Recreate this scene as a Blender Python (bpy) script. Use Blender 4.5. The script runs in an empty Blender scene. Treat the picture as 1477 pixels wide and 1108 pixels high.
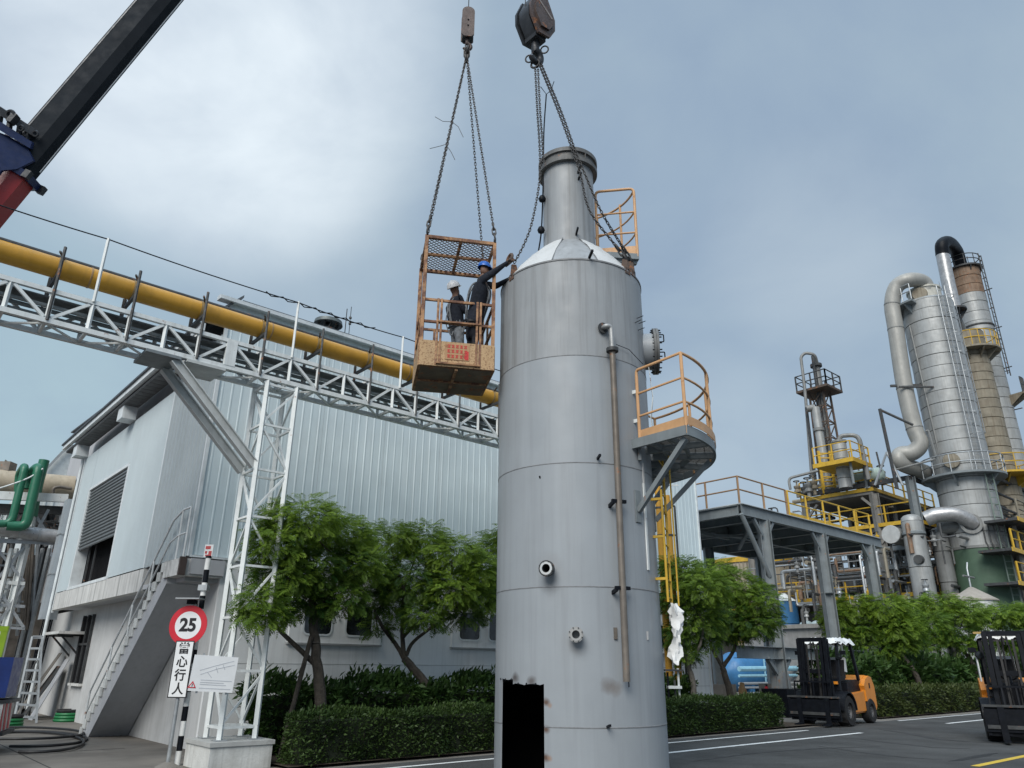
import bpy, math, random
import numpy as np
from mathutils import Vector, Matrix
random.seed(7); rng = np.random.default_rng(7)
SC = bpy.context.scene; COL = SC.collection
R = math.radians
# ---------------------------------------------------------------- camera
EYE = Vector((0, 0, 1.6)); FPX = 1065.0; PITCH = R(20.96); ROLL = R(.525)
fwd = Vector((0, math.cos(PITCH), math.sin(PITCH))); up0 = Vector((0, -math.sin(PITCH), math.cos(PITCH))); r0 = Vector((1, 0, 0))
cup = up0*math.cos(ROLL) - r0*math.sin(ROLL); crt = r0*math.cos(ROLL) + up0*math.sin(ROLL)
cam = bpy.data.objects.new('camera', bpy.data.cameras.new('camera')); COL.objects.link(cam)
m = Matrix((crt, cup, -fwd)).transposed().to_4x4(); m.translation = EYE; cam.matrix_world = m
cam.data.sensor_fit = 'HORIZONTAL'; cam.data.sensor_width = 36; cam.data.lens = FPX/1477*36
cam.data.clip_start = .1; cam.data.clip_end = 3000
SC.camera = cam
# ---------------------------------------------------------------- sky, sun, exposure
SUN_EL, SUN_AZ = R(40), R(-161)          # azimuth from +Y towards +X : the veiled sun stands high behind the left shoulder
world = bpy.data.worlds.new('World'); SC.world = world; world.use_nodes = True
nt = world.node_tree; N = nt.nodes; L = nt.links
for n in list(N): N.remove(n)
def wn(t, **k):
    n = N.new(t)
    for a, b in k.items(): setattr(n, a, b)
    return n
out = wn('ShaderNodeOutputWorld'); bg = wn('ShaderNodeBackground'); bg.inputs[1].default_value = .1
L.new(bg.outputs[0], out.inputs[0])
sky = wn('ShaderNodeTexSky', sky_type='NISHITA', sun_disc=False, sun_elevation=SUN_EL, sun_rotation=SUN_AZ)
tc = wn('ShaderNodeTexCoord')
sep = wn('ShaderNodeSeparateXYZ'); L.new(tc.outputs['Generated'], sep.inputs[0])
def wmath(op, a, b=None, clamp=False):
    n = wn('ShaderNodeMath', operation=op, use_clamp=clamp)
    for i, v in enumerate((a, b)):
        if v is None: continue
        if isinstance(v, (int, float)): n.inputs[i].default_value = v
        else: L.new(v, n.inputs[i])
    return n.outputs[0]
def wramp(v, pts):
    n = wn('ShaderNodeValToRGB'); L.new(v, n.inputs[0]); e = n.color_ramp.elements
    while len(e) < len(pts): e.new(.5)
    for k, (p, c) in enumerate(pts): e[k].position = p; e[k].color = (*c, 1)
    return n.outputs[0]
# cloud deck: the direction is flattened onto a layer so that clouds shrink towards the horizon
zz = wmath('ADD', wmath('MAXIMUM', sep.outputs[2], 0.0), .42)
flat = wn('ShaderNodeCombineXYZ')
L.new(wmath('DIVIDE', sep.outputs[0], zz), flat.inputs[0]); L.new(wmath('DIVIDE', sep.outputs[1], zz), flat.inputs[1])
flat.inputs[2].default_value = 3.7
def wnoise(scale, detail, rough, dist=.3):
    n = wn('ShaderNodeTexNoise'); L.new(flat.outputs[0], n.inputs['Vector'])
    n.inputs['Scale'].default_value = scale; n.inputs['Detail'].default_value = detail; n.inputs['Roughness'].default_value = rough; n.inputs['Distortion'].default_value = dist
    return n.outputs[0]
n1 = wnoise(1.0, 4, .5, .35); n2 = wnoise(2.9, 6, .55, .25)
cl = wmath('ADD', wmath('MULTIPLY', n1, .55), wmath('MULTIPLY', n2, .45))
cloud = wramp(cl, [(.36, (1.30, 1.76, 2.40)), (.46, (1.55, 2.05, 2.66)), (.57, (1.8, 2.32, 2.82)), (.72, (2.2, 2.68, 3.08))])
def blob(d, inner, outer, rgb, prev):
    dn = wn('ShaderNodeVectorMath', operation='DOT_PRODUCT'); L.new(tc.outputs['Generated'], dn.inputs[0]); dn.inputs[1].default_value = d
    mr = wn('ShaderNodeMapRange', interpolation_type='SMOOTHSTEP'); L.new(dn.outputs['Value'], mr.inputs[0])
    mr.inputs[1].default_value = math.cos(R(outer)); mr.inputs[2].default_value = math.cos(R(inner))
    w = wmath('MULTIPLY', mr.outputs[0], wmath('ADD', wmath('MULTIPLY', n2, 1.4), -.05), True)
    mx = wn('ShaderNodeMix', data_type='RGBA'); L.new(w, mx.inputs[0]); L.new(prev, mx.inputs[6]); mx.inputs[7].default_value = (*rgb, 1)
    return mx.outputs[2]
def pixdir(px, py):
    return (fwd + crt*((px-738.5)/FPX) + cup*((554-py)/FPX)).normalized()
cloud = blob(pixdir(315, 40), 1, 19, (5.0, 5.4, 5.65), cloud)       # thin bright cloud, upper left
cloud = blob(pixdir(1170, 350), 1, 9, (2.15, 2.62, 3.1), cloud)         # small break, right
cloud = blob(pixdir(1040, 640), 1, 8, (2.1, 2.6, 3.05), cloud)
cloud = blob(pixdir(30, 590), 1, 16, (2.0, 2.75, 3.1), cloud)
mixs = wn('ShaderNodeMix', data_type='RGBA'); mixs.inputs[0].default_value = .97
L.new(sky.outputs[0], mixs.inputs[6]); L.new(cloud, mixs.inputs[7])
# an overcast sky is brighter overhead
zen = wn('ShaderNodeMapRange'); L.new(sep.outputs[2], zen.inputs[0]); zen.inputs[1].default_value = .75; zen.inputs[2].default_value = 1; zen.inputs[3].default_value = 1; zen.inputs[4].default_value = 3.2
mul = wn('ShaderNodeVectorMath', operation='SCALE'); L.new(mixs.outputs[2], mul.inputs[0]); L.new(zen.outputs[0], mul.inputs['Scale'])
L.new(mul.outputs[0], bg.inputs[0])
sun = bpy.data.objects.new('sun', bpy.data.lights.new('sun', 'SUN')); COL.objects.link(sun)
sun.data.energy = 1.5; sun.data.angle = R(38); sun.data.color = (1, .965, .91)
sd = Vector((math.sin(SUN_AZ)*math.cos(SUN_EL), math.cos(SUN_AZ)*math.cos(SUN_EL), math.sin(SUN_EL)))
sun.rotation_euler = sd.to_track_quat('Z', 'Y').to_euler()
SC.view_settings.view_transform = 'Standard'; SC.view_settings.look = 'None'; SC.view_settings.exposure = 1.05; SC.view_settings.gamma = 1
SC.view_settings.use_curve_mapping = False
# ---------------------------------------------------------------- points taken from image pixels: sight lines of the photograph cut with known planes
A49 = R(49.0)
U = Vector((math.sin(A49), math.cos(A49), 0)); V = Vector((-math.cos(A49), math.sin(A49), 0)); Z = Vector((0, 0, 1))
GRID = (U, V, Z)
def W(u, v, z=0): return U*u + V*v + Z*z
def ray(px, py): return fwd + crt*((px-738.5)/FPX) + cup*((554-py)/FPX)
def onz(px, py, z=0): r = ray(px, py); return EYE + r*((z-1.6)/r.z)
def onv(px, py, v): r = ray(px, py); return EYE + r*(v/r.dot(V))
def onu(px, py, u): r = ray(px, py); return EYE + r*(u/r.dot(U))
def aty(px, py, d): r = ray(px, py); return EYE + r*(d/math.hypot(r.x, r.y))
def uvz(p): return p.dot(U), p.dot(V), p.z
# ---------------------------------------------------------------- materials
def lin(h):
    h = h.lstrip('#'); c = [int(h[i:i+2], 16)/255 for i in (0, 2, 4)]
    return tuple(x/12.92 if x <= .04045 else ((x+.055)/1.055)**2.4 for x in c)
def mat(name, col, rough=.6, metal=0., var=.12, scale=4., bump=0., bscale=30., rust=0., rustcol=(.13, .055, .025), rscale=5., streak=0., streakcol=(.12, .12, .11), dirt=0., dirtcol=(.07, .065, .055), spec=.4, stains=()):
    if isinstance(col, str): col = lin(col)
    M = bpy.data.materials.new(name); M.use_nodes = True; nt = M.node_tree; N = nt.nodes; L = nt.links
    b = N['Principled BSDF']; b.inputs['Roughness'].default_value = rough; b.inputs['Metallic'].default_value = metal; b.inputs['Specular IOR Level'].default_value = spec
    tc = N.new('ShaderNodeTexCoord'); oi = N.new('ShaderNodeObjectInfo')
    off = N.new('ShaderNodeVectorMath'); off.operation = 'ADD'; L.new(tc.outputs['Object'], off.inputs[0]); L.new(oi.outputs['Random'], off.inputs[1])
    def noise(s, det=5, ro=.55, stretch=None):
        n = N.new('ShaderNodeTexNoise'); n.inputs['Scale'].default_value = s; n.inputs['Detail'].default_value = det; n.inputs['Roughness'].default_value = ro
        if stretch:
            mp = N.new('ShaderNodeMapping'); mp.inputs['Scale'].default_value = stretch; L.new(off.outputs[0], mp.inputs[0]); L.new(mp.outputs[0], n.inputs['Vector'])
        else: L.new(off.outputs[0], n.inputs['Vector'])
        return n.outputs[0]
    def rng_(v, a, b, c=0., d=1.):
        n = N.new('ShaderNodeMapRange'); L.new(v, n.inputs[0])
        for i, x in enumerate((a, b, c, d)): n.inputs[i+1].default_value = x
        return n.outputs[0]
    def mix(f, a, bb):
        n = N.new('ShaderNodeMix'); n.data_type = 'RGBA'; L.new(f, n.inputs[0])
        for i, x in ((6, a), (7, bb)):
            if isinstance(x, tuple): n.inputs[i].default_value = (*x, 1)
            else: L.new(x, n.inputs[i])
        return n.outputs[2]
    c = mix(rng_(noise(scale), .3, .7), tuple(x*(1-var) for x in col), tuple(min(1, x*(1+var)) for x in col))
    if dirt: c = mix(rng_(noise(scale*.45, 7, .62), .5, .72, 0, dirt), c, dirtcol)
    if streak:
        c = mix(rng_(noise(1., 4, .6, (9, 9, .35)), .5, .75, 0, streak), c, streakcol)
        c = mix(rng_(noise(1., 3, .5, (4, 4, .22)), .55, .8, 0, streak*.7), c, tuple(min(1, x*1.5) for x in col))
    rr = None
    if rust:
        rr = rng_(noise(rscale, 8, .68), .66-rust*.3, .72-rust*.25)
        c = mix(rr, c, mix(rng_(noise(rscale*4, 4), .35, .65), rustcol, tuple(x*2.4 for x in rustcol)))
    for (p, rad, scol, amt) in stains:
        d = N.new('ShaderNodeVectorMath'); d.operation = 'DISTANCE'
        nv = N.new('ShaderNodeVectorMath'); nv.operation = 'SCALE'
        nn = N.new('ShaderNodeTexNoise'); nn.inputs['Scale'].default_value = 7; L.new(tc.outputs['Object'], nn.inputs['Vector'])
        L.new(nn.outputs[1], nv.inputs[0]); nv.inputs['Scale'].default_value = rad*.8
        ad = N.new('ShaderNodeVectorMath'); L.new(tc.outputs['Object'], ad.inputs[0]); L.new(nv.outputs[0], ad.inputs[1])
        L.new(ad.outputs[0], d.inputs[0]); d.inputs[1].default_value = Vector(p)+Vector((1, 1, 1))*rad*.4
        c = mix(rng_(d.outputs['Value'], rad, rad*.25, 0, amt), c, scol)
    L.new(c, b.inputs['Base Color'])
    rn = rng_(noise(scale*2.3), .3, .7, max(.02, rough-.1), min(1, rough+.12)); L.new(rn, b.inputs['Roughness'])
    if bump:
        bp = N.new('ShaderNodeBump'); bp.inputs['Strength'].default_value = bump; bp.inputs['Distance'].default_value = .02
        L.new(noise(bscale, 6), bp.inputs['Height']); L.new(bp.outputs[0], b.inputs['Normal'])
    return M
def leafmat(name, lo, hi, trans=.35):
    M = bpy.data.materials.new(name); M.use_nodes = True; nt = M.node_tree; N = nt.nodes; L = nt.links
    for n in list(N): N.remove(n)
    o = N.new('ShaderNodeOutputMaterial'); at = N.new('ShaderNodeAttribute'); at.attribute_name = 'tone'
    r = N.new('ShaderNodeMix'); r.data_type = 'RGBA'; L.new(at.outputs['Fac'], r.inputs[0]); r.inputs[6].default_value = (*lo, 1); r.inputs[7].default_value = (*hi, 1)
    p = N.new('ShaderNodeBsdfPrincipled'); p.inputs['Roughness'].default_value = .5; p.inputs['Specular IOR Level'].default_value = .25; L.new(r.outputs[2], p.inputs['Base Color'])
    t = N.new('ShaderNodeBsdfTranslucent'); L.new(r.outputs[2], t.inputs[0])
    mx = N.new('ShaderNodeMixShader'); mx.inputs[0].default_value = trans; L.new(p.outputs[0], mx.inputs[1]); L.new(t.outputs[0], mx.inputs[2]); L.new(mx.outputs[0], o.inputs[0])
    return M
# ---------------------------------------------------------------- mesh builder and object helpers
def perp(d):
    a = Z if abs(d.z) < .9 else Vector((1, 0, 0))
    x = d.cross(a).normalized(); return x, d.cross(x).normalized()
class MB:
    def __init__(s): s.v = []; s.f = []
    def add(s, vs, fs):
        k = len(s.v); s.v += [Vector(p) for p in vs]; s.f += [tuple(i+k for i in f) for f in fs]; return s
    def box(s, c, size, ax=(Vector((1, 0, 0)), Vector((0, 1, 0)), Z)):
        c = Vector(c); h = [ax[i]*(size[i]/2) for i in range(3)]
        vs = [c+h[0]*a+h[1]*b+h[2]*d for a in (-1, 1) for b in (-1, 1) for d in (-1, 1)]
        return s.add(vs, [(0, 1, 3, 2), (4, 6, 7, 5), (0, 4, 5, 1), (2, 3, 7, 6), (0, 2, 6, 4), (1, 5, 7, 3)])
    def gbox(s, u0, u1, v0, v1, z0, z1): return s.box(W((u0+u1)/2, (v0+v1)/2, (z0+z1)/2), (abs(u1-u0), abs(v1-v0), abs(z1-z0)), GRID)
    def frame(s, a, b, up):
        d = (b-a).normalized(); up = Vector(up)
        if abs(d.dot(up.normalized())) > .98: up = Vector((1, 0, 0)) if abs(d.x) < .9 else Vector((0, 1, 0))
        x = d.cross(up).normalized(); return d, x, x.cross(d).normalized()
    def bar(s, a, b, w, h=None, up=Z, shift=(0, 0)):
        a, b = Vector(a), Vector(b); h = h or w; d, x, y = s.frame(a, b, up)
        return s.box((a+b)/2+x*shift[0]+y*shift[1], (w, (b-a).length, h), (x, d, y))
    def ibeam(s, a, b, w, h, t=.012, up=Z):
        s.bar(a, b, w, t, up, (0, h/2-t/2)); s.bar(a, b, w, t, up, (0, -h/2+t/2)); return s.bar(a, b, t, h-2*t, up)
    def tube(s, pts, r, n=8, cap=True):
        pts = [Vector(p) for p in pts]; rs = r if isinstance(r, (list, tuple)) else [r]*len(pts); k = len(s.v); x = None
        for i, p in enumerate(pts):
            if i == 0: d = pts[1]-p
            elif i == len(pts)-1: d = p-pts[i-1]
            else: d = (pts[i+1]-p).normalized()+(p-pts[i-1]).normalized()
            d.normalize()
            if x is None: x, y = perp(d)
            else:
                x = x-d*x.dot(d)
                x = x.normalized() if x.length > 1e-6 else perp(d)[0]
            y = d.cross(x)
            f = 1.0
            if 0 < i < len(pts)-1:
                cs = (p-pts[i-1]).normalized().dot(d); f = 1/max(.6, cs)
            for j in range(n):
                t = 2*math.pi*j/n; s.v.append(p+(x*math.cos(t)+y*math.sin(t))*rs[i])
        for i in range(len(pts)-1):
            for j in range(n):
                a = k+i*n+j; b = k+i*n+(j+1) % n; s.f.append((a, b, b+n, a+n))
        if cap:
            s.f.append(tuple(k+j for j in reversed(range(n)))); e = k+(len(pts)-1)*n; s.f.append(tuple(e+j for j in range(n)))
        return s
    def lathe(s, prof, c=(0, 0, 0), n=32, a0=0., a1=360., ax=None):
        c = Vector(c); X, Y, A = ax or (Vector((1, 0, 0)), Vector((0, 1, 0)), Z); full = a1-a0 >= 359.9; k = len(s.v); m_ = n if full else n+1
        for (r, z) in prof:
            for j in range(m_):
                t = R(a0+(a1-a0)*j/n); s.v.append(c+(X*math.cos(t)+Y*math.sin(t))*r+A*z)
        for i in range(len(prof)-1):
            for j in range(n):
                a = k+i*m_+j; b = k+i*m_+(j+1) % m_; s.f.append((a, b, b+m_, a+m_))
        return s
    def prism(s, poly, ext):
        poly = [Vector(p) for p in poly]; ext = Vector(ext); n = len(poly); vs = poly+[p+ext for p in poly]
        return s.add(vs, [tuple(reversed(range(n))), tuple(range(n, 2*n))]+[(i, (i+1) % n, (i+1) % n+n, i+n) for i in range(n)])
    def quad(s, a, b, c, d): return s.add((a, b, c, d), ((0, 1, 2, 3),))
    def ring(s, c, r, t, nrm, n=14, m=5, sx=1.):
        nrm = Vector(nrm).normalized(); x, y = perp(nrm); pts = [Vector(c)+x*(r*sx*math.cos(2*math.pi*i/n))+y*(r*math.sin(2*math.pi*i/n)) for i in range(n)]; k = len(s.v)
        for i, p in enumerate(pts):
            o = (p-Vector(c)).normalized()
            for j in range(m): a = 2*math.pi*j/m; s.v.append(p+o*(t*math.cos(a))+nrm*(t*math.sin(a)))
        for i in range(n):
            for j in range(m):
                a = k+i*m+j; b = k+i*m+(j+1) % m; c2 = k+((i+1) % n)*m+(j+1) % m; d = k+((i+1) % n)*m+j; s.f.append((a, b, c2, d))
        return s
    def chain(s, pts, pitch=.062, wire=.0105, wid=.021):
        pts = [Vector(p) for p in pts]; q = []; acc = 0.
        for a, b in zip(pts, pts[1:]):
            ln = (b-a).length; d = (b-a)/ln; t = acc
            while t < ln: q.append((a+d*t, d)); t += pitch
            acc = t-ln
        for i, (p, d) in enumerate(q):
            x, y = perp(d); n = x if i % 2 else y; sd_ = d.cross(n)
            k = len(s.v); ring = []
            for j in range(8):
                t = 2*math.pi*(j+.5)/8; cx = math.copysign(min(1, abs(math.cos(t))*1.2), math.cos(t))
                ring.append((d*(cx*(pitch*.5+wire*.75)) + sd_*(math.sin(t)*wid), ))
            for (o,) in ring:
                w_ = o.normalized()
                for jj in range(4):
                    a = math.pi/2*jj+.78; s.v.append(p+o+w_*(wire*math.cos(a))+n*(wire*math.sin(a)))
            for j in range(8):
                for jj in range(4):
                    s.f.append((k+j*4+jj, k+j*4+(jj+1) % 4, k+((j+1) % 8)*4+(jj+1) % 4, k+((j+1) % 8)*4+jj))
        return s
    def mesh(s, name, off=Vector((0, 0, 0)), smooth=True, ang=38):
        me = bpy.data.meshes.new(name); me.from_pydata([p-off for p in s.v], [], s.f); me.update()
        if smooth:
            me.polygons.foreach_set('use_smooth', [True]*len(me.polygons)); me.set_sharp_from_angle(angle=R(ang))
        return me
def base_of(p):
    o = Vector((0, 0, 0))
    while p is not None: o = o+p.location; p = p.parent
    return o
def part(name, mb, ma, parent=None, local=False, smooth=True, kind=None, label=None):
    """one mesh object under its thing; mb holds world coordinates unless local"""
    off = Vector((0, 0, 0)) if local else base_of(parent)
    o = bpy.data.objects.new(name, mb.mesh(name, off, smooth) if isinstance(mb, MB) else mb); COL.objects.link(o); o.parent = parent
    if ma: o.data.materials.append(ma)
    if kind: o['kind'] = kind
    if label: o['label'] = label
    return o
def thing(name, label, cat, loc=(0, 0, 0), rz=0., group=None):
    o = bpy.data.objects.new(name, None); COL.objects.link(o); o.location = loc; o.rotation_euler = (0, 0, rz); o.empty_display_size = .2
    o['label'] = label; o['category'] = cat
    if group: o['group'] = group
    return o
def single(name, mb, ma, label, cat, group=None, base=None, smooth=True):
    off = Vector(base) if base is not None else Vector(sum((p for p in mb.v), Vector()))/len(mb.v)
    o = bpy.data.objects.new(name, mb.mesh(name, off, smooth)); COL.objects.link(o); o.location = off; o.data.materials.append(ma)
    o['label'] = label; o['category'] = cat
    if group: o['group'] = group
    return o
def structure(name, mb, ma, smooth=False):
    o = bpy.data.objects.new(name, mb.mesh(name, smooth=smooth)); COL.objects.link(o); o.data.materials.append(ma); o['kind'] = 'structure'; return o
def dup(root, loc, rz, label, group=None):
    r = root.copy(); COL.objects.link(r); r.location = loc; r.rotation_euler = (0, 0, rz); r['label'] = label
    if group: r['group'] = group
    for ch in list(root.children):
        c = ch.copy(); COL.objects.link(c); c.parent = r
        for g in list(ch.children):
            d = g.copy(); COL.objects.link(d); d.parent = c
    return r
def txt(name, body, size, ma, parent, origin, xax, yax, local=False, align='CENTER', depth=.002, bold=.0):
    """flat lettering as a mesh, from the built-in font"""
    c = bpy.data.curves.new(name, 'FONT'); c.body = body; c.size = size; c.align_x = align; c.align_y = 'CENTER'; c.extrude = depth; c.offset = bold
    t = bpy.data.objects.new('t', c); COL.objects.link(t); dg = bpy.context.evaluated_depsgraph_get(); dg.update()
    me = bpy.data.meshes.new_from_object(t.evaluated_get(dg)); bpy.data.objects.remove(t)
    x = Vector(xax).normalized(); y = Vector(yax).normalized(); n = x.cross(y); o_ = Vector(origin) - (Vector((0, 0, 0)) if local else base_of(parent))
    me.transform(Matrix((x, y, n)).transposed().to_4x4()); me.transform(Matrix.Translation(o_)); me.materials.clear(); me.materials.append(ma)
    o = bpy.data.objects.new(name, me); COL.objects.link(o); o.parent = parent; return o
def arc(c, x, y, r, a0, a1, n=8): return [Vector(c)+x*(r*math.cos(R(a0+(a1-a0)*i/n)))+y*(r*math.sin(R(a0+(a1-a0)*i/n))) for i in range(n+1)]
def fillet(pts, r, n=5):
    pts = [Vector(p) for p in pts]; o = [pts[0]]
    for a, b, c in zip(pts, pts[1:], pts[2:]):
        d0 = (a-b); d1 = (c-b); q = min(r, d0.length*.45, d1.length*.45); p0 = b+d0.normalized()*q; p1 = b+d1.normalized()*q
        for i in range(n+1):
            t = i/n; o.append(p0*(1-t)**2+b*(2*t*(1-t))+p1*t*t)
    o.append(pts[-1]); return o
# palette
asphalt = mat('asphalt', (.072, .073, .072), .9, var=.28, scale=.7, bump=.6, bscale=150, dirt=.75, dirtcol=(.045, .045, .045), spec=.25)
concrete = mat('concrete', (.20, .185, .165), .9, var=.2, scale=.9, bump=.3, bscale=60, dirt=.6, dirtcol=(.09, .082, .072))
kerbm = mat('kerb_concrete', (.2, .2, .19), .9, var=.25, scale=5, bump=.3)
roadpaint = mat('road_paint', (.72, .73, .72), .7, dirt=.35, scale=9, dirtcol=(.3, .3, .3))
yellowpaint_road = mat('yellow_road_paint', (.62, .43, .05), .7, dirt=.3, scale=9, dirtcol=(.3, .24, .08))
soil = mat('soil', (.055, .042, .03), .95, var=.3, scale=12, bump=.6)
whitesteel = mat('white_steel_paint', (.70, .73, .72), .5, var=.08, scale=6, streak=.35, streakcol=(.3, .3, .27), rust=.06, rscale=9)
shellgrey = None
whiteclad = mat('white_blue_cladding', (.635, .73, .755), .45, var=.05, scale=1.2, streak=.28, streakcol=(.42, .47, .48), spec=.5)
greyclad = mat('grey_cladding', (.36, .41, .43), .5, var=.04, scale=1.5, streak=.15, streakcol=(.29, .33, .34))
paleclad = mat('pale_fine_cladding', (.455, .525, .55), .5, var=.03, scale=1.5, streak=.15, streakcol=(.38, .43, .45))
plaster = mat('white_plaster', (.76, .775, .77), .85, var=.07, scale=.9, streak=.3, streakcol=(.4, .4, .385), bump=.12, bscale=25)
oldplaster = mat('weathered_plaster', (.55, .55, .53), .9, var=.12, scale=2, streak=.75, streakcol=(.16, .16, .15), bump=.2, bscale=30)
greyplaster = mat('grey_render', (.42, .43, .445), .9, var=.08, scale=1.1, streak=.2, streakcol=(.2, .2, .2))
darksteel = mat('dark_steel', (.055, .058, .06), .6, .2, var=.3, scale=9, rust=.2)
greysteel = mat('grey_structural_steel', (.19, .215, .225), .55, var=.14, scale=3, streak=.35, streakcol=(.12, .13, .13), rust=.08)
black = mat('black_paint', (.006, .0075, .011), .45, var=.3, scale=7, dirt=.3, dirtcol=(.016, .016, .017), spec=.15)
rubber = mat('rubber', (.018, .018, .019), .85, var=.3, scale=14, bump=.2)
galv = mat('galvanised', (.38, .40, .41), .45, .55, var=.14, scale=9)
yellow = mat('yellow_paint', (.55, .345, .035), .5, var=.14, scale=5, dirt=.35, dirtcol=(.2, .13, .04), rust=.12)
yellowpipe = mat('yellow_pipe_paint', (.54, .285, .035), .42, var=.12, scale=1.2, dirt=.65, dirtcol=(.24, .13, .035), streak=.2, streakcol=(.2, .12, .03))
peach = mat('peach_rail_paint', (.58, .335, .165), .5, var=.1, scale=6, dirt=.3, dirtcol=(.35, .2, .1), rust=.08)
rusty = mat('rusty_orange_steel', (.36, .20, .10), .7, var=.3, scale=7, rust=.68, rustcol=(.085, .04, .024), rscale=6, bump=.25, bscale=60)
glass_dark = mat('dark_glass', (.012, .015, .017), .12, spec=.6, var=.2)
chainm = mat('chain_steel', (.035, .034, .034), .5, .5, var=.35, scale=20)
orange = mat('orange_paint', (.66, .235, .022), .35, var=.08, scale=3, dirt=.2, dirtcol=(.3, .12, .03), spec=.5)
whitecloth = mat('white_cloth', (.72, .73, .72), .8, var=.08, scale=6, bump=.5, bscale=14, dirt=.3, dirtcol=(.45, .42, .36))
red = mat('sign_red', (.56, .02, .035), .45, var=.06)
signwhite = mat('sign_white', (.76, .77, .77), .4, var=.04, dirt=.15, dirtcol=(.5, .5, .48))
signblack = mat('sign_black', (.012, .012, .014), .5)
# ================================================================ GROUND
g = MB(); g.quad((-900, -60, 0), (900, -60, 0), (900, 1500, 0), (-900, 1500, 0)); structure('ground', g, concrete)
def sheet(name, poly, z, ma):
    p = MB(); p.add([W(u, v, z) for u, v in poly], [tuple(range(len(poly)))]); return structure(name, p, ma)
sheet('road', [(-60, -40), (160, -40), (160, 12.25), (6.05, 12.25), (5.0, 12.9), (-60, 12.9)], .004, asphalt)
sheet('concrete_yard', [(-40, 12.9), (5.0, 12.9), (6.05, 12.25), (6.05, 60), (-40, 60)], .006, mat('yard_concrete', (.17, .155, .135), .9, var=.25, scale=.8, bump=.3, bscale=40, dirt=.8, dirtcol=(.06, .055, .05)))
yj = MB()
for u in (-12, -8, -4, 0, 3.2): yj.gbox(u-.012, u+.012, 13, 45, .0065, .0085)
for v in (17.5, 22, 26.5): yj.gbox(-30, 5.0, v-.012, v+.012, .0066, .0086)
structure('yard_joints', yj, mat('joint_tar', (.03, .03, .03), .9))
def line(u0, u1, v, w=.12, ma=roadpaint):
    p = MB(); n = max(2, int((u1-u0)/.7)); top = []
    for i in range(n+1): top.append(W(u0+(u1-u0)*i/n, v+random.uniform(-.006, .006), .009))
    bot = [q+V*-w for q in reversed(top)]; p.add(top+bot, [(i, 2*n+1-i, 2*n-i, i+1) for i in range(n)]); return structure('lane_marking', p, ma)
line(5.8, 21.3, 11.76, .11); line(27.9, 60, 12.07, .11); line(13.0, 21.75, 10.47, .14); line(27.9, 33, 10.55, .14); line(37, 44, 10.55, .14); line(16.0, 22.0, 5.75, .15, yellowpaint_road)
sheet('planter_soil', [(6.1, 12.45), (23.3, 12.45), (23.3, 16.1), (6.1, 16.1)], .05, soil)
sheet('planter_soil', [(28.3, 12.75), (75, 12.75), (75, 15.2), (28.3, 15.2)], .05, soil)
def mark(pts, w, name='tyre_mark'):
    P = [onz(x, y, .0074) for x, y in pts]; o = []
    for i, p in enumerate(P):
        d = (P[min(i+1, len(P)-1)]-P[max(0, i-1)]).normalized(); n = Vector((-d.y, d.x, 0)); ww = w*(.25 if i in (0, len(P)-1) else random.uniform(.75, 1.1)); o.append((p+n*ww, p-n*ww))
    mb = MB()
    for a, b in o: mb.v += [a, b]
    mb.f = [(2*i, 2*i+1, 2*i+3, 2*i+2) for i in range(len(o)-1)]; return structure(name, mb, tyrem)
tyrem = mat('tyre_rubber_mark', (.038, .038, .039), .85, var=.35, scale=3)
mark([(1268, 1052), (1310, 1058), (1350, 1066), (1395, 1070), (1430, 1071)], .1); mark([(1240, 1066), (1290, 1072), (1345, 1078), (1400, 1080)], .08); mark([(1180, 1076), (1240, 1085), (1300, 1092), (1360, 1096)], .06); mark([(1000, 1098), (1090, 1086), (1190, 1079), (1270, 1077)], .05)
# tar patch and crack on the road near the right machine
tp_ = MB(); c0 = onz(1405, 1092, .0075); poly = []
for i in range(18):
    a = 2*math.pi*i/18; poly.append(c0+U*(1.25*math.cos(a)*random.uniform(.8, 1.1))+V*(.12*math.sin(a)*random.uniform(.6, 1.3)))
tp_.add(poly, [tuple(range(18))]); structure('road_patch', tp_, mat('oil_stain', (.02, .02, .02), .6))
# ================================================================ THE STEEL TANK (stands on the road, cut free, slung from the crane)
TC = Vector((1.0847, 12.373, 0)); TR = 1.304
def tp(th, z, r=TR): return TC + Vector((math.cos(R(th))*r, math.sin(R(th))*r, z))
def trad(th): return Vector((math.cos(R(th)), math.sin(R(th)), 0))
def ttan(th): return Vector((-math.sin(R(th)), math.cos(R(th)), 0))
RUST = (.10, .05, .028)
tl = lambda th, z: tuple(tp(th, z)-TC)
st = [(tl(-77, 1.37), .13, (.12, .09, .07), .55), (tl(-71.5, 1.33), .12, (.14, .10, .07), .45)]
for z in (.1, .45, .8, 1.15): st.append((tl(-116, z), .07, RUST, .9))
for z in (.45, 1.1): st.append((tl(-113.6, z), .05, (.3, .16, .08), .6))
st += [(tl(-140, 1.45), .1, (.05, .035, .03), .8), (tl(-126, 1.41), .1, (.06, .04, .03), .7), (tl(-112.6, 2.72), .16, (.2, .19, .18), .5), (tl(-112.6, 3.0), .25, (.25, .25, .25), .4), (tl(-96, 1.9), .17, (.22, .21, .2), .5)]
tankm = mat('grey_tank_paint', (.295, .318, .336), .42, var=.07, scale=.9, streak=.36, streakcol=(.205, .215, .225), spec=.45, stains=st, dirt=.18, dirtcol=(.2, .205, .205), bump=.12, bscale=2.2)
tanktop = mat('weathered_grey_tank_paint', (.285, .30, .31), .5, var=.08, scale=1.4, streak=.7, streakcol=(.165, .167, .165), spec=.4, bump=.12, bscale=2.5)
seamm = mat('weld_seam_metal', (.20, .205, .21), .55, var=.2, scale=9)
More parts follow.
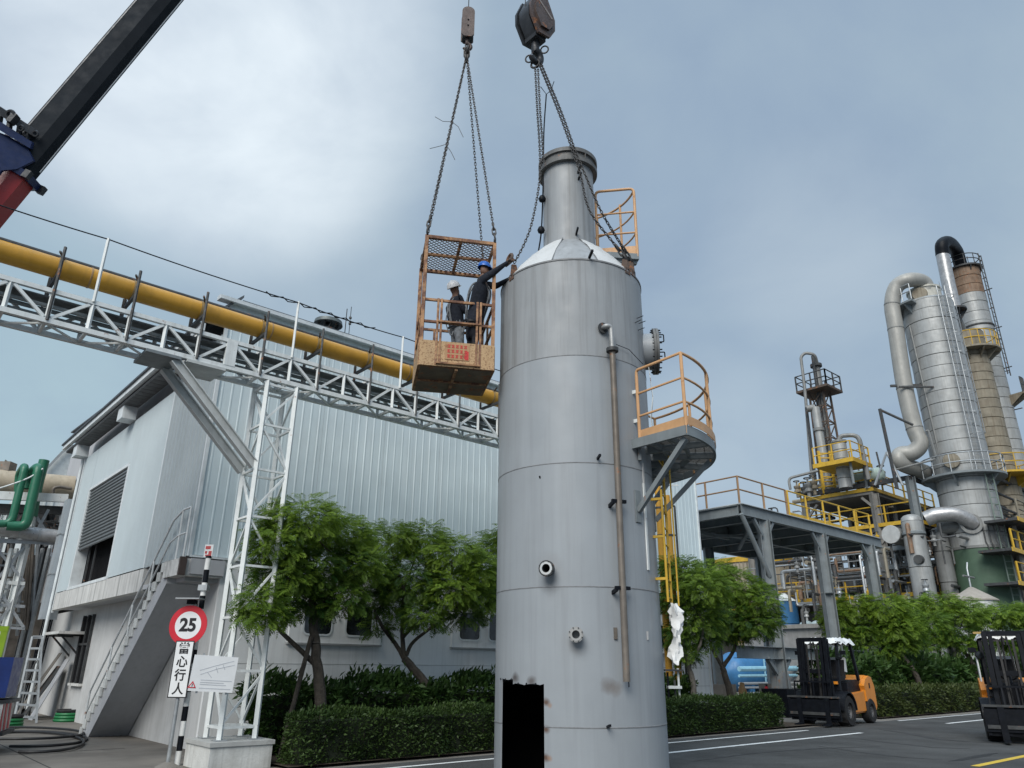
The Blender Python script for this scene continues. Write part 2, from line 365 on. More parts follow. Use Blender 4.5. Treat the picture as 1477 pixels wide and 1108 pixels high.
inner = mat('sooty_inside', (.007, .007, .008), .95, spec=.1)  # near-black colour stands for the unlit inside of openings
tank = thing('steel_tank', 'tall grey steel tank standing on the road with a door-sized hole cut in its shell', 'tank', TC)
DOOR = [(-156.3, -142.2, -1, 1.425), (-142.2, -117.2, -1, 1.37)]
def in_door(a, z): return any(a0 < a < a1 and z0 < z < z1 for a0, a1, z0, z1 in DOOR)
zs = [.02, .83, 2.70, 4.556, 6.358, 8.14]
for k in range(5):
    z0, z1 = zs[k]+.004, zs[k+1]-.004
    A = sorted(set([-180+i*4 for i in range(90)]+[-156.3, -142.2, -117.2])); ZZ = sorted(set([z0, z1]+[z for z in (1.37, 1.425) if z0 < z < z1]))
    mb = MB(); idx = {}
    def vid(a, z, r):
        key = (round(a, 3), round(z, 4), r)
        if key not in idx:
            jz = jr = 0
            if z in (1.37, 1.425) and -158 < a < -116: jz = random.uniform(-.012, .012)
            idx[key] = len(mb.v); mb.v.append(tp(a, z+jz, r))
        return idx[key]
    for i, a in enumerate(A):
        b = A[(i+1) % len(A)]; bb = b if b > a else b+360
        for zl, zh in zip(ZZ, ZZ[1:]):
            if in_door((a+bb)/2, (zl+zh)/2): continue
            q = [(a, zl), (b, zl), (b, zh), (a, zh)]
            mb.f.append(tuple(vid(*p, TR) for p in q)); mb.f.append(tuple(vid(*p, TR-.014) for p in reversed(q)))
            for (p, s), c in (((q[0], q[1]), ((a+bb)/2, zl-.02)), ((q[2], q[3]), ((a+bb)/2, zh+.02)), ((q[1], q[2]), (bb+.5, (zl+zh)/2)), ((q[3], q[0]), (a-.5, (zl+zh)/2))):
                if in_door(*c) and zl > -.5: mb.f.append((vid(*p, TR), vid(*p, TR-.014), vid(*s, TR-.014), vid(*s, TR)))
    o = part('shell_course', mb, tanktop if k == 4 else tankm, tank)
    if k: # girth weld between courses
        a0, a1 = (-116.8, 203.3) if k == 1 else (0, 360)
        pr = [(TR-.004, -.012), (TR+.005, -.006), (TR+.005, .006), (TR-.004, .012)]
        part('weld_seam', MB().lathe([(r, z+zs[k]) for r, z in pr], TC, 96, a0, a1), seamm, tank)
for th in range(-158, -116, 7):   # torch-cut slag along the cut edge
    if th in (-143, -140): continue
    z = 1.425 if th < -142 else 1.37
    part('slag_bead', MB().lathe([(0, -.014), (.016, -.005), (.012, .012), (0, .02)], tp(th, z+random.uniform(-.004, .004), TR), 6), mat_slag if 'mat_slag' in globals() else black, tank)
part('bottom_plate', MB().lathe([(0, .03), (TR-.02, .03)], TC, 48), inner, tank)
part('inner_lining', MB().lathe([(TR-.022, .03), (TR-.022, 1.36)], TC, 60, -116, 202.5), inner, tank)  # black skin added inside the shell so the cut-out reads as shade
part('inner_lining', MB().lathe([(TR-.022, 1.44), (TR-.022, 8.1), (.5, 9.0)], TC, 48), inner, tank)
rim = MB().lathe([(TR-.02, 8.136), (TR+.012, 8.136), (TR+.012, 8.165), (TR-.02, 8.165)], TC, 72); part('top_rim', rim, seamm, tank)
# cone: bare grey strip towards the camera, white sheathing left and right
def conepart(a0, a1, lift, ma, wr):
    mb = MB(); n = int(abs(a1-a0)/3); K = 7
    for i in range(n+1):
        for j in range(K+1):
            t = j/K; r = TR-.01+(.5-TR)*t; z = 8.165+.9*t+.05*math.sin(t*math.pi)
            w = wr*(math.sin(i*1.7+j*2.1)+math.sin(i*.6-j*3.3)+random.uniform(-1, 1)) if 0 < j < K else 0
            p = tp(a0+(a1-a0)*i/n, z, r); mb.v.append(p+(trad(a0+(a1-a0)*i/n)*.7+Z*.7)*(lift+w))
    for i in range(n):
        for j in range(K): a = i*(K+1)+j; mb.f.append((a, a+K+1, a+K+2, a+1))
    part('cone_roof_sheet' if lift else 'cone_roof', mb, ma, tank)
conepart(0, 360, 0, tanktop, 0)
conepart(-190, -109, .012, mat('white_sheathing', (.52, .53, .525), .6, var=.06, bump=.2, bscale=9, dirt=.3, scale=4, dirtcol=(.4, .4, .38)), .0035)
conepart(-73, 20, .012, bpy.data.materials['white_sheathing'], .007)
for a, b in ((-108.5, -109.5), (-73.5, -72.5)):
    part('sheathing_edge', MB().tube([tp(a, 8.17, TR-.005), tp(a, 8.63, .91), tp(a, 9.08, .515)], .01, 5), seamm, tank)
part('neck', MB().lathe([(.515, 8.98), (.5, 9.08), (.5, 10.8)], TC, 48), tanktop, tank)
flm = mat('flange_steel', (.12, .122, .12), .55, var=.2, scale=7, rust=.15)
fl = part('neck_flange', MB().lathe([(.49, 10.8), (.585, 10.8), (.59, 10.88), (.55, 10.885), (.55, 11.0), (.59, 11.005), (.59, 11.09), (.47, 11.09), (.47, 10.8)], TC, 64), flm, tank)
for i in range(4):
    th = i*90-58; part('flange_rib', MB().bar(tp(th, 10.882, .572), tp(th, 11.008, .572), .012, .036, trad(th)), flm, fl)
# pins, pegs and brackets left on the shell
def hit(px, py, r=TR):
    d = ray(px, py); o = EYE-TC; a = d.x*d.x+d.y*d.y; b = 2*(o.x*d.x+o.y*d.y); c = o.x*o.x+o.y*o.y-r*r; D = max(0, b*b-4*a*c)
    t = (-b-math.sqrt(D))/(2*a); p = EYE+d*t; return math.degrees(math.atan2(p.y-TC.y, p.x-TC.x)), p.z
for px, py, ln, s in ((876, 1049, .13, .03), (862, 662, .13, .035), (850, 372, .2, .04), (779, 690, .02, .02)):
    th, z = hit(px, py); part('support_peg', MB().bar(tp(th, z, TR-.01), tp(th, z+.03, TR+ln), s, s), black, tank)
for z, th in ((9.15, -80), (10.55, -72), (10.4, -71)):
    part('neck_peg', MB().bar(tp(th, z, .49), tp(th, z+.07, .64), .03, .045), black, tank)
for dz, dth in ((0, 0), (.12, 4), (-.1, 5), (.06, 8)):
    part('insulation_pin', MB().tube([tp(-37+dth, 7.2+dz, TR), tp(-37+dth, 7.22+dz, TR+.12)], .007, 5), black, tank)
for px, py, w, h in ((928, 690, .05, .5), (934, 917, .035, .12)):
    th, z = hit(px, py); part('welded_tab', MB().box(tp(th, z, TR+.006), (.012, w, h), (trad(th), ttan(th), Z)), mat('pale_weld', (.5, .5, .49), .6) if w == .05 else bpy.data.materials['pale_weld'], tank)
def nozzle(px, py, r, ln, face, ma, label):
    th, z = hit(px, py); x = trad(th); n = part('nozzle', MB().lathe([(r*.62, -.02), (r*.62, ln-.03)], tp(th, z), 20, ax=(ttan(th), Z, x)), tankm, tank, label=label)
    part('nozzle_flange', MB().lathe([(r*.62, ln-.055), (r, ln-.055), (r, ln), (r*.52, ln), (r*.5, ln-.25)], tp(th, z), 28, ax=(ttan(th), Z, x)), ma, n)
    part('raised_face', MB().lathe([(r*.54, ln), (r*.54, ln+.006), (r*.82, ln+.006), (r*.82, ln)], tp(th, z), 28, ax=(ttan(th), Z, x)), face, n)
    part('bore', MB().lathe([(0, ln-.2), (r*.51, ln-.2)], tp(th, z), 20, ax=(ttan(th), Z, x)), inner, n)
    for i in range(8):
        a = R(i*45+22); part('bolt', MB().tube([tp(th, z)+ttan(th)*(r*.9*math.cos(a))+Z*(r*.9*math.sin(a))+x*(ln-.075), tp(th, z)+ttan(th)*(r*.9*math.cos(a))+Z*(r*.9*math.sin(a))+x*(ln+.02)], .009, 6), darksteel, n)
nozzle(794, 822, .115, .2, mat('bright_face', (.62, .62, .6), .35, .5), darksteel, 'larger open nozzle with bright white rim')
nozzle(831, 916, .105, .16, mat('grey_face', (.36, .36, .35), .5, .4, rust=.1), mat('grey_flange', (.34, .34, .33), .5, .3, rust=.1), 'smaller open nozzle with grey flange')
# down pipe
pipem = mat('brown_drain_pipe', (.19, .165, .14), .5, .3, var=.2, scale=5, streak=.4, streakcol=(.09, .07, .05), rust=.15)
silver = mat('weathered_silver_pipe', (.36, .365, .36), .45, .4, var=.15, scale=9)
th, z = -67.6, 6.86; ra = TR+.13
dp = part('down_pipe', MB().tube([tp(th, 6.42, ra), tp(th, 4, ra), tp(th, 1.42, ra)], .05, 14), pipem, tank)
part('pipe_elbow', MB().tube(fillet([tp(th-4.2, z, TR+.0), tp(th-4.2, z, ra)+Z*.0, tp(th-.2, z, ra), tp(th, z-.42, ra)], .1), .042, 12), silver, dp)
part('pipe_flange', MB().lathe([(.03, -.02), (.095, -.02), (.095, .0), (.03, .0)], tp(th-4.2, z, TR+.05), 18, ax=(ttan(th), Z, trad(th))), darksteel, dp)
part('pipe_flange', MB().lathe([(.03, -.03), (.1, -.03), (.1, -.005), (.1, .005), (.1, .03), (.03, .03)], tp(th, 6.44, ra), 18), darksteel, dp)
for zc in (3.95, 2.68):
    cl = part('pipe_clamp', MB().box(tp(th, zc, ra-.0), (.045, .24, .05), (trad(th), ttan(th), Z)), black, dp)
    part('clamp_arm', MB().bar(tp(th-4, zc-.06, TR-.01), tp(th-4, zc-.02, ra+.02), .04, .05), black, cl)
part('end_cap', MB().tube([tp(th+1.3, 1.35, ra), tp(th+1.3, 1.5, ra)], .008, 6), black, dp)
for dth in (-3.4, 3.6): part('saddle_plate', MB().box(tp(th+dth, 2.06, TR+.012), (.02, .05, .16), (trad(th+dth), ttan(th+dth), Z)), pipem, tank)
part('cable_wire', MB().tube([hp for hp in (tp(-62, 6.6, TR+.05), tp(-50, 6.58, TR+.05), tp(-38, 6.38, TR+.12))], .006, 5), black, tank)
for dth in (0, 2.5, 5):
    part('cable_wire', MB().tube([tp(-16+dth, 6.55, TR+.06), tp(-15+dth*1.6, 6.0, TR+.1), tp(-19+dth, 5.6, TR+.05), tp(-17+dth, 5.1, TR+.08)], .005, 5), whitesteel if dth != 5 else black, tank)
# manhole on the right flank
mth, mz = -6, 6.93; mx = trad(mth); max_ = (ttan(mth), Z, mx)
mh = part('manhole', MB().lathe([(.33, -.12), (.33, .17)], tp(mth, mz), 36, ax=max_), tankm, tank)
part('manhole_flange', MB().lathe([(.32, .15), (.42, .15), (.42, .19), (.405, .192), (.405, .196), (.42, .198), (.42, .24), (.3, .25), (0, .25)], tp(mth, mz), 36, ax=max_), flm, mh)
for i in range(20):
    a = 2*math.pi*i/20; q = tp(mth, mz)+ttan(mth)*(.385*math.cos(a))+Z*(.385*math.sin(a)); part('bolt', MB().tube([q+mx*.12, q+mx*.285], .012, 6), black, mh)
for s in (1, -1):
    q = tp(mth, mz)+mx*.25; part('handle', MB().tube(fillet([q+Z*s*.1-ttan(mth)*.2, q+Z*s*.1+mx*.09-ttan(mth)*.2, q+Z*s*.24+mx*.09-ttan(mth)*.2, q+Z*s*.24-ttan(mth)*.2], .02, 3), .011, 7), black, mh)
# ---- service platforms
def rail(name, pts, r, par, ma=peach): return part(name, MB().tube(pts, r, 9), ma, par)
gratem = mat('grating_steel', (.10, .105, .105), .6, .2, var=.2, scale=9)
def grating(par, z, a0, a1, r0_, r1_, pitch=.055):
    mb = MB(); n = int(R(a1-a0)*r1_/pitch)
    for i in range(n+1):
        t = a0+(a1-a0)*i/n; mb.bar(tp(t, z, r0_), tp(t, z, r1_), .009, .03)
    k = 7
    for j in range(1, k):
        r = r0_+(r1_-r0_)*j/k
        for i in range(int(n/3)):
            t0 = a0+(a1-a0)*i*3/n; mb.bar(tp(t0, z, r), tp(t0+(a1-a0)*3/n, z, r), .009, .022)
    return part('grating', mb, gratem, par, smooth=False, kind='stuff')
LZ, LR, L0, L1 = 5.0, 2.37, -49.0, 42.0
plat = part('service_platform', MB().prism([tp(L0+(L1-L0)*i/24, LZ-.13, LR) for i in range(25)]+[tp(L1-(L1-L0)*i/24, LZ-.13, LR-.035) for i in range(25)], Z*.15), greysteel, tank)
grating(plat, LZ, L0+.5, L1-.5, TR+.03, LR-.04)
for a in (L0, L1): part('edge_channel', MB().bar(tp(a if a < 0 else a, LZ-.055, TR*.985), tp(a, LZ-.055, LR-.02), .05, .15), greysteel, plat)
for a in (-30, -11, 8, 26): part('floor_bearer', MB().bar(tp(a, LZ-.07, TR), tp(a, LZ-.07, LR-.03), .06, .11), greysteel, plat)
for r in (1.6, 1.95): part('floor_bearer', MB().prism([tp(L0+2+(L1-L0-4)*i/14, LZ-.1, r) for i in range(15)]+[tp(L1-2-(L1-L0-4)*i/14, LZ-.1, r-.05) for i in range(15)], Z*.08), greysteel, plat)
for a in (-47, -8, 35):
    part('knee_brace', MB().bar(tp(a, LZ-.15, LR-.1), tp(a, LZ-1.12, TR+.02), .075, .075), greysteel, plat)
    part('brace_pad', MB().box(tp(a, LZ-1.05, TR+.012), (.02, .13, .5), (trad(a), ttan(a), Z)), greysteel, plat)
part('wall_angle', MB().bar(tp(-43, LZ-.3, TR+.02), tp(-43, LZ+.08, TR+.02), .09, .05), greysteel, plat)
toe = MB(); n = 26
ol = [tp(L0+(L1-L0)*i/n, LZ+.03, LR+.012) for i in range(n+1)]
for a, b in zip(ol, ol[1:]): toe.quad(a, b, b+Z*.14, a+Z*.14); toe.quad(b-trad(0)*.0+Z*.14, b, a, a+Z*.14)
part('toe_board', MB().prism(ol+[tp(L1-(L1-L0)*i/n, LZ+.03, LR+.004) for i in range(n+1)], Z*.14), peach, plat)
A0 = tp(L0+6, LZ, TR+.07); A0r = (tp(L0, 0, 1)-TC).normalized()
pl = tp(L0+3.5, LZ, TR+.09); pc = tp(L0+.5, LZ, LR-.03)
part('toe_board', MB().bar(pl+Z*.1, pc+Z*.1, .008, .15), peach, plat)
RH = 1.22
posts = [pl]+[tp(a, LZ, LR-.03) for a in (L0+.5, -23, -3, 17, L1-.5)]
for k, p in enumerate(posts):
    rail('guard_post', [p-Z*.1, p+Z*(RH if k else RH-.1)], .027, plat)
end = tp(L1-3, LZ, TR+.35)
for h in (RH, RH*.66, RH*.34):
    pts = [pl+Z*h]+[tp(L0+.5+(L1-L0-1)*i/20, LZ+h, LR-.03) for i in range(21)]+[end+Z*h]
    if h == RH: pts = [pl+Z*(h-.12)]+fillet([pl+Z*(h-.12), pl+Z*h, pc+Z*h], .12)[1:-1]+pts[1:]
    rail('guard_rail', pts, .024 if h == RH else .019, plat)
rail('guard_post', [end-Z*.05, end+Z*RH], .027, plat)
for z in (LZ+.35, LZ+.85): part('rail_bracket', MB().box(pl+Z*(z-LZ)-trad(-44)*.05, (.12, .03, .06), (trad(-44), ttan(-44), Z)), whitesteel, plat)
# upper platform behind the neck
d_ = 12.75; q = lambda x, y: aty(x, y, d_)
a_, b_, c_, e_ = q(858.5, 277), q(914.5, 282.5), q(915, 364), q(860, 352)
zd = c_.z-.06; bl = Vector((a_.x, a_.y, zd)); br = Vector((b_.x, b_.y, zd)); rp = (Vector((b_.x, b_.y, 0))-TC).length; tb = math.degrees(math.atan2(b_.y-TC.y, b_.x-TC.x))
up_ = part('top_platform', MB().prism([tp(tb+80*i/14, zd-.1, rp+.03) for i in range(15)]+[tp(tb+80-80*i/14, zd-.1, rp-.02) for i in range(15)], Z*.12), greysteel, tank)
hgt = a_.z-zd
part('edge_channel', MB().bar(tp(tb, zd-.05, .75), br+trad(tb)*.02-Z*.05, .05, .12), greysteel, up_)
mbg = MB()
for i in range(30): mbg.bar(tp(tb+80*i/29, zd, .55), tp(tb+80*i/29, zd, rp-.02), .012, .03)
part('grating', mbg, gratem, up_, smooth=False, kind='stuff')
rail('guard_frame', fillet([bl-Z*.05, bl+Z*hgt, br+Z*hgt, br-Z*.05], .1), .028, up_)
for f in (.33, .64): rail('guard_rail', [bl+Z*hgt*f, br+Z*hgt*f], .019, up_)
part('toe_board', MB().bar(bl+Z*.1, br+Z*.1, .008, .2), peach, up_)
for f in (.97, .66, .33): rail('guard_rail', [tp(tb+75*i/14, zd+hgt*f, rp) for i in range(15)], .022 if f > .9 else .018, up_)
for t in (26, 52, 75): rail('guard_post', [tp(tb+t, zd-.05, rp), tp(tb+t, zd+hgt, rp)], .025, up_)
part('support_post', MB().bar(tp(tb+4, 8.1, 1.2), tp(tb+4, zd-.1, 1.2), .1, .1), mat('brown_primer', (.14, .105, .08), .7, rust=.3), up_)
part('support_bracket', MB().bar(tp(tb+4, zd-.12, .8), tp(tb+4, zd-.12, rp), .08, .1), greysteel, up_)
# lifting lugs and ladder
lug = mat('rusty_lug', (.10, .07, .055), .7, rust=.5)
LUGS = [(-148, 8.18), (-44, 8.2), (-35, 8.24)]
for th, z in LUGS:
    t_ = 0 if th < -100 else 10
    part('lifting_lug', MB().prism([tp(th, z-.02, 1.33)+ttan(th)*-.012, tp(th, z+.2, 1.31)+ttan(th)*-.012, tp(th, z+.22, 1.22)+ttan(th)*-.012, tp(th, z+.02, 1.16)+ttan(th)*-.012], ttan(th)*.03), lug, tank)
    part('reinforcing_pad', MB().box(tp(th, z-.05, 1.3), (.03, .14, .12), (trad(th), ttan(th), Z)), lug, tank)
lth = -17.5
ld = part('ladder', MB().tube([tp(lth-7, 2.55, TR+.17), tp(lth-7, 4.3, TR+.17)], .02, 8), yellow, tank)
part('ladder_rail', MB().tube([tp(lth+8, 2.55, TR+.19), tp(lth+8, 4.9, TR+.19)], .02, 8), yellow, ld)
part('ladder_rail', MB().tube([tp(lth, 2.5, TR+.3), tp(lth, 4.9, TR+.3)], .014, 8), yellow, ld)
for i in range(9): part('rung', MB().tube([tp(lth-7, 2.62+i*.27, TR+.17), tp(lth+8, 2.62+i*.27, TR+.19)], .012, 6), yellow, ld)
for zc in (2.9, 3.55, 4.15): part('ladder_bracket', MB().bar(tp(lth-7, zc, TR), tp(lth-7, zc, TR+.17), .04), yellow, ld)
part('side_strip', MB().bar(tp(-38.5, 3.0, TR+.012), tp(-38.5, 4.35, TR+.012), .05, .02, trad(-38)), whitesteel, tank)
# torn white cloth hanging from the ladder foot
mb = MB(); K, Q = 16, 12
cx = tp(lth-4, 0, TR+.24)
for i in range(K+1):
    t = i/K; w = .07+.02*math.sin(t*9)+random.uniform(-.012, .012); w *= (1 if t > .12 else .6+t*3); dpth = .07+.025*math.sin(t*13+1)
    if t > .9: w *= .55
    for j in range(Q):
        a = 2*math.pi*j/Q; f = 1+.38*math.sin(4*a+t*17)+random.uniform(-.12, .12)
        mb.v.append(cx+Z*(2.52-.86*t+.02*math.sin(a*2))+trad(lth)*(w*math.cos(a)*f+.03*math.sin(t*5))+ttan(lth)*(dpth*math.sin(a)*f))
for i in range(K):
    for j in range(Q): a = i*Q+j; b = i*Q+(j+1) % Q; mb.f.append((a, b, b+Q, a+Q))
mb.f.append(tuple(range(Q))); mb.f.append(tuple(K*Q+j for j in range(Q)))
single('torn_cloth', mb, whitecloth, "torn dirty white cloth hanging from the foot of the tank's yellow ladder", 'cloth')
# ================================================================ CRANE, HOOK BLOCKS, CHAINS
H1 = Vector((-1.027, 12.157, 0)); H2 = Vector((.44, 12.392, 0))
blockm = mat('brown_block_paint', (.085, .062, .055), .5, .2, var=.3, scale=7, rust=.3, bump=.2)
blockdark = mat('dark_block_paint', (.03, .033, .038), .5, .2, var=.3, scale=7)
hb = thing('hook_block', 'small rounded brown hook block holding the chains of the man basket', 'hook block', H1+Z*14.55, group='hook blocks')
yaw = R(8); hx = Vector((math.cos(yaw), math.sin(yaw), 0)); hy = Vector((-math.sin(yaw), math.cos(yaw), 0))
def stadium(w, z0, z1, n=8):
    r = w/2; return [Vector((r*math.cos(math.pi*i/n), 0, z1-r+r*math.sin(math.pi*i/n))) for i in range(n+1)]+[Vector((-r, 0, z0+.06)), Vector((-r+.06, 0, z0)), Vector((r-.06, 0, z0)), Vector((r, 0, z0+.06))]
for s in (-1, 1):
    part('cheek_plate', MB().prism([H1+hx*p.x+hy*(s*.085)+Z*p.z for p in stadium(.27, 14.15, 14.98)], hy*(s*.035)), blockm, hb)
part('spacer', MB().box(H1+Z*14.52, (.2, .16, .13), (hx, hy, Z)), mat('pale_block_plate', (.22, .2, .2), .5), hb)
part('sheave', MB().lathe([(.02, -.04), (.1, -.04), (.085, 0), (.1, .04), (.02, .04)], H1+Z*14.76, 20, ax=(hx, Z, hy)), blockdark, hb)
part('spacer', MB().box(H1+Z*14.27, (.22, .16, .2), (hx, hy, Z)), blockdark, hb)
for s in (-1, 1):
    for z in (14.6, 14.44): part('bolt', MB().tube([H1-hy*.1+Z*z+hx*.0, H1-hy*.13+Z*z], .02, 8), black, hb)
part('hook', MB().tube([H1+Z*14.16, H1+Z*14.06]+[H1+Z*13.96+hx*(.085*math.sin(R(a)))+Z*(.085*math.cos(R(a))) for a in range(0, 250, 22)], [.05, .045]+[.042-.0015*i for i in range(12)], 10), blockm, hb)
hb2 = thing('hook_block', 'large black six-sided hook block above the chimney neck of the tank', 'hook block', H2+Z*14.9, group='hook blocks')
yaw = R(42); hx = Vector((math.cos(yaw), math.sin(yaw), 0)); hy = Vector((-math.sin(yaw), math.cos(yaw), 0))
hexp = [(-.2, 15.5), (.13, 15.52), (.36, 15.02), (.36, 14.72), (.2, 14.42), (-.14, 14.36), (-.36, 14.75), (-.37, 15.05)]
for s in (-1, 1):
    ck = part('cheek_plate', MB().prism([H2+hx*x+Z*z+hy*(s*.2) for x, z in hexp], hy*(s*.06)), blockm if s < 0 else blockdark, hb2)
    for x, z in ((-.12, 15.3), (.1, 15.1), (.22, 14.72), (.05, 14.58), (-.2, 14.85)): part('bolt', MB().tube([H2+hx*x+Z*z+hy*(s*.25), H2+hx*x+Z*z+hy*(s*.275)], .035, 8), black, ck)
    part('weight_plate', MB().prism([H2+hx*x*.72+Z*(14.95+(z-14.95)*.72)+hy*(s*.26) for x, z in hexp], hy*(s*.05)), blockm if s < 0 else blockdark, ck)
    part('stripe', MB().bar(H2+hx*-.17+Z*15.2+hy*(s*.315), H2+hx*.22+Z*14.92+hy*(s*.315), .006, .05), mat('faded_stripe', (.25, .22, .2), .6) if s < 0 else bpy.data.materials['faded_stripe'], ck)
for s in (-.12, -.04, .04, .12): part('sheave', MB().lathe([(.03, -.03), (.31, -.03), (.28, 0), (.31, .03), (.03, .03)], H2+Z*14.97+hy*s, 32, ax=(hx, Z, hy)), blockdark, hb2)
part('axle', MB().tube([H2+Z*14.97-hy*.29, H2+Z*14.97+hy*.29], .06, 14), blockm, hb2)
part('housing', MB().prism([H2+hx*x*.93+Z*(14.95+(z-14.95)*.93)+hy*-.15 for x, z in hexp], hy*.3), blockdark, hb2)
part('trunnion', MB().box(H2+Z*14.42, (.3, .34, .18), (hx, hy, Z)), blockdark, hb2)
part('hook', MB().tube([H2+Z*14.4, H2+Z*14.2, H2+Z*14.1]+[H2+Z*13.95+hx*(.15*math.sin(R(a)))+Z*(.15*math.cos(R(a))) for a in range(0, 255, 20)], [.09, .09, .09]+[.095-.003*i for i in range(13)], 12), blockdark, hb2)
part('safety_latch', MB().bar(H2+Z*14.05-hx*.05, H2+Z*13.85-hx*.17, .04, .012), blockm, hb2)
def shackle(p, r, nrm, root): return part('shackle', MB().ring(p, r, r*.22, nrm, 14, 6, .8), chainm, root)
# crane with its boom passing over the upper left corner
BA = aty(19, 256, 15.0); BT = Vector((.25, 12.1, 33.0)); bd = (BT-BA).normalized()
BB = BA-bd*((BA.z-2.6)/bd.z)      # boom foot
crane = thing('mobile_crane', 'crane truck at the left edge with a black telescopic boom and red base section', 'crane', Vector((BB.x, BB.y, 0)))
boomm = mat('black_boom_paint', (.014, .018, .023), .7, var=.1, scale=2, spec=.12)
boomred = mat('red_boom_paint', (.30, .022, .022), .35, var=.12, scale=2, dirt=.3, dirtcol=(.16, .02, .02), spec=.5)
blue = mat('dark_blue_paint', (.012, .022, .075), .4, var=.2, scale=5)
bx = bd.cross(Z).normalized(); by = bx.cross(bd).normalized()    # bx sideways, by up from the boom's back
def boomsec(a, b, w, h, ma, name):
    pr = [(-w/2, -h*.22), (-w*.28, -h/2), (w*.28, -h/2), (w/2, -h*.22), (w/2, h/2), (-w/2, h/2)]
    return part(name, MB().prism([a+bx*x+by*y for x, y in pr], b-a), ma, crane, smooth=False)
boomsec(BB, BA+bd*.05, .54, .68, boomred, 'boom_base_section')
boomsec(BA+bd*.06, BA+bd*11, .45, .58, boomm, 'boom_section'); boomsec(BA+bd*11, BT-bd*6, .41, .52, boomm, 'boom_section'); boomsec(BT-bd*6, BT, .37, .47, boomm, 'boom_section')
for s in (-1, 1): part('edge_weld', MB().bar(BA+bd*.1+bx*(s*.226)+by*.25, BA+bd*10.9+bx*(s*.226)+by*.25, .012, .03, by), mat('boom_edge', (.06, .07, .08), .4) if s < 0 else bpy.data.materials['boom_edge'], crane)
col_ = part('boom_collar', MB().prism([BA+bx*x+by*y for x, y in ((-.32, -.19), (-.19, -.4), (.19, -.4), (.32, -.19), (.32, .4), (-.32, .4))], bd*.14), blue, crane, smooth=False)
for s in (-1, 1):
    part('collar_lug', MB().box(BA+bx*(s*.24)+by*-.42+bd*.07, (.1, .12, .16), (bx, by, bd)), blockdark, crane)
    part('slide_pad_cover', MB().box(BA+bx*(s*.16)+by*.38+bd*.32, (.1, .12, .5), (bx, by, bd)), blockdark, crane)
# folded jib and its bracket carried beside the boom's collar
J = lambda x, y, d=14.75: aty(x, y, d)
jib = part('folded_jib', MB().bar(J(40, 205)-bd*6, J(40, 205)+bd*.05, .12, .12, by), blue, crane)
for x, y, d in ((18, 190, 14.75), (40, 214, 15.3), (16, 196, 15.3)): part('jib_chord', MB().bar(J(x, y, d)-bd*6, J(x, y, d)-bd*.1, .09, .09, by), blue, jib)
for i in range(8):
    p = J(40, 205)-bd*(.5+.65*i); q = J(18, 190)-bd*(.8+.65*i); part('jib_lacing', MB().bar(p, q, .05), blue, jib); part('jib_lacing', MB().bar(q, p-bd*.65, .05), blue, jib)
part('jib_plate', MB().prism([J(x, y, 14.6) for x, y in ((-30, 180), (12, 196), (40, 214), (48, 232), (24, 244), (2, 246), (-30, 285))], fwd*.06), blue, jib)
part('jib_plate', MB().prism([J(x, y, 14.55) for x, y in ((-6, 150), (50, 186), (47, 196), (-9, 161))], fwd*.12), blockdark, jib)
part('jib_plate', MB().prism([J(x, y, 14.55) for x, y in ((-9, 170), (46, 205), (43, 214), (-12, 181))], fwd*.12), blue, jib)
for x in (2, 16, 30, 42): part('jib_rung', MB().bar(J(x, 156+x*.63, 14.6), J(x-3, 176+x*.63, 14.6), .09, .06), blockdark, jib)
for x, y, r in ((15, 166, .075), (30, 185, .05), (51, 193, .05)): part('jib_pin', MB().ring(J(x, y, 14.5), r, r*.45, fwd, 14, 6), blockdark, jib)
part('jib_pin', MB().box(J(19, 172, 14.5), (.13, .1, .2), (bx, by, bd)), blockdark, jib)
part('jib_bracket', MB().bar(J(36, 230, 14.8), BA+by*.2+bd*.2, .2, .16), blue, jib)
# boom head with sheaves right above the two blocks
part('boom_head', MB().prism([BT+bx*-.32+by*-.45, BT+bx*.32+by*-.45, BT+bx*.32+by*.4, BT+bx*-.32+by*.4], bd*.8), blue, crane)
hd = part('head_jib', MB().bar(Vector((H1.x-.3, H1.y+.1, BT.z+.65)), Vector((H2.x+.4, H2.y+.1, BT.z+.65)), .3, .4), blue, crane)
for h in (H1, H2): part('head_sheave', MB().lathe([(.03, -.05), (.3, -.05), (.27, 0), (.3, .05), (.03, .05)], Vector((h.x, h.y, BT.z+.3)), 24, ax=(Vector((1, 0, 0)), Z, Vector((0, 1, 0)))), blockdark, crane)
# lorry (only its tail corner enters the picture)
tq = aty(23, 1000, 19.0); tc_ = Vector((tq.x, tq.y, 0)); dirb = Vector((bd.x, bd.y, 0)).normalized()
lx = Vector((-.92, -.38, 0)).normalized(); ly = Vector((lx.y, -lx.x, 0))*-1
chev = mat('chevron_white', (.68, .68, .66), .5, dirt=.3); 
lo = lambda a, b, z: tc_+lx*a+ly*b+Z*z
part('rear_cabinet', MB().box(lo(.35, .5, 1.33), (.7, 1.0, .72), (lx, ly, Z)), mat('blue_cabinet', (.015, .04, .19), .45, var=.15, dirt=.2), crane)
bp = part('rear_bumper', MB().box(lo(.55, .45, .62), (1.1, 1.1, .5), (lx, ly, Z)), chev, crane)
for i in range(3):
    for sgn in (0,): part('chevron_stripe', MB().prism([lo(-.001, b_, z_) for b_, z_ in ((.0+i*.36, .38), (.17+i*.36, .38), (min(.99, .41+i*.36), .86), (min(.98, .24+i*.36), .86))], lx*-.008), red, bp)
part('bumper_rail', MB().box(lo(.5, .45, .9), (1.2, 1.16, .06), (lx, ly, Z)), blockdark, crane)
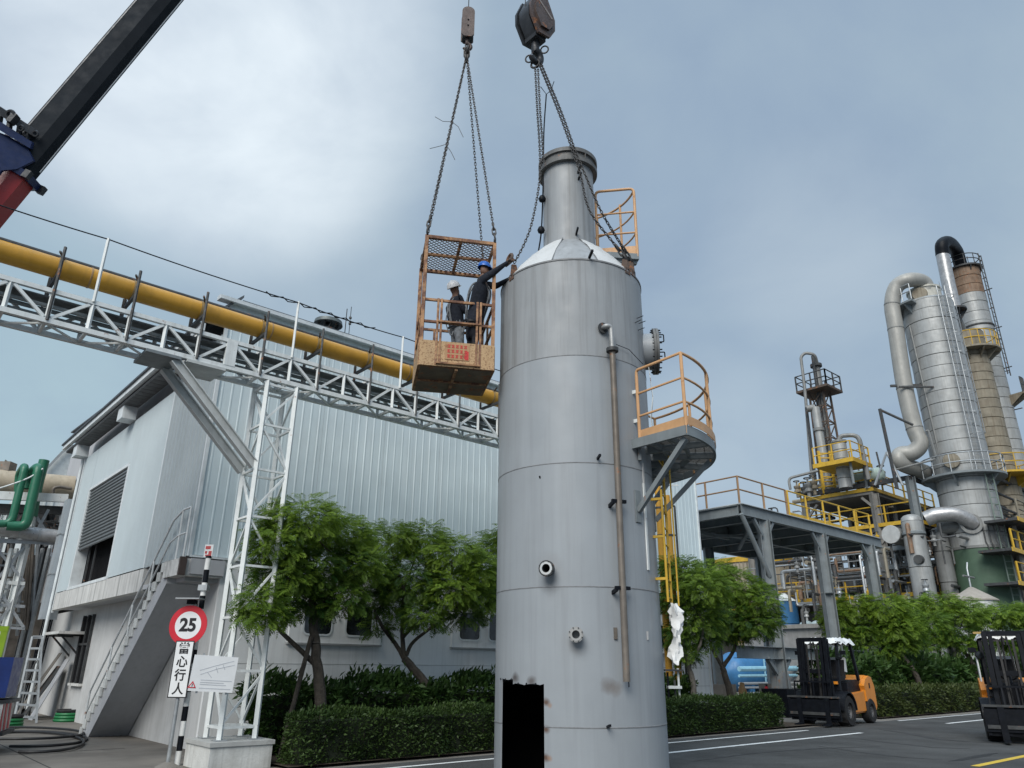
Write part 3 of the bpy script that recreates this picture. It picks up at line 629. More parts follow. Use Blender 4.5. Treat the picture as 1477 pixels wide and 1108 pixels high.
part('bumper_rail', MB().box(lo(.5, .45, .34), (1.2, 1.16, .06), (lx, ly, Z)), blockdark, crane)
lime = mat('lime_paint', (.36, .55, .03), .5)
for a in (.34, .58): part('outrigger_post', MB().box(lo(a, .6, 1.95), (.11, .11, .6), (lx, ly, Z)), lime, crane)
part('outrigger_arm', MB().box(lo(.46, .6, 2.22), (.36, .12, .1), (lx, ly, Z)), lime, crane)
dc = lo(2.2, 1.5, 0); 
part('truck_deck', MB().box(lo(4.6, 1.4, 1.15), (7.0, 2.3, .35), (lx, ly, Z)), boomred, crane)
part('chassis', MB().box(lo(4.2, 1.4, .75), (8.0, 1.0, .4), (lx, ly, Z)), black, crane)
part('turntable', MB().lathe([(0, 1.3), (.9, 1.3), (.9, 1.9), (0, 1.9)], Vector((BB.x, BB.y, 0)), 28), blockdark, crane)
part('boom_turret', MB().box(Vector((BB.x, BB.y, 2.4)), (1.3, 1.1, 1.4)), boomred, crane)
for a in (1.6, 2.8, 6.9):
    for b in (.35, 2.45):
        wh = part('wheel', MB().lathe([(.18, -.16), (.48, -.16), (.52, -.11), (.52, .11), (.48, .16), (.18, .16)], lo(a, b, .52), 26, ax=(lx, Z, ly)), rubber, crane)
        part('wheel_rim', MB().lathe([(0, -.1), (.28, -.14), (.28, .14), (0, .1)], lo(a, b, .52), 20, ax=(lx, Z, ly)), galv, wh)
part('cab', MB().box(lo(7.6, 1.4, 2.0), (1.5, 2.2, 1.5), (lx, ly, Z)), boomred, crane)
part('cab_window', MB().box(lo(7.6, .29, 2.3), (1.1, .02, .6), (lx, ly, Z)), glass_dark, crane)
part('luff_cylinder', MB().tube([Vector((BB.x, BB.y, 1.9))+dirb*.9, BB+bd*4-by*.5], .13, 14), galv, crane)
# hoist ropes
ropem = mat('wire_rope', (.05, .05, .05), .5, .5)
def rope(pts, r, label, cat='wire rope', group=None, ma=None, name='wire_rope'): return single(name, MB().tube(pts, r, 6), ma or ropem, label, cat, group, base=pts[0])
rope([H1+Z*14.9, Vector((H1.x, H1.y, BT.z+.3))], .011, 'single steel rope rising from the small brown hook block', group='hoist ropes')
o2 = hx*.31
rope([H2-hx*.3+Z*15.0, Vector((H2.x, H2.y, BT.z+.3))-hx*.28], .011, 'steel rope at the left side of the large black hook block', group='hoist ropes')
rope([H2+hx*.3+Z*15.0, Vector((H2.x, H2.y, BT.z+.3))+hx*.28], .011, 'steel rope at the right side of the large black hook block', group='hoist ropes')
rope([BA+bd*.3-by*.37, BT-by*.37], .012, 'thin pale rope running just under the crane boom', group='hoist ropes', ma=galv)
def sag(a, b, s, n=14): return [a*(1-i/n)+b*(i/n)-Z*(s*4*(i/n)*(1-i/n)) for i in range(n+1)]
def chain(pts, label, group, **k):
    mb = MB().chain(pts, **k); return single('sling_chain', mb, chainm, label, 'chain', group, base=pts[0], smooth=True)
# ================================================================ MAN BASKET
ex = Vector((.98, .197, 0)); ey = Vector((-.197, .98, 0)); BC = Vector((-1.07, 12.23, 0)); BAX = (ex, ey, Z); BZ = 6.35; hw = .62; ZT = 8.87
def K(x, y, z): return BC + ex*x + ey*y + Z*z
bk = thing('man_basket', 'rusty orange man basket with two workers hanging beside the steel tank', 'man basket', BC+Z*BZ)
def bbar(name, a, b, w=.05, h=None, ma=rusty, par=bk): return part(name, MB().bar(K(*a), K(*b), w, h), ma, par)
for x in (-hw, hw):
    for y in (-hw, hw): bbar('corner_post', (x, y, BZ-.02), (x, y, ZT), .062)
for y in (-hw, hw):
    bbar('top_beam', (-hw+.03, y, ZT-.03), (hw-.03, y, ZT-.03), .06); bbar('floor_beam', (-hw+.03, y, BZ+.02), (hw-.03, y, BZ+.02), .05, .09)
for x in (-hw, hw):
    bbar('top_beam', (x, -hw+.03, ZT-.03), (x, hw-.03, ZT-.03), .05); bbar('floor_beam', (x, -hw+.03, BZ+.02), (x, hw-.03, BZ+.02), .05, .09)
bbar('roof_bar', (-hw, -.02, ZT-.035), (hw, -.02, ZT-.035), .05); bbar('roof_bar', (0, -hw, ZT-.045), (0, hw, ZT-.045), .05)
mm = MB(); s = .095
for i in range(-14, 28):
    for sg in (1, -1):
        c = -hw*2+i*s; pts = []
        for y in (-hw, hw):
            x = c+(y+hw)*sg if sg == 1 else c+hw*2-(y+hw)
            pts.append((x, y))
        (xa, ya), (xb, yb) = pts
        def clipx(xa, ya, xb, yb):
            t0, t1 = 0., 1.
            for lim, sgn in ((hw, 1), (-hw, -1)):
                fa, fb = sgn*(xa-lim), sgn*(xb-lim)
                if fa > 0 and fb > 0: return None
                if fa > 0: t0 = max(t0, fa/(fa-fb))
                elif fb > 0: t1 = min(t1, fa/(fa-fb))
            return None if t0 >= t1 else (xa+(xb-xa)*t0, ya+(yb-ya)*t0, xa+(xb-xa)*t1, ya+(yb-ya)*t1)
        q = clipx(xa, ya, xb, yb)
        if q and math.hypot(q[2]-q[0], q[3]-q[1]) > .05: mm.bar(K(q[0], q[1], ZT-.01+sg*.003), K(q[2], q[3], ZT-.01+sg*.003), .014, .006)
part('mesh_roof', mm, mat('rusty_mesh', (.11, .085, .07), .7, rust=.3), bk, smooth=False, kind='stuff')
part('floor_plate', MB().box(K(0, 0, BZ-.022), (hw*2-.02, hw*2-.02, .012), BAX), mat('dark_floor_plate', (.16, .125, .09), .75, var=.25, rust=.35, streak=.2), bk)
bbar('floor_rib', (0, -hw, BZ-.045), (0, hw, BZ-.045), .05, .034); bbar('floor_rib', (-hw, 0, BZ-.046), (hw, 0, BZ-.046), .04, .03)
part('floor_mat', MB().box(K(0, 0, BZ+.06), (hw*2-.1, hw*2-.1, .05), BAX), rubber, bk)
panelm = mat('rusty_cream_panel', (.46, .31, .17), .75, var=.14, scale=2.5, rust=.5, rscale=34, rustcol=(.13, .07, .035), bump=.15, bscale=50)
for nm, c, sz in (('front_panel', (0, -hw-.036, BZ+.21), (hw*2+.05, .01, .46)), ('rear_panel', (0, hw+.036, BZ+.21), (hw*2+.05, .01, .46)), ('side_panel', (-hw-.036, 0, BZ+.21), (.01, hw*2, .46)), ('side_panel', (hw+.036, 0, BZ+.21), (.01, hw*2, .46))):
    part(nm, MB().box(K(*c), sz, BAX), panelm, bk)
for z in (6.82+.34, 7.58):
    for y in (-hw, hw): bbar('guard_rail', (-hw+.03, y, z), (hw-.03, y, z), .042)
    for x in (-hw, hw): bbar('guard_rail', (x, -hw+.03, z), (x, hw-.03, z), .042)
bbar('guard_rail', (-hw+.03, hw, 6.98), (-.25, hw, 6.98), .042)
for x in (-.36, -.30, .33, .39): bbar('gate_post', (x, -hw-.03, BZ+.0), (x, -hw-.03, 7.6), .038)
bbar('gate_bar', (-.36, -hw-.055, BZ+.03), (.39, -hw-.055, BZ+.03), .05, .03); bbar('gate_bar', (-.36, -hw-.05, 7.16), (.39, -hw-.05, 7.16), .03)
for x in (-.3, .35): bbar('rear_stanchion', (x, hw, BZ+.06), (x, hw, 7.58), .04)
bbar('side_brace', (-hw, -hw, 7.58), (-hw, hw*.2, 7.16), .035); bbar('side_stanchion', (-hw, 0, 6.4), (-hw, 0, 7.58), .04); bbar('side_stanchion', (hw, 0, 6.4), (hw, 0, 7.58), .04); bbar('roof_brace', (hw, hw-.35, ZT-.03), (hw, hw, ZT-.4), .04)
pb = part('notice_plate', MB().box(K(-.0, -hw-.047, BZ+.26), (.42, .006, .3), BAX), mat('notice_ground', (.42, .25, .13), .7, rust=.3), bk)
redw = mat('faded_red_lettering', (.50, .04, .035), .6, var=.25, scale=25)
random.seed(5)
for r_, zz_ in enumerate((.36, .27, .175)):   # three rows of worn red strokes, too faded in the photograph to read
    for c_ in range(5):
        x0 = -.165+c_*.072
        for k in range(3): part('worn_lettering', MB().box(K(x0+.018+random.uniform(-.004, .004), -hw-.052, BZ+zz_-.026+k*.022), (.05 if k != 1 else .038, .003, .011), BAX), redw, pb)
        part('worn_lettering', MB().box(K(x0+random.uniform(.006, .03), -hw-.0522, BZ+zz_-.004), (.012, .0034, .058), BAX), redw, pb)
part('red_patch', MB().box(K(.165, -hw-.0515, BZ+.2), (.06, .002, .16), BAX), redw, pb)
step = part('step_box', MB().box(K(.28, -.2, BZ+.16), (.42, .5, .14), BAX), mat('step_wood', (.2, .13, .07), .8), bk)  # step added under the worker's feet; the basket panel hides it
ring0 = H1+Z*13.87
part('shackle', MB().ring(ring0-Z*.05, .1, .022, Vector((1, .2, 0)), 14, 6), chainm, hb)
RG = H1+Z*13.72
for n, (x, y, l) in enumerate(((-hw, -hw, 'front left'), (hw, -hw, 'front right'), (-hw, hw, 'rear left'), (hw, hw, 'rear right'))):
    e = K(x, y, ZT+.13); part('lifting_eye', MB().ring(K(x, y, ZT+.04), .05, .018, ex, 12, 6), chainm, bk)
    d = (e-RG).normalized()
    mb = MB().chain([RG+Vector((x, y, 0)).normalized()*.04+Z*.16, RG+d*.15, e-d*.22]); mb.chain([e-d*.24, e+Z*-.02], .12, .02, .036)
    mb.chain([RG+Vector((x, y, 0)).normalized()*.04+Z*.17, RG+d*.15], .12, .021, .036)
    single('sling_chain', mb, chainm, 'sling chain from the small hook block to the %s corner of the man basket' % l, 'chain', 'sling chains of the man basket', base=RG)
fc = lambda t: (K(-hw, -hw, ZT+.13)*t+RG*(1-t))
wirem = mat('thin_wire', (.12, .11, .1), .5, .5)
for t, pts in ((.42, [(-.34, 0, .12), (-.18, 0, .01), (0, 0, 0)]), (.42, [(0, 0, 0), (.13, .02, -.1), (.24, .02, -.36)]), (.56, [(-.32, 0, -.07), (-.1, 0, 0), (0, 0, .04)]), (.56, [(0, 0, .02), (.1, 0, -.15), (.18, 0, -.33)])):
    single('loose_wire', MB().tube([fc(t)+Vector(p) for p in pts], .006, 5), wirem, 'thin loose wire on the left basket chain, the %s strand pointing %s' % ('upper' if t < .5 else 'lower', 'left' if pts[0][0] < 0 else 'right'), 'wire', 'loose wires on the basket chain')
# chains of the tank
R2 = H2+Z*13.72
part('shackle', MB().ring(H2+Z*13.74+Vector((.0, 0, 0)), .1, .026, Vector((.5, 1, 0)), 14, 6), chainm, hb2)
for s, dx, dz in ((-1, -.13, .16), (1, .2, .42)): part('shackle', MB().ring(H2+Z*(13.72+dz)+Vector((dx, 0, 0)), .085, .018, Vector((.3, 1, .2)), 14, 6), chainm, hb2)
L0_ = tp(-148, 8.4, 1.27); 
def smooth_(pts, n=6):
    o = []; P = [Vector(p) for p in pts]; P = [P[0]*2-P[1]]+P+[P[-1]*2-P[-2]]
    for a, b, c, d in zip(P, P[1:], P[2:], P[3:]):
        for i in range(n):
            t = i/n; o.append(.5*((2*b)+(c-a)*t+(2*a-5*b+4*c-d)*t*t+(3*b-a-3*c+d)*t**3))
    return o+[P[-2]]
tc1 = smooth_([aty(772, 99, 12.39), aty(775, 160, 12.2), aty(778.5, 215, 11.95), aty(778, 262, 11.85), aty(768, 318, 11.75), aty(757, 350, 11.72), L0_])
chain(tc1, "left sling chain of the tank, bowed towards the worker's hands", 'sling chains of the tank')
tc2 = smooth_([aty(776, 99, 12.42), aty(779, 160, 12.3), aty(782, 200, 12.15), aty(783, 232, 12.1)])
chain(tc2, 'short slack chain hanging just left of the chimney neck', 'sling chains of the tank')
rp_ = [aty(788, 136, 12.6), aty(784.5, 190, 12.45), aty(783.5, 260, 12.3), aty(781, 330, 12.2), aty(776.5, 364, 12.15)]
tg = thing('tag_line', 'black tag rope with two dark lumps hanging left of the chimney neck', 'rope', rp_[0])
part('rope', MB().tube(smooth_(rp_), .016, 6), black, tg)
for x, y, d in ((782, 287, 12.2), (780.5, 332, 12.15)): part('tape_lump', MB().lathe([(0, -.09), (.06, -.05), (.075, .0), (.05, .06), (0, .09)], aty(x, y, d), 10), black, tg)
part('rope_fork', MB().tube([rp_[0]+Vector((-.12, 0, .2)), rp_[0], rp_[0]+Vector((.1, 0, .1)), rp_[0]+Vector((.17, 0, .35))], .009, 5), black, tg)
ea = tp(-44, 8.42, 1.27); eb = tp(-35, 8.46, 1.27)
nk = lambda x, y, d=11.72: aty(x, y, d)
for e, pa, lab in ((ea, [aty(778, 94, 12.36), aty(805, 160, 11.9), nk(827.5, 222), nk(838, 255, 11.7), aty(851, 305, 11.55)], 'right sling chain of the tank, lower of the pair crossing the neck'),
                   (eb, [aty(781, 93, 12.38), aty(809, 160, 11.93), nk(830, 218), nk(844, 252, 11.7), aty(867, 305, 11.62)], 'right sling chain of the tank, upper of the pair crossing the neck')):
    p = smooth_(pa+[e-(e-pa[-1]).normalized()*.25]); mb = MB().chain(p); mb.chain([p[-1], e], .12, .02, .036)
    single('sling_chain', mb, chainm, lab, 'chain', 'sling chains of the tank', base=p[0])
# ================================================================ THE TWO WORKERS
def skin_mesh(name, nodes, edges, root, sub=2):
    names = list(nodes); me = bpy.data.meshes.new(name); me.from_pydata([nodes[n][0] for n in names], [(names.index(a), names.index(b)) for a, b in edges], [])
    o = bpy.data.objects.new(name, me); COL.objects.link(o); o.modifiers.new('s', 'SKIN'); o.modifiers.new('b', 'SUBSURF').levels = sub
    for i, n in enumerate(names):
        r = nodes[n][1]; r = r if isinstance(r, tuple) else (r, r)
        sv = me.skin_vertices[0].data[i]; sv.radius = r; sv.use_root = n == root
    dg = bpy.context.evaluated_depsgraph_get(); dg.update(); m2 = bpy.data.meshes.new_from_object(o.evaluated_get(dg)); bpy.data.objects.remove(o)
    m2.name = name; m2.polygons.foreach_set('use_smooth', [True]*len(m2.polygons)); return m2
skinm = mat('skin', (.15, .08, .053), .6, var=.08); navy = mat('navy_work_shirt', (.009, .012, .020), .9, var=.3, scale=12, bump=.5, bscale=22)
greycamo = mat('grey_work_trousers', (.17, .185, .2), .9, var=.4, scale=16, bump=.4, bscale=24); darktr = mat('dark_work_trousers', (.016, .018, .026), .9, var=.3, bump=.5, bscale=22); boot = mat('work_boots', (.02, .018, .016), .7)
glove = mat('dark_gloves', (.035, .032, .03), .9)
def person(label, P, face, helmet_ma, shirt, trousers, handm, hatup):
    """P: joint name -> (point, radius); face: unit vector the head looks along"""
    root = thing('person', label, 'person', (P['footL'][0]+P['footR'][0])/2)
    off = root.location
    nd = {n: (p-off, r) for n, (p, r) in P.items()}
    E = [('pelvis', 'belly'), ('belly', 'chest'), ('chest', 'neck'), ('neck', 'skull'), ('skull', 'crown'), ('chest', 'shL'), ('shL', 'elL'), ('elL', 'wrL'), ('chest', 'shR'), ('shR', 'elR'), ('elR', 'wrR'),
         ('pelvis', 'hipL'), ('hipL', 'knL'), ('knL', 'anL'), ('anL', 'footL'), ('pelvis', 'hipR'), ('hipR', 'knR'), ('knR', 'anR'), ('anR', 'footR')]
    up = (nd['crown'][0]-nd['neck'][0]).normalized(); sd_ = face.cross(up).normalized()
    nd['jaw'] = (nd['skull'][0]+face*.055-up*.075, .038); nd['nose'] = (nd['skull'][0]+face*.112-up*.012, .013); E += [('skull', 'jaw'), ('skull', 'nose')]
    for s, n in ((1, 'earA'), (-1, 'earB')): nd[n] = (nd['skull'][0]+sd_*s*.088-up*.01, .016); E.append(('skull', n))
    for s in 'LR':     # palm, four fingers and a thumb, curled
        w = nd['wr'+s][0]; d = (w-nd['el'+s][0]).normalized(); q = d.cross(Z).normalized(); c = q.cross(d)
        nd['palm'+s] = (w+d*.07, (.03, .026)); E.append(('wr'+s, 'palm'+s))
        for i, ln in enumerate((.062, .072, .068, .054)):
            b = w+d*.1+q*(.026*(1.5-i)); nd['f%da'%i+s] = (b, .0105); nd['f%db'%i+s] = (b+d*ln*.6-c*ln*.25, .0095); nd['f%dc'%i+s] = (b+d*ln*.75-c*ln*.85, .008); E += [('palm'+s, 'f%da'%i+s), ('f%da'%i+s, 'f%db'%i+s), ('f%db'%i+s, 'f%dc'%i+s)]
        nd['t0'+s] = (w+d*.05+q*.042-c*.01, .012); nd['t1'+s] = (w+d*.09+q*.055-c*.035, .0095); E += [('palm'+s, 't0'+s), ('t0'+s, 't1'+s)]
    me = skin_mesh('person_body', nd, E, 'pelvis')
    for m_ in (shirt, trousers, skinm, handm, boot): me.materials.append(m_)
    keys = list(nd); cls = []
    for k in keys:
        if k in ('belly', 'chest') or k[:2] in ('sh', 'el', 'wr'): cls.append(0)
        elif k[:3] in ('pel', 'hip') or k[:2] == 'kn': cls.append(1)
        elif k[:2] == 'an' or k[:4] == 'foot': cls.append(4)
        elif k[0] == 'f' or k[0] == 't' or k[:4] == 'palm': cls.append(3)
        else: cls.append(2)
    KP = np.array([nd[k][0][:] for k in keys]); cen = np.array([p.center[:] for p in me.polygons]); near = np.argmin(((cen[:, None]-KP[None])**2).sum(2), 1)
    for p, i in zip(me.polygons, near): p.material_index = cls[i]
    b = part('person_body', me, None, root)
    sk = nd['skull'][0]+off
    hc = sk+up*.045; X = face; Y = sd_
    prof = [(.0, .135), (.05, .128), (.09, .105), (.118, .065), (.13, .015), (.132, 0), (.126, -.002)]
    hel = part('helmet', MB().lathe(prof, hc, 22, ax=(X, Y, up)), helmet_ma, root)
    br = MB(); n = 14
    for i in range(n+1):
        a = R(-70+140*i/n); r0_, r1_ = .128, .128+.045*math.cos(R(-70+140*i/n))
        br.v += [hc+X*(r0_*math.cos(a))+Y*(r0_*math.sin(a))+up*.005, hc+X*(r1_*math.cos(a))+Y*(r1_*math.sin(a))*.95-up*.012]
    for i in range(n): br.f.append((2*i, 2*i+1, 2*i+3, 2*i+2))
    part('brim', br, helmet_ma, hel)
    part('ridge', MB().tube([hc-X*.1+up*.09, hc+up*.138, hc+X*.1+up*.09], .012, 6), helmet_ma, hel)
    part('chin_strap', MB().tube([hc+Y*.1-up*.0, sk+face*.03-up*.115+Y*.03, hc-Y*.1], .006, 5), black, root)
    for s in (1, -1):
        part('eye', MB().lathe([(0, -.011), (.008, -.008), (.011, 0), (.008, .008), (0, .011)], sk+face*.088+Y*s*.034+up*.012, 8), mat('eye_dark', (.03, .025, .02), .3) if 'eye_dark' not in bpy.data.materials else bpy.data.materials['eye_dark'], root)
    part('mouth', MB().box(sk+face*.088-up*.062, (.006, .045, .008), (face, sd_, up)), bpy.data.materials['eye_dark'], root)
    # fall harness
    hm = bpy.data.materials.get('harness_webbing') or mat('harness_webbing', (.16, .17, .18), .8, var=.3, scale=30)
    ch, pe = P['chest'][0], P['pelvis'][0]
    for s in ('shL', 'shR'):
        sp = P[s][0]; mid = (sp+ch)/2
        part('harness_strap', MB().tube(smooth_([pe-face*.14+Z*.05, ch-face*.18+(mid-ch)*.4, mid+Z*.13, ch+face*.18+(mid-ch)*.6, pe+face*.14+(sp-ch)*.2+Z*.12]), .017, 5), hm, root)
    part('harness_belt', MB().lathe([(.2, -.022), (.21, -.02), (.21, .02), (.2, .022)], pe+Z*.13, 20, ax=(face, face.cross(Z).normalized(), Z)), black, root)
    part('lanyard', MB().tube(smooth_([ch-face*.16, ch-face*.24-Z*.22, ch-face*.2-Z*.4, pe-face*.18-Z*.05, pe-face*.1+Z*.13]), .012, 6), hm, root)
    return root
FZ = BZ+.085
def a1(x, y, d): return aty(x, y, d)
fx = (ex*.85+ey*.25).normalized()
d1 = 12.5
hip = a1(660, 478, d1); base = Vector((hip.x, hip.y, FZ)); sdv = Vector((fx.y, -fx.x, 0))
P1 = {'pelvis': (hip, (.185, .15)), 'belly': (a1(657, 460, d1), (.185, .15)), 'chest': (a1(655.5, 442, d1), (.205, .155)), 'neck': (a1(655.5, 429, d1), .06), 'skull': (a1(655.5, 418, d1), (.083, .088)), 'crown': (a1(651.5, 411.5, d1), .07)}
hd1 = (ex*.75+ey*.62).normalized(); uv1 = (Z*.85-hd1*.5).normalized(); sk1 = P1['skull'][0]; P1['crown'] = (sk1+uv1*.055, .07); P1['neck'] = (sk1-uv1*.105+hd1*.0, .06)
ch = P1['chest'][0]
for s, k in (('R', 1), ('L', -1)):
    sp = ch+sdv*.22*k+Z*.06; P1['sh'+s] = (sp, .088); P1['el'+s] = (sp+fx*.1+sdv*.04*k-Z*.26, .066); P1['wr'+s] = (sp+fx*.33-Z*.25+sdv*-.03*k, .036)
    P1['hip'+s] = (hip+sdv*.09*k-Z*.07, .095); P1['kn'+s] = (base+sdv*.1*k+Z*.5+fx*.03, .07); P1['an'+s] = (base+sdv*.1*k+Z*.1, .05); P1['foot'+s] = (base+sdv*.12*k+fx*.15+Z*.045, .042)
f1 = (hd1*.85+Z*.5).normalized()
hatw = mat('white_helmet', (.80, .80, .80), .3, var=.03); hatb = mat('blue_helmet', (.022, .11, .42), .3)
person('person in white helmet and grey trousers looking up from the back of the basket', P1, f1, hatw, navy, greycamo, glove, 0)
d2 = 11.86
FZ2 = FZ+.15
hip = a1(681, 479, d2); base = Vector((hip.x, hip.y, FZ2))
P2 = {'pelvis': (hip, (.19, .155)), 'belly': (a1(686, 456, d2), (.195, .16)), 'chest': (a1(691, 426, d2), (.215, .165)), 'neck': (a1(697, 401.5, d2), .062), 'skull': (a1(699, 390.5, d2), (.083, .088)), 'crown': (a1(697.5, 382.5, d2), .07)}
ch = P2['chest'][0]
hand = tp(-149, 8.53, 1.4); hand2 = a1(728, 402, 11.95)
P2['shR'] = (a1(690, 407, d2-.2), .09); P2['elR'] = (a1(712, 393, 11.72), .067); P2['wrR'] = (a1(730.5, 379.5, 11.66), .038)
P2['shL'] = (a1(700, 411, d2+.2), .088); P2['elL'] = (a1(716, 413, 12.05), .064); P2['wrL'] = (a1(731, 404, 11.85), .038)
for s, k in (('R', 1), ('L', -1)):
    P2['hip'+s] = (hip+sdv*.09*k-Z*.08, .1); P2['kn'+s] = (base+sdv*.1*k+Z*.42+fx*.03, .074); P2['an'+s] = (base+sdv*.1*k+Z*.1, .05); P2['foot'+s] = (base+sdv*.12*k+fx*.14+Z*.045, .042)
f2 = (fx*.88-Z*.12-ey*.32).normalized()
person('person in blue helmet and dark clothes reaching from the basket to the tank', P2, f2, hatb, navy, darktr, glove, 0)
# shackle the worker is fitting
sk_ = thing('lifting_shackle', "large rusty shackle in the hands of the worker at the tank's edge", 'shackle', tp(-149, 8.45, 1.35))
part('bow', MB().ring(tp(-149, 8.5, 1.34), .1, .028, trad(-149)+Z*.2, 14, 6, .85), lug, sk_)
part('pin', MB().tube([tp(-149, 8.42, 1.34)-ttan(-149)*.13, tp(-149, 8.42, 1.34)+ttan(-149)*.13], .026, 8), lug, sk_)
# ================================================================ PIPE BRIDGE
random.seed(11)
F0, F1, ZB, ZTc = 13.2, 13.8, 6.8, 7.33; UA, UB = 1.41-1.2*8, 1.41+1.2*13.5
br = thing('pipe_bridge', 'white lattice pipe bridge crossing in front of the metal-clad hall', 'pipe bridge', W(5.5, 13.5, 0))
def bp_(name, a, b, w, h=None, ma=whitesteel, par=br, up=Z): return part(name, MB().bar(W(*a), W(*b), w, h), ma, par, smooth=False)
for v in (F0, F1):
    for z, h in ((ZB, .085), (ZTc, .075)): bp_('chord', (UA, v, z), (UB, v, z), .075, h)
nodes = [UA+.6*i for i in range(int((UB-UA)/.6)+1)]
for i, u in enumerate(nodes):
    low = i % 2 == 0
    for v in (F0, F1):
        if v == F0 and i in (7, 21): 
            part('splice_plate', MB().gbox(u-.1, u+.1, v-.045, v+.045, ZB+.03, ZTc), whitesteel, br)
        bp_('upright', (u, v, ZB+.04), (u, v, ZTc-.037), .055)
        if i+1 < len(nodes):
            a, b = ((u+.05, v, ZB+.06), (u+.55, v, ZTc-.05)) if low else ((u+.05, v, ZTc-.05), (u+.55, v, ZB+.06))
            bp_('diagonal', a, b, .05)
    bp_('cross_tie', (u, F0+.04, ZB-.0), (u, F1-.04, ZB-.0), .05); bp_('cross_tie', (u, F0+.04, ZTc), (u, F1-.04, ZTc), .045)
    if i+1 < len(nodes) and low: bp_('bottom_brace', (u, F0+.04, ZB-.03), (u+.6, F1-.04, ZB-.03), .035, .03); bp_('bottom_brace', (u+.6, F1-.04, ZB-.031), (u+1.2, F0+.04, ZB-.031), .035, .03)
    if low and UA+.5 < u < UB-.5:       # dark goal-posts that carry the yellow pipe
        st_ = bp_('pipe_stanchion', (u, F0-.05, ZB+.0), (u, F0-.05, 8.16), .04, .035, darksteel)
        bp_('pipe_stanchion', (u-.02, F1+.05, ZB+.2), (u-.02, F1+.05, 7.85), .05, .05, darksteel)
        bp_('pipe_bearer', (u, F0-.05, 7.68), (u, F1+.05, 7.68), .05, .06, darksteel)
        bp_('pipe_clip', (u-.06, F0-.03, 8.06), (u+.06, 13.42, 8.06), .03, .03, darksteel)
        part('saddle', MB().lathe([(.184, -.02), (.192, -.02), (.192, .02), (.184, .02)], W(u, 13.5, 7.9), 18, ax=(V, Z, U)), mat('saddle_strap', (.3, .2, .08), .6) if 'saddle_strap' not in bpy.data.materials else bpy.data.materials['saddle_strap'], br)
# walkway sheet and cable trays inside the bridge
part('walkway_sheet', MB().gbox(UA, UB, F0+.07, F1-.07, 7.24, 7.262), mat('dark_walkway', (.11, .12, .125), .7, var=.3), br)
for v, z, r in ((13.34, 7.12, .035), (13.5, 7.0, .022), (13.6, 7.14, .04), (13.68, 6.93, .02)):
    part('inner_pipe', MB().tube([W(UA, v, z), W(UB, v, z)], r, 8), darksteel if r == .06 else greysteel, br)
for u in (2.0, 5.6, 8.15, 14.0, -1.0): bp_('tall_pole', (u, F0-.045, ZTc), (u, F0-.045, 8.58), .04, .04)
# plate and knee braces to the tower
part('gusset_plate', MB().gbox(2.95, 3.55, F0-.06, F1+.1, ZB-.1, ZB-.045), greysteel, br)
part('gusset_plate', MB().gbox(3.65, 4.35, F0-.06, F1+.1, ZB-.1, ZB-.045), mat('pale_steel', (.5, .52, .51), .5, streak=.2), br)
for v in (F0+.02, F1-.02):
    part('knee_brace', MB().ibeam(W(3.45, v, ZB-.1), W(5.17, v, 5.05), .13, .16, .018), bpy.data.materials['pale_steel'], br, smooth=False)
# lattice tower
tw = thing('lattice_tower', 'white square lattice tower on a concrete block carrying the pipe bridge', 'lattice tower', W(5.5, 13.5, 0))
part('concrete_plinth', MB().gbox(4.98, 6.02, 12.95, 14.05, 0, .42), mat('painted_plinth', (.58, .585, .56), .85, var=.1, streak=.6, streakcol=(.2, .2, .18), dirt=.5, dirtcol=(.25, .24, .21), bump=.3), tw)
part('plinth_edge', MB().gbox(4.955, 6.045, 12.925, 14.075, .36, .425), mat('plinth_cap', (.40, .405, .39), .85, dirt=.6), tw)
LG = [(5.2, 13.2), (5.8, 13.2), (5.8, 13.8), (5.2, 13.8)]
for u, v in LG:
    part('leg', MB().bar(W(u, v, .43), W(u, v, ZB-.05), .075, .075), whitesteel, tw, smooth=False); part('base_plate', MB().gbox(u-.1, u+.1, v-.1, v+.1, .425, .445), galv, tw)
lev = [.62]+[.62+.875*i for i in range(1, 7)]+[6.68]
for k in range(4):
    (ua, va), (ub, vb) = LG[k], LG[(k+1) % 4]
    for i, z in enumerate(lev):
        part('tie', MB().bar(W(ua, va, z), W(ub, vb, z), .04), whitesteel, tw, smooth=False)
        if i+1 < len(lev):
            a, b = (W(ua, va, z+.04), W(ub, vb, lev[i+1]-.04)) if (i+k) % 2 == 0 else (W(ub, vb, z+.04), W(ua, va, lev[i+1]-.04))
            part('diagonal', MB().bar(a, b, .036), whitesteel, tw, smooth=False)
t2 = thing('lattice_tower', 'white lattice tower holding the far end of the pipe bridge, hidden by the steel tank', 'lattice tower', W(14.3, 13.5, 0))  # tower added as a support, placed where the tank hides it from the camera
for u, v in ((14.0, 13.2), (14.6, 13.2), (14.6, 13.8), (14.0, 13.8)): part('leg', MB().bar(W(u, v, 0), W(u, v, ZB-.05), .085), whitesteel, t2)
for z in range(1, 7): part('tie', MB().bar(W(14.0, 13.2, z), W(14.6, 13.2, z), .05), whitesteel, t2); part('diagonal', MB().bar(W(14.0, 13.2, z-.9), W(14.6, 13.2, z-.05), .042), whitesteel, t2)
yp = thing('yellow_pipe', 'thick yellow pipe running along the top of the white bridge', 'pipe', W(5.5, 13.5, 7.92))
us = [UA-.4]+[UA+.2+3.3*i for i in range(1, 8)]
us[-1] = UB-.4
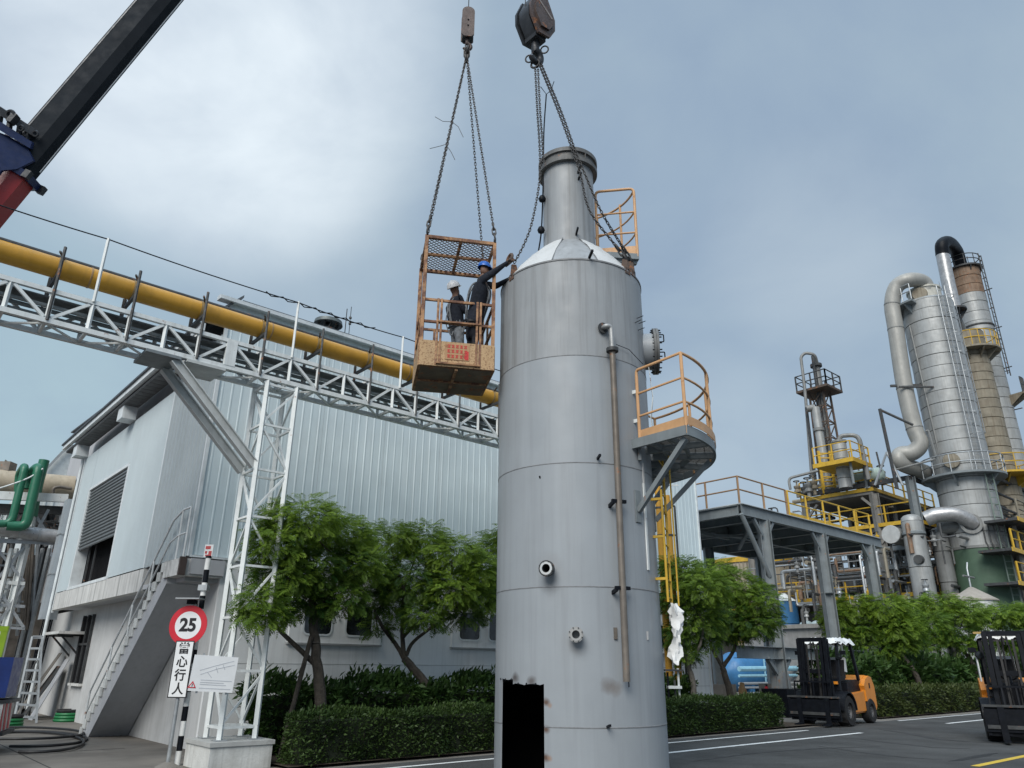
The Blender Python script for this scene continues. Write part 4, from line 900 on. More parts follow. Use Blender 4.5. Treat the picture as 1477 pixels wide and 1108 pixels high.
for a, b in zip(us, us[1:]):
    part('pipe_length', MB().tube([W(a+.012, 13.5, 7.9), W(b-.012, 13.5, 7.9)], .182, 24, cap=False), yellowpipe, yp); part('weld_ring', MB().lathe([(.175, -.02), (.189, -.012), (.189, .012), (.175, .02)], W(b, 13.5, 7.9), 24, ax=(V, Z, U)), mat('pipe_joint', (.32, .2, .09), .5) if 'pipe_joint' not in bpy.data.materials else bpy.data.materials['pipe_joint'], yp)
c = aty(948.5, 745, 24.5); vp = thing('yellow_riser', 'pair of yellow riser pipes standing right beside the steel tank', 'pipe', Vector((c.x, c.y, 0)))
for x, top in ((951, 7.3), (963.5, 6.9)):
    c = aty(x, 745, 24.5); part('riser_pipe', MB().tube([Vector((c.x, c.y, .3)), Vector((c.x, c.y, top))], .105, 18), yellowpipe, vp)
    for z in (5.0, 6.0, 6.9): part('pipe_collar', MB().lathe([(.1, -.03), (.12, -.03), (.12, .03), (.1, .03)], Vector((c.x, c.y, z-.4)), 18), darksteel, vp)
c = aty(974, 745, 24.5); part('riser_bracket', MB().tube(fillet([Vector((c.x-.45, c.y, 6.55)), Vector((c.x, c.y, 6.55)), Vector((c.x, c.y, .0))], .05), .035, 6), darksteel, vp)
for z in (4.4, 5.6): part('riser_bracket', MB().bar(Vector((c.x-.5, c.y, z)), Vector((c.x, c.y, z)), .05), darksteel, vp)
bpipe = thing('black_pipe', 'thin black lagged pipe lying above the yellow pipe', 'pipe', W(5.5, 13.72, 8.2))
part('lagged_pipe', MB().tube([W(UA-.4, 13.62, 8.15), W(UB, 13.62, 8.15)], .055, 12), darksteel, bpipe)
cw = thing('overhead_cable', 'thin black cable strung along the tall white poles above the yellow pipe', 'cable', W(5.5, F0, 8.55))
pl_ = [-8, -1.0, 2.0, 5.6, 8.15, 14.0]
for a, b in zip(pl_, pl_[1:]): part('cable_span', MB().tube(sag(W(a, F0-.045, 8.56), W(b, F0-.045, 8.56), .035, 10), .012, 5), black, cw)
part('barbed_coil', MB().tube([W(4.9+.12*i, F0-.045+.03*math.sin(i*2.1), 8.555+.035*math.cos(i*2.1)-.02) for i in range(22)], .012, 5), black, cw)
# ================================================================ THE METAL-CLAD HALL
random.seed(12)
VF, UL, UR, ZC, ZE = 16.1, 5.2, 23.17, 3.72, 9.56
hall = thing('metal_hall', 'long white metal-clad hall with a roller shutter and outside stair', 'building', W(UL, VF, 0))
def ribbed(name, a, dirv, n_out, width, z0, z1, ma, pitch=.25, rib=.07, dep=.035, lip=.006):
    """one profiled sheet: starts at a, runs width along dirv, ribs stand out along n_out"""
    prof = [(0, lip)]; x = pitch*.5
    while x+rib < width:
        prof += [(x-rib*.5, lip), (x-rib*.28, dep), (x+rib*.28, dep), (x+rib*.5, lip)]; x += pitch
    prof.append((width-.004, lip)); mb = MB()
    for z in (z0, z1):
        for s, d in prof: mb.v.append(a+dirv*s+n_out*d+Z*z)
    n = len(prof); mb.f = [(i, i+1, i+1+n, i+n) for i in range(n-1)]
    return part(name, mb, ma, hall, smooth=False)
nV, nU = -V, -U
u = UL+.02; k = 0
while u < UR-.05:
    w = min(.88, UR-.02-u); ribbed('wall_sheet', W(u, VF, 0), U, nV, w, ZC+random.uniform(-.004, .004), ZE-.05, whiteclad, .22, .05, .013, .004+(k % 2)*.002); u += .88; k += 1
part('wall_core', MB().gbox(UL+.45, UR-.03, VF+.02, 34, ZC-.02, ZE-.06), greyplaster, hall)
v = VF+.02; k = 0
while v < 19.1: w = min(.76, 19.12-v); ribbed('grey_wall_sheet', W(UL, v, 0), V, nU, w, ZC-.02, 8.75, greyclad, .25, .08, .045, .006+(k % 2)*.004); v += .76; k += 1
for v0, v1, z0, z1 in ((19.14, 22.35, ZC-.0, 8.2), (26.75, 28.35, ZC, 8.2), (22.35, 26.75, 6.82, 8.2)):
    v = v0
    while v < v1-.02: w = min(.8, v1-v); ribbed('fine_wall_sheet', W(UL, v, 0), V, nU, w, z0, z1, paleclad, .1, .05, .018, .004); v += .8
trim = mat('white_trim', (.66, .70, .71), .45, streak=.2)
for u0, u1, v0, v1, z0, z1 in ((UL-.045, UL+.03, VF-.045, VF+.03, ZC-.03, ZE), (UL-.04, UL+.02, 19.07, 19.15, ZC-.02, 8.4), (UR-.03, UR+.045, VF-.045, VF+.03, 0, ZE), (UL-.04, UL+.02, 28.33, 28.42, 3.1, 8.4)):
    part('corner_trim', MB().gbox(u0, u1, v0, v1, z0, z1), trim, hall)
part('drip_flashing', MB().gbox(UL, UR, VF-.06, VF+.02, ZC-.05, ZC-.012), trim, hall)
part('eave_flashing', MB().gbox(UL-.3, UR+.1, VF-.12, VF+.05, ZE-.05, ZE+.06), trim, hall)
part('eave_gutter', MB().gbox(UL-.3, UR+.1, VF-.2, VF-.125, ZE-.06, ZE+.03), trim, hall)
# roof with deep eave on the shutter side
roofm = mat('dark_roof_sheet', (.10, .11, .12), .6, var=.2)
part('roof', MB().prism([W(UL-.45, VF-.12, 8.98), W(UL-.45, 29.8, 8.92), W(UL+.25, 29.8, 9.25), W(UL+.25, VF-.12, 9.72)], Z*.07), roofm, hall)
part('roof', MB().prism([W(UL+.25, VF-.1, ZE+.05), W(UR+.1, VF-.1, ZE+.05), W(UR+.1, 34, ZE+.9), W(UL+.25, 34, ZE+.9)], Z*.05), roofm, hall)
part('soffit', MB().gbox(UL-.44, UL, 17.0, 29.75, 8.62, 8.66), mat('soffit_sheet', (.12, .125, .13), .7, var=.2), hall)
for i in range(40): part('soffit_board', MB().gbox(UL-.43, UL-.01, 17.05+i*.317, 17.05+i*.317+.29, 8.595, 8.615), bpy.data.materials['soffit_sheet'], hall)
part('eave_gutter', MB().gbox(UL-.55, UL-.44, 16.2, 29.9, 8.72, 8.9), trim, hall)
part('eave_gutter_lip', MB().gbox(UL-.6, UL-.56, 16.2, 29.9, 8.86, 8.92), mat('gutter_dark', (.05, .055, .06), .5), hall)
for v in (22.9, 28.4): part('eave_box', MB().gbox(UL-.4, UL-.02, v-.25, v+.3, 8.22, 8.6), trim, hall)
dpn = part('downpipe', MB().tube([W(UL-.08, 28.5, 8.3), W(UL-.08, 28.5, .1)], .05, 8), trim, hall)
# roller shutter, half open
sh = part('roller_shutter', MB().gbox(UL+.04, UL+.06, 22.4, 26.7, 4.9, 6.8), darksteel, hall)
slatm = mat('shutter_slat', (.17, .185, .19), .45, .3, var=.1)
z = 6.76; i = 0
while z > 4.95: part('slat', MB().prism([W(UL+.035, 22.42, z), W(UL-.0, 22.42, z-.035), W(UL-.0, 22.42, z-.08), W(UL+.035, 22.42, z-.098)], V*4.26), slatm, sh); z -= .105
part('shutter_void', MB().gbox(UL+.4, UL+.44, 22.3, 26.8, 3.75, 6.85), inner, hall)  # black panel stands for the dark interior behind the half-open shutter
for a in ((22.3, 22.42, 3.75, 6.85), (26.68, 26.8, 3.75, 6.85)): part('shutter_jamb', MB().gbox(UL-.03, UL+.3, a[0], a[1], a[2], a[3]), trim, hall)
part('shutter_jamb', MB().gbox(UL-.03, UL+.3, 22.42, 26.68, 6.8, 6.88), trim, hall); part('shutter_sill', MB().gbox(UL-.05, UL+.3, 22.3, 26.8, 3.68, 3.76), trim, hall)
for v in (25.3, 26.0): part('inner_post', MB().gbox(UL+.2, UL+.24, v, v+.06, 3.76, 4.95), darksteel, hall)
# weathered concrete band and recessed ground floor
v = 19.0
while v < 28.3: part('fascia_slab', MB().gbox(UL-.04, UL+.16, v+.006, min(v+2.35, 28.4), 3.17, 3.68), oldplaster, hall); v += 2.36
part('band_soffit', MB().gbox(UL, 6.0, 16.2, 28.4, 3.2, 3.3), greyplaster, hall)
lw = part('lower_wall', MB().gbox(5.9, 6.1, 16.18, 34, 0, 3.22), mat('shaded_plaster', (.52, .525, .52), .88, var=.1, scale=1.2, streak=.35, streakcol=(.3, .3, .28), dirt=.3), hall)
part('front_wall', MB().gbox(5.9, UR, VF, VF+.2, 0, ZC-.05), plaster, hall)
part('end_wall', MB().gbox(UR-.2, UR, VF+.2, 34, 0, ZC-.05), plaster, hall)
for z in (1.05, 1.62): part('render_joint', MB().gbox(6.2, UR, VF-.004, VF, z-.006, z+.006), mat('render_joint', (.4, .41, .4), .9) if z < 1.1 else bpy.data.materials['render_joint'], hall)
def rrect(w, h, r, n=5):
    o = []
    for cx, cy, a in ((w/2-r, h/2-r, 0), (-w/2+r, h/2-r, 90), (-w/2+r, -h/2+r, 180), (w/2-r, -h/2+r, 270)):
        for i in range(n+1): o.append((cx+r*math.cos(R(a+90*i/n)), cy+r*math.sin(R(a+90*i/n))))
    return o
for u0, panes in ((7.55, (8.22, 9.27)), (12.0, (12.56, 13.55)), (16.4, (17.0, 18.0)), (20.2, (20.8, 21.8))):
    wf = part('window', MB().gbox(u0, u0+2.32, VF-.05, VF+.01, 2.06, 3.08), plaster, hall)
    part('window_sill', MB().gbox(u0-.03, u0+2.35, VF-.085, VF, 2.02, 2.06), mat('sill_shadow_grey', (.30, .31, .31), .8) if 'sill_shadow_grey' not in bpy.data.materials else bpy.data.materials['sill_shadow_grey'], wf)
    for pu in panes:
        part('pane', MB().prism([W(pu+x, VF-.052, 2.585+y) for x, y in rrect(.66, .66, .1)], nV*.004), glass_dark, wf)
        ro, ri = rrect(.74, .74, .13), rrect(.66, .66, .1); mb = MB(); n = len(ro)
        for f_, d in ((ro, .06), (ri, .06), (ri, .052), (ro, .05)): mb.v += [W(pu+x, VF-d-.006, 2.585+y) for x, y in f_]
        for a, b in ((0, 1), (1, 2), (3, 0)):
            for i in range(n): j = (i+1) % n; mb.f.append((a*n+i, a*n+j, b*n+j, b*n+i))
        part('pane_frame', mb, trim, wf)
    part('latch', MB().tube([W(sum(panes)/2, VF-.05, 2.58), W(sum(panes)/2, VF-.09, 2.58)], .02, 8), galv, wf)
wn_ = part('window', MB().gbox(5.86, 5.91, 25.9, 27.0, 1.05, 2.95), inner, hall, label='tall dark window under the overhang')
for a in ((25.84, 25.92), (26.98, 27.06), (26.4, 26.46)): part('window_bar', MB().gbox(5.82, 5.9, a[0], a[1], 1.02, 2.98), darksteel, wn_)
part('window_bar', MB().gbox(5.82, 5.9, 25.9, 27.0, 2.1, 2.16), darksteel, wn_); part('window_sill', MB().gbox(5.78, 5.9, 25.8, 27.1, .96, 1.03), oldplaster, wn_)
part('wall_duct', MB().prism([W(4.95, 28.6, 2.9), W(5.4, 28.6, 2.9), W(5.4, 29.1, 2.9), W(4.95, 29.1, 2.9)], Z*3.9), mat('grey_duct', (.42, .46, .49), .4, .3, var=.08, scale=2, streak=.2), hall)
for z in (4.3, 5.6): part('duct_joint', MB().gbox(4.93, 5.42, 28.58, 29.12, z, z+.04), galv, hall)
for i in range(6): part('cable_drop', MB().tube([W(5.05+i*.05, 28.7, 2.92), W(5.02+i*.05, 28.75, 1.4), W(4.9+i*.07, 28.8, .05)], .022, 6), black, hall)
part('shelf_slab', MB().gbox(5.15, 5.9, 26.6, 29.4, 2.42, 2.5), oldplaster, hall)
for v in (27.0, 28.2): part('shelf_bracket', MB().bar(W(5.9, v, 1.8), W(5.3, v, 2.4), .05), darksteel, hall); part('shelf_bracket', MB().bar(W(5.2, v, 2.39), W(5.9, v, 2.39), .05), darksteel, hall)
# outside stair
stw = mat('stair_nosing_white', (.55, .56, .54), .85, dirt=.4, streak=.5, streakcol=(.2, .2, .19)); soff = greyplaster
SV0, SV1, SZ, NS = 21.3, 16.95, 3.62, 20
part('stair_flight', MB().prism([W(5.03, SV0+.05, 0), W(5.03, SV0-.75, 0), W(5.03, SV1-.2, SZ-.45), W(5.03, SV1-.2, SZ-.2), W(5.03, SV1, SZ-.19)], U*.85), soff, hall)
for i in range(NS):
    va = SV0-(SV0-SV1)*i/NS; part('stair_tread', MB().gbox(5.0, 5.9, va-.235, va+.015, SZ*i/NS-.02 if i else 0, SZ*(i+1)/NS), stw, hall)
part('landing', MB().gbox(4.98, 5.9, 15.98, SV1-.02, SZ-.34, SZ), mat('mottled_white_edge', (.58, .58, .56), .85, dirt=.85, scale=9, dirtcol=(.2, .2, .19), streak=.4), hall)
part('landing_end', MB().gbox(5.2, 5.9, 15.94, 15.979, SZ-.3, SZ+.01), greyplaster, hall); part('landing_corner', MB().gbox(4.97, 5.1, 15.9, 15.979, SZ-.34, SZ+.02), mat('dark_brown_edge', (.06, .045, .04), .8), hall)
railw = mat('white_handrail', (.62, .64, .64), .45, rust=.1, streak=.2)
hr = part('handrail', MB().tube(fillet([W(5.04, 15.98, SZ+1.05), W(5.04, 16.45, SZ+1.05), W(5.04, SV1+.05, SZ+.9), W(5.04, SV0-.1, .95), W(5.04, SV0-.1, .05)], .08), .024, 8), railw, hall)
part('mid_rail', MB().tube([W(5.04, 15.98, SZ+.52), W(5.04, 16.5, SZ+.52), W(5.04, SV1+.05, SZ+.42), W(5.04, SV0-.12, .48)], .02, 8), railw, hr)
for v, z0 in ((15.98, SZ), (16.45, SZ), (17.9, 2.75), (18.95, 1.9), (20.0, 1.05)): part('rail_post', MB().tube([W(5.04, v, z0-.05), W(5.04, v, z0+(1.05 if v < 17 else .98))], .022, 8), railw, hr)
# roof ventilator and aerial
rv = thing('roof_ventilator', 'dark round roof ventilator on the edge of the hall roof', 'ventilator', W(7.95, 16.6, ZE+.1)); rp0 = W(7.95, 16.6, 0)
part('vent_pipe', MB().lathe([(.18, ZE), (.18, ZE+.3)], rp0, 20), darksteel, rv); part('vent_cowl', MB().lathe([(.0, ZE+.62), (.36, ZE+.56), (.38, ZE+.46), (.34, ZE+.46), (.1, ZE+.52)], rp0, 24), mat('vent_grey', (.13, .15, .15), .5, .3), rv)
for i in range(10): a = R(36*i); part('vent_blade', MB().bar(rp0+Vector((.22*math.cos(a), .22*math.sin(a), ZE+.28)), rp0+Vector((.26*math.cos(a+.3), .26*math.sin(a+.3), ZE+.5)), .05, .015), darksteel, rv)
part('vent_ring', MB().lathe([(.2, ZE+.26), (.26, ZE+.27), (.26, ZE+.31), (.2, ZE+.31)], rp0, 20), darksteel, rv)
ae = thing('roof_aerial', 'thin lightning rod standing beside the roof ventilator', 'aerial', W(8.3, 16.3, ZE))
part('mast', MB().tube([W(8.3, 16.3, ZE), W(8.3, 16.3, ZE+.95)], .012, 6), darksteel, ae)
part('mast', MB().tube([W(8.42, 16.3, ZE), W(8.42, 16.3, ZE+1.05)], .009, 6), darksteel, ae)
for z in (.55, .72): part('clip', MB().box(W(8.42, 16.3, ZE+z), (.06, .06, .05)), darksteel, ae)
# ================================================================ SIGNS BY THE STAIR
random.seed(21)
sp = onz(241, 1106, .006); SD = math.hypot(sp.x, sp.y)
toCam = Vector((-sp.x, -sp.y, 0)).normalized(); tilt = Matrix.Rotation(R(-24), 3, 'Z') @ toCam; sx = Z.cross(tilt).normalized()
cs = aty(271, 902, SD); cz = cs.z
ss = thing('speed_sign', 'round red-rimmed 25 speed sign above a white plate of upright writing', 'road sign', sp)
top = Vector((sp.x, sp.y, cz))
part('sign_post', MB().tube([sp, Vector((sp.x, sp.y, cz+.42))], .032, 10), galv, ss); part('post_foot', MB().lathe([(.0, .07), (.05, .07), (.2, .0)], sp, 14), concrete, ss)
rs = .335
disc = part('sign_disc', MB().lathe([(0, .04), (rs, .04), (rs, .05), (rs*.69, .0505), (rs*.69, .0505)], top, 48, ax=(sx, Z, tilt)), red, ss)
part('sign_face', MB().lathe([(0, .052), (rs*.69, .052)], top, 40, ax=(sx, Z, tilt)), signwhite, disc)
txt('numeral', '25', .30, signblack, disc, top+tilt*.054+Z*-.005, sx, Z, bold=.011)
pc_ = Vector((sp.x, sp.y, aty(262, 965, SD).z))
plq = part('text_plate', MB().box(pc_+tilt*.045, (.33, .012, .92), (sx, tilt, Z)), signblack, ss)
part('plate_face', MB().box(pc_+tilt*.053, (.295, .006, .885), (sx, tilt, Z)), signwhite, plq)
for i, ch_ in enumerate('當心行人'): txt('character', ch_, .2, signblack, plq, pc_+tilt*.058+Z*(.325-.217*i), sx, Z, bold=.004)
part('lamp_visor', MB().box(top+Z*.44+tilt*.1, (.42, .3, .02), (sx, tilt, Z)), galv, ss); part('visor_block', MB().box(top+Z*.39+tilt*.03, (.16, .08, .07), (sx, tilt, Z)), black, ss)
b0 = onz(256, 1108, .006); zt = aty(299, 800, math.hypot(b0.x, b0.y)).z
b0 = aty(257, 1092, math.hypot(b0.x, b0.y)+.35); b0 = Vector((b0.x, b0.y, 0))
spole = thing('striped_pole', 'tall pole banded black and white standing behind the speed sign', 'pole', b0)
nb = 15; hh = zt/nb
for i in range(nb): part('painted_band', MB().tube([b0+Z*(hh*i+.0), b0+Z*(hh*(i+1)-.001)], .048, 14), black if i % 2 else mat('pole_white', (.70, .70, .68), .6, dirt=.3) if 'pole_white' not in bpy.data.materials else bpy.data.materials['pole_white'], spole)
part('pole_clamp', MB().box(b0+Z*(zt-.55), (.16, .16, .1)), galv, spole); part('pole_cap', MB().lathe([(0, zt+.03), (.05, zt+.02), (.055, zt-.02)], b0, 12), black, spole)
# white board pulled along the line of sight, in front of the lattice tower
nbp = aty(308, 972, 13.7); bn = Matrix.Rotation(R(6), 3, 'Z') @ toCam; bxx = Z.cross(bn).normalized()
nbx = Matrix.Rotation(R(-3), 3, bn) @ bxx; nby = bn.cross(nbx)*1
nb_ = thing('notice_board', 'white notice board with a small red warning triangle', 'notice board', nbp)
part('board', MB().box(nbp, (.68, .02, .54), (nbx, bn, nby)), signwhite, nb_)
greyprint = mat('pale_grey_print', (.5, .52, .55), .6)
for pts in ([(-.22, .04), (.0, .12), (.28, .21)], [(-.2, -.02), (.05, .08), (.3, .15)], [(-.1, .02), (-.02, -.06)], [(.02, .1), (.06, .02)], [(.12, .14), (.16, .07)]):
    for a, b in zip(pts, pts[1:]): part('plan_line', MB().bar(nbp+bn*.0115+nbx*a[0]+nby*a[1], nbp+bn*.0115+nbx*b[0]+nby*b[1], .01, .002, bn), greyprint, nb_)
for y, x1 in ((-.1, .3), (-.135, .18), (-.165, .22), (-.22, .3)): part('print_row', MB().bar(nbp+bn*.0115+nbx*-.18+nby*y, nbp+bn*.0115+nbx*x1+nby*y, .012, .002, bn), greyprint, nb_)
t0 = nbp+nbx*-.29+nby*-.19
tri = [t0+nbx*math.cos(R(90+120*i))*.075+nby*math.sin(R(90+120*i))*.07+bn*.012 for i in range(3)]; tri2 = [t0+(p-t0-bn*.012)*.6+bn*.0145 for p in tri]
w_ = part('warning_triangle', MB().prism(tri, bn*.002), red, nb_); part('triangle_face', MB().prism(tri2, bn*.001), signwhite, w_); part('mark', MB().bar(t0+bn*.016-nby*.015, t0+bn*.016+nby*.03, .012, .002, bn), signblack, w_)
for x in (-.2, .25): part('board_batten', MB().box(nbp-bn*.02+nbx*x, (.03, .02, .6), (nbx, bn, nby)), galv, nb_)
# small worn sign on a steel tube
q0 = aty(288, 880, SD+1.1); q0 = Vector((q0.x, q0.y, 0)); zt2 = aty(283, 800, SD+1.1).z
sm = thing('small_sign', 'small worn red and white sign on a thin steel tube at the stair landing', 'sign', q0)
part('tube_post', MB().tube([q0, q0+Z*(zt2+.02)], .04, 10), mat('stained_tube', (.33, .32, .31), .5, .4, rust=.2), sm)
ms = part('sign_plate', MB().box(q0+Z*(zt2+.08)+toCam*.05, (.17, .012, .24), (sx, tilt, Z)), signwhite, sm)
for a, b, w, h in ((-.02, .06, .1, .06), (.03, -.04, .06, .07), (-.05, -.03, .04, .05), (.0, -.09, .12, .03)): part('red_shape', MB().box(q0+Z*(zt2+.08+b)+toCam*.06+sx*a, (w, .004, h), (sx, tilt, Z)), mat('worn_red', (.5, .08, .08), .6) if 'worn_red' not in bpy.data.materials else bpy.data.materials['worn_red'], ms)
# ================================================================ TREES, HEDGES
def frond_template(n=6, L_=1.0, lw=.30, wd=.105):
    vs = []; 
    for i in range(n):
        t = .16+.84*i/(n-1); sc = .55+.45*math.sin(math.pi*min(1, t*.95)); x0 = t*L_*.86; dz = -.22*t*t
        for s in (-1, 1):
            ln = lw*sc; w = wd*sc
            a = (x0, 0, dz); b = (x0+ln*.5-w*.2, s*ln*.5, dz+.02); c = (x0+ln*.75, s*ln*.95, dz-.09); d = (x0+ln*.42+w*.75, s*ln*.45, dz-.03)
            vs += [a, b, c, d] if s > 0 else [a, d, c, b]
    vs += [(L_*.84, 0, -.2), (L_*.95, .05, -.24), (L_*1.1, 0, -.32), (L_*.95, -.05, -.24)]
    return np.array(vs)
FT = frond_template()
def quads_mesh(name, verts, tone):
    n = len(verts); me = bpy.data.meshes.new(name); me.vertices.add(n); me.vertices.foreach_set('co', verts.astype(np.float32).ravel())
    me.loops.add(n); me.loops.foreach_set('vertex_index', np.arange(n, dtype=np.int32)); me.polygons.add(n//4); me.polygons.foreach_set('loop_start', np.arange(0, n, 4, dtype=np.int32))
    try: me.polygons.foreach_set('loop_total', np.full(n//4, 4, dtype=np.int32))
    except Exception: pass
    me.update(calc_edges=True); at = me.attributes.new('tone', 'FLOAT', 'POINT'); at.data.foreach_set('value', tone.astype(np.float32)); me.validate(); return me
def rots(az, el, roll):
    ca, sa, ce, se, cr, sr = np.cos(az), np.sin(az), np.cos(el), np.sin(el), np.cos(roll), np.sin(roll)
    X = np.stack([ca*ce, sa*ce, se], -1); Y0 = np.stack([-sa, ca, np.zeros_like(sa)], -1); Z0 = np.cross(X, Y0)
    Y = Y0*cr[:, None]+Z0*sr[:, None]; return np.stack([X, Y, np.cross(X, Y)], -1)
def fronds(clumps, per_area, size, origin, topgreen=.3):
    Vs, T = [], []
    for (c, r, tone) in clumps:
        c = np.array(c[:]); r = np.array(r); area = 4*math.pi*(r.prod())**(2/3); n = int(area*per_area)
        d = rng.normal(size=(n, 3)); d /= np.linalg.norm(d, axis=1)[:, None]; keep = d[:, 2] > -.75; d = d[keep]; n = len(d)
        q = rng.uniform(.55, 1.05, n)**.7; lump = 1+.12*np.sin(d[:, 0]*7+c[0]*3)*np.sin(d[:, 1]*6+c[1])+.1*np.sin(d[:, 2]*8)
        p = c+d*r*(q*lump)[:, None]
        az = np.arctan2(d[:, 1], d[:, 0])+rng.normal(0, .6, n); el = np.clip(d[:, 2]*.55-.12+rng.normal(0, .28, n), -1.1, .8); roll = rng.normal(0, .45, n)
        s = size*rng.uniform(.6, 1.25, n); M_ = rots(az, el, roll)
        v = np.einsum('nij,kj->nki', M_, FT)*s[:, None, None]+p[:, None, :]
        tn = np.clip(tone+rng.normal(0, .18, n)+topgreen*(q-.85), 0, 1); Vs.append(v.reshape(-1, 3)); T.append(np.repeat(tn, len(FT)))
    return np.concatenate(Vs)-np.array(origin[:]), np.concatenate(T)
bark = mat('bark', (.055, .047, .038), .9, var=.35, scale=10, bump=.8, bscale=30); palebark = mat('pale_bark', (.12, .11, .095), .9, var=.3, scale=10, bump=.6, bscale=30)
treeleaf = leafmat('tree_leaves', (.021, .068, .012), (.23, .35, .04), .45); farleaf = leafmat('bright_tree_leaves', (.03, .09, .014), (.24, .36, .04), .42)
def tree(label, base, limbs, clumps, d, per, size, leaf=treeleaf, bk_=bark, depth=.8, group='street trees along the hedge', stake=False):
    """limbs: pixel polylines with radii at the tree's own distance; clumps: (px, py, rx, ry, tone)"""
    b = Vector((base.x, base.y, 0)); t = thing('tree', label, 'tree', b, group=group)
    mpp = (aty(*clumps[0][:2], d)-EYE).dot(fwd)/FPX*.84; tr = None
    for k, (pts, r0_, r1_) in enumerate(limbs):
        P = []
        for i, (x, y) in enumerate(pts):
            dd = d+(random.uniform(-.25, .25) if (k and i) else 0); P.append(aty(x, y, dd))
        if k == 0: P[0].z = -.02
        sm_ = smooth_(P, 4); n = len(sm_); m_ = MB().tube([p+Vector((random.uniform(-1, 1), random.uniform(-1, 1), 0))*r0_*.12 for p in sm_], [r0_+(r1_-r0_)*i/(n-1) for i in range(n)], 9)
        o = part('trunk' if k == 0 else 'limb', m_, bk_, t if k == 0 else tr); tr = tr or o
    C = []
    for (x, y, rx, ry, tone, *near) in clumps:
        dd = d+random.uniform(-.5, .5)*depth-(near[0] if near else 0); c = aty(x, y, dd); rr = rx*mpp; C.append((c, (rr, rr*random.uniform(.8, 1.05)*1.0, ry*mpp), tone))  # light put into the clump tones: crown tops paler, undersides darker
    v, tn = fronds(C, per, size, b); part('crown', quads_mesh('crown', v, tn), leaf, t)
    # twigs inside the crown tie the clumps to the limbs
    tw_ = MB(); tops = [aty(*l[0][-1], d) for l in limbs]
    for c, r, _ in C:
        a = min(tops, key=lambda q: (q-c).length); tw_.tube([a, a*.5+c*.5+Vector((0, 0, random.uniform(-.1, .1))), c], [.025, .018, .01], 5)
    part('twigs', tw_, bk_, tr, kind='stuff'); return t
b1 = onv(462, 1040, 13.65); D1 = math.hypot(b1.x, b1.y)
t1 = tree('tree with crossing stake, its crown right of the white lattice tower', b1,
     [([(461, 1060), (462, 1000), (456, 950), (452, 895), (450, 850)], .12, .07), ([(455, 958), (430, 935), (398, 903), (375, 870)], .055, .03), ([(452, 900), (472, 860), (490, 810)], .05, .025)],
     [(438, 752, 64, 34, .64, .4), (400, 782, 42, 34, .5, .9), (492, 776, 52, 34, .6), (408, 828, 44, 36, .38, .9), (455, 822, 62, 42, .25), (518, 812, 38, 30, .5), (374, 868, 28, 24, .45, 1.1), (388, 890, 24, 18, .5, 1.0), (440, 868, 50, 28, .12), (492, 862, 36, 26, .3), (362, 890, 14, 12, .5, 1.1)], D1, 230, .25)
sk = thing('tree_stake', 'dark wooden stake leaning against the trunk of the left tree', 'stake', onz(412, 1010, .05))
s0 = aty(412, 1012, D1-.2); s1 = aty(449, 918, D1-.12); part('stake_pole', MB().tube([Vector((s0.x, s0.y, .05)), s1], .045, 8), bark, sk); part('tie_cord', MB().lathe([(.1, -.012), (.115, 0), (.1, .012)], aty(454, 927, D1), 12), palebark, sk)
b2 = onv(618, 1005, 14.3); D2 = math.hypot(b2.x, b2.y)
tree('tree with a leaning forked trunk between the two hall windows', b2,
     [([(619, 1030), (614, 995), (600, 970), (583, 950)], .11, .085), ([(583, 950), (570, 928), (552, 905), (540, 880)], .055, .03), ([(583, 950), (580, 905), (582, 850)], .06, .03), ([(586, 945), (597, 925), (625, 902), (650, 870)], .045, .025), ([(581, 920), (600, 900), (622, 885)], .04, .025)],
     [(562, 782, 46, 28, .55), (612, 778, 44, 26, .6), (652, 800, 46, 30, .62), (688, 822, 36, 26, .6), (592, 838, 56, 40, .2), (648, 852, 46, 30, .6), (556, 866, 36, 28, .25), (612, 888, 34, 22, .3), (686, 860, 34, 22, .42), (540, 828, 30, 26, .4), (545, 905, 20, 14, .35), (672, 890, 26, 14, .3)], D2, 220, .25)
b3 = onv(752, 1000, 14.6); D3 = math.hypot(b3.x, b3.y)
tree('tree mostly hidden behind the left side of the steel tank', b3, [([(752, 1020), (748, 960), (745, 900)], .1, .06)],
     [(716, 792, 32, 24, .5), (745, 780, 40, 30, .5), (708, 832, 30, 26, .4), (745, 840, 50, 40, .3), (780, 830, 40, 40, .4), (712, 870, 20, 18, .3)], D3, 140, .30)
b4 = onv(1000, 1022, 14.1); D4 = math.hypot(b4.x, b4.y)
tree('tree right beside the steel tank with a slim pale trunk', b4, [([(1000, 1030), (1000, 990), (993, 960), (985, 925)], .1, .06), ([(994, 960), (1010, 930), (1015, 900)], .05, .03)],
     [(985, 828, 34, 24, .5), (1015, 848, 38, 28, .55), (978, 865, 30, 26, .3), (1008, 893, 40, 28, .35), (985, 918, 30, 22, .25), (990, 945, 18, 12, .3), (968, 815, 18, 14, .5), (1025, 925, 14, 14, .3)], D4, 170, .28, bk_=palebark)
b5 = onv(1060, 1018, 14.6); D5 = math.hypot(b5.x, b5.y)
tree('tree with a forked dark trunk in front of the grey canopy', b5, [([(1060, 1026), (1050, 988), (1042, 962)], .12, .09), ([(1042, 962), (1030, 942), (1022, 920)], .06, .035), ([(1043, 962), (1058, 938), (1068, 905)], .07, .04)],
     [(1030, 828, 34, 22, .62), (1060, 848, 40, 26, .6), (1092, 868, 32, 24, .5), (1048, 885, 44, 30, .25), (1085, 902, 36, 22, .3), (1112, 892, 14, 16, .4), (1055, 915, 30, 14, .15)], D5, 170, .28)
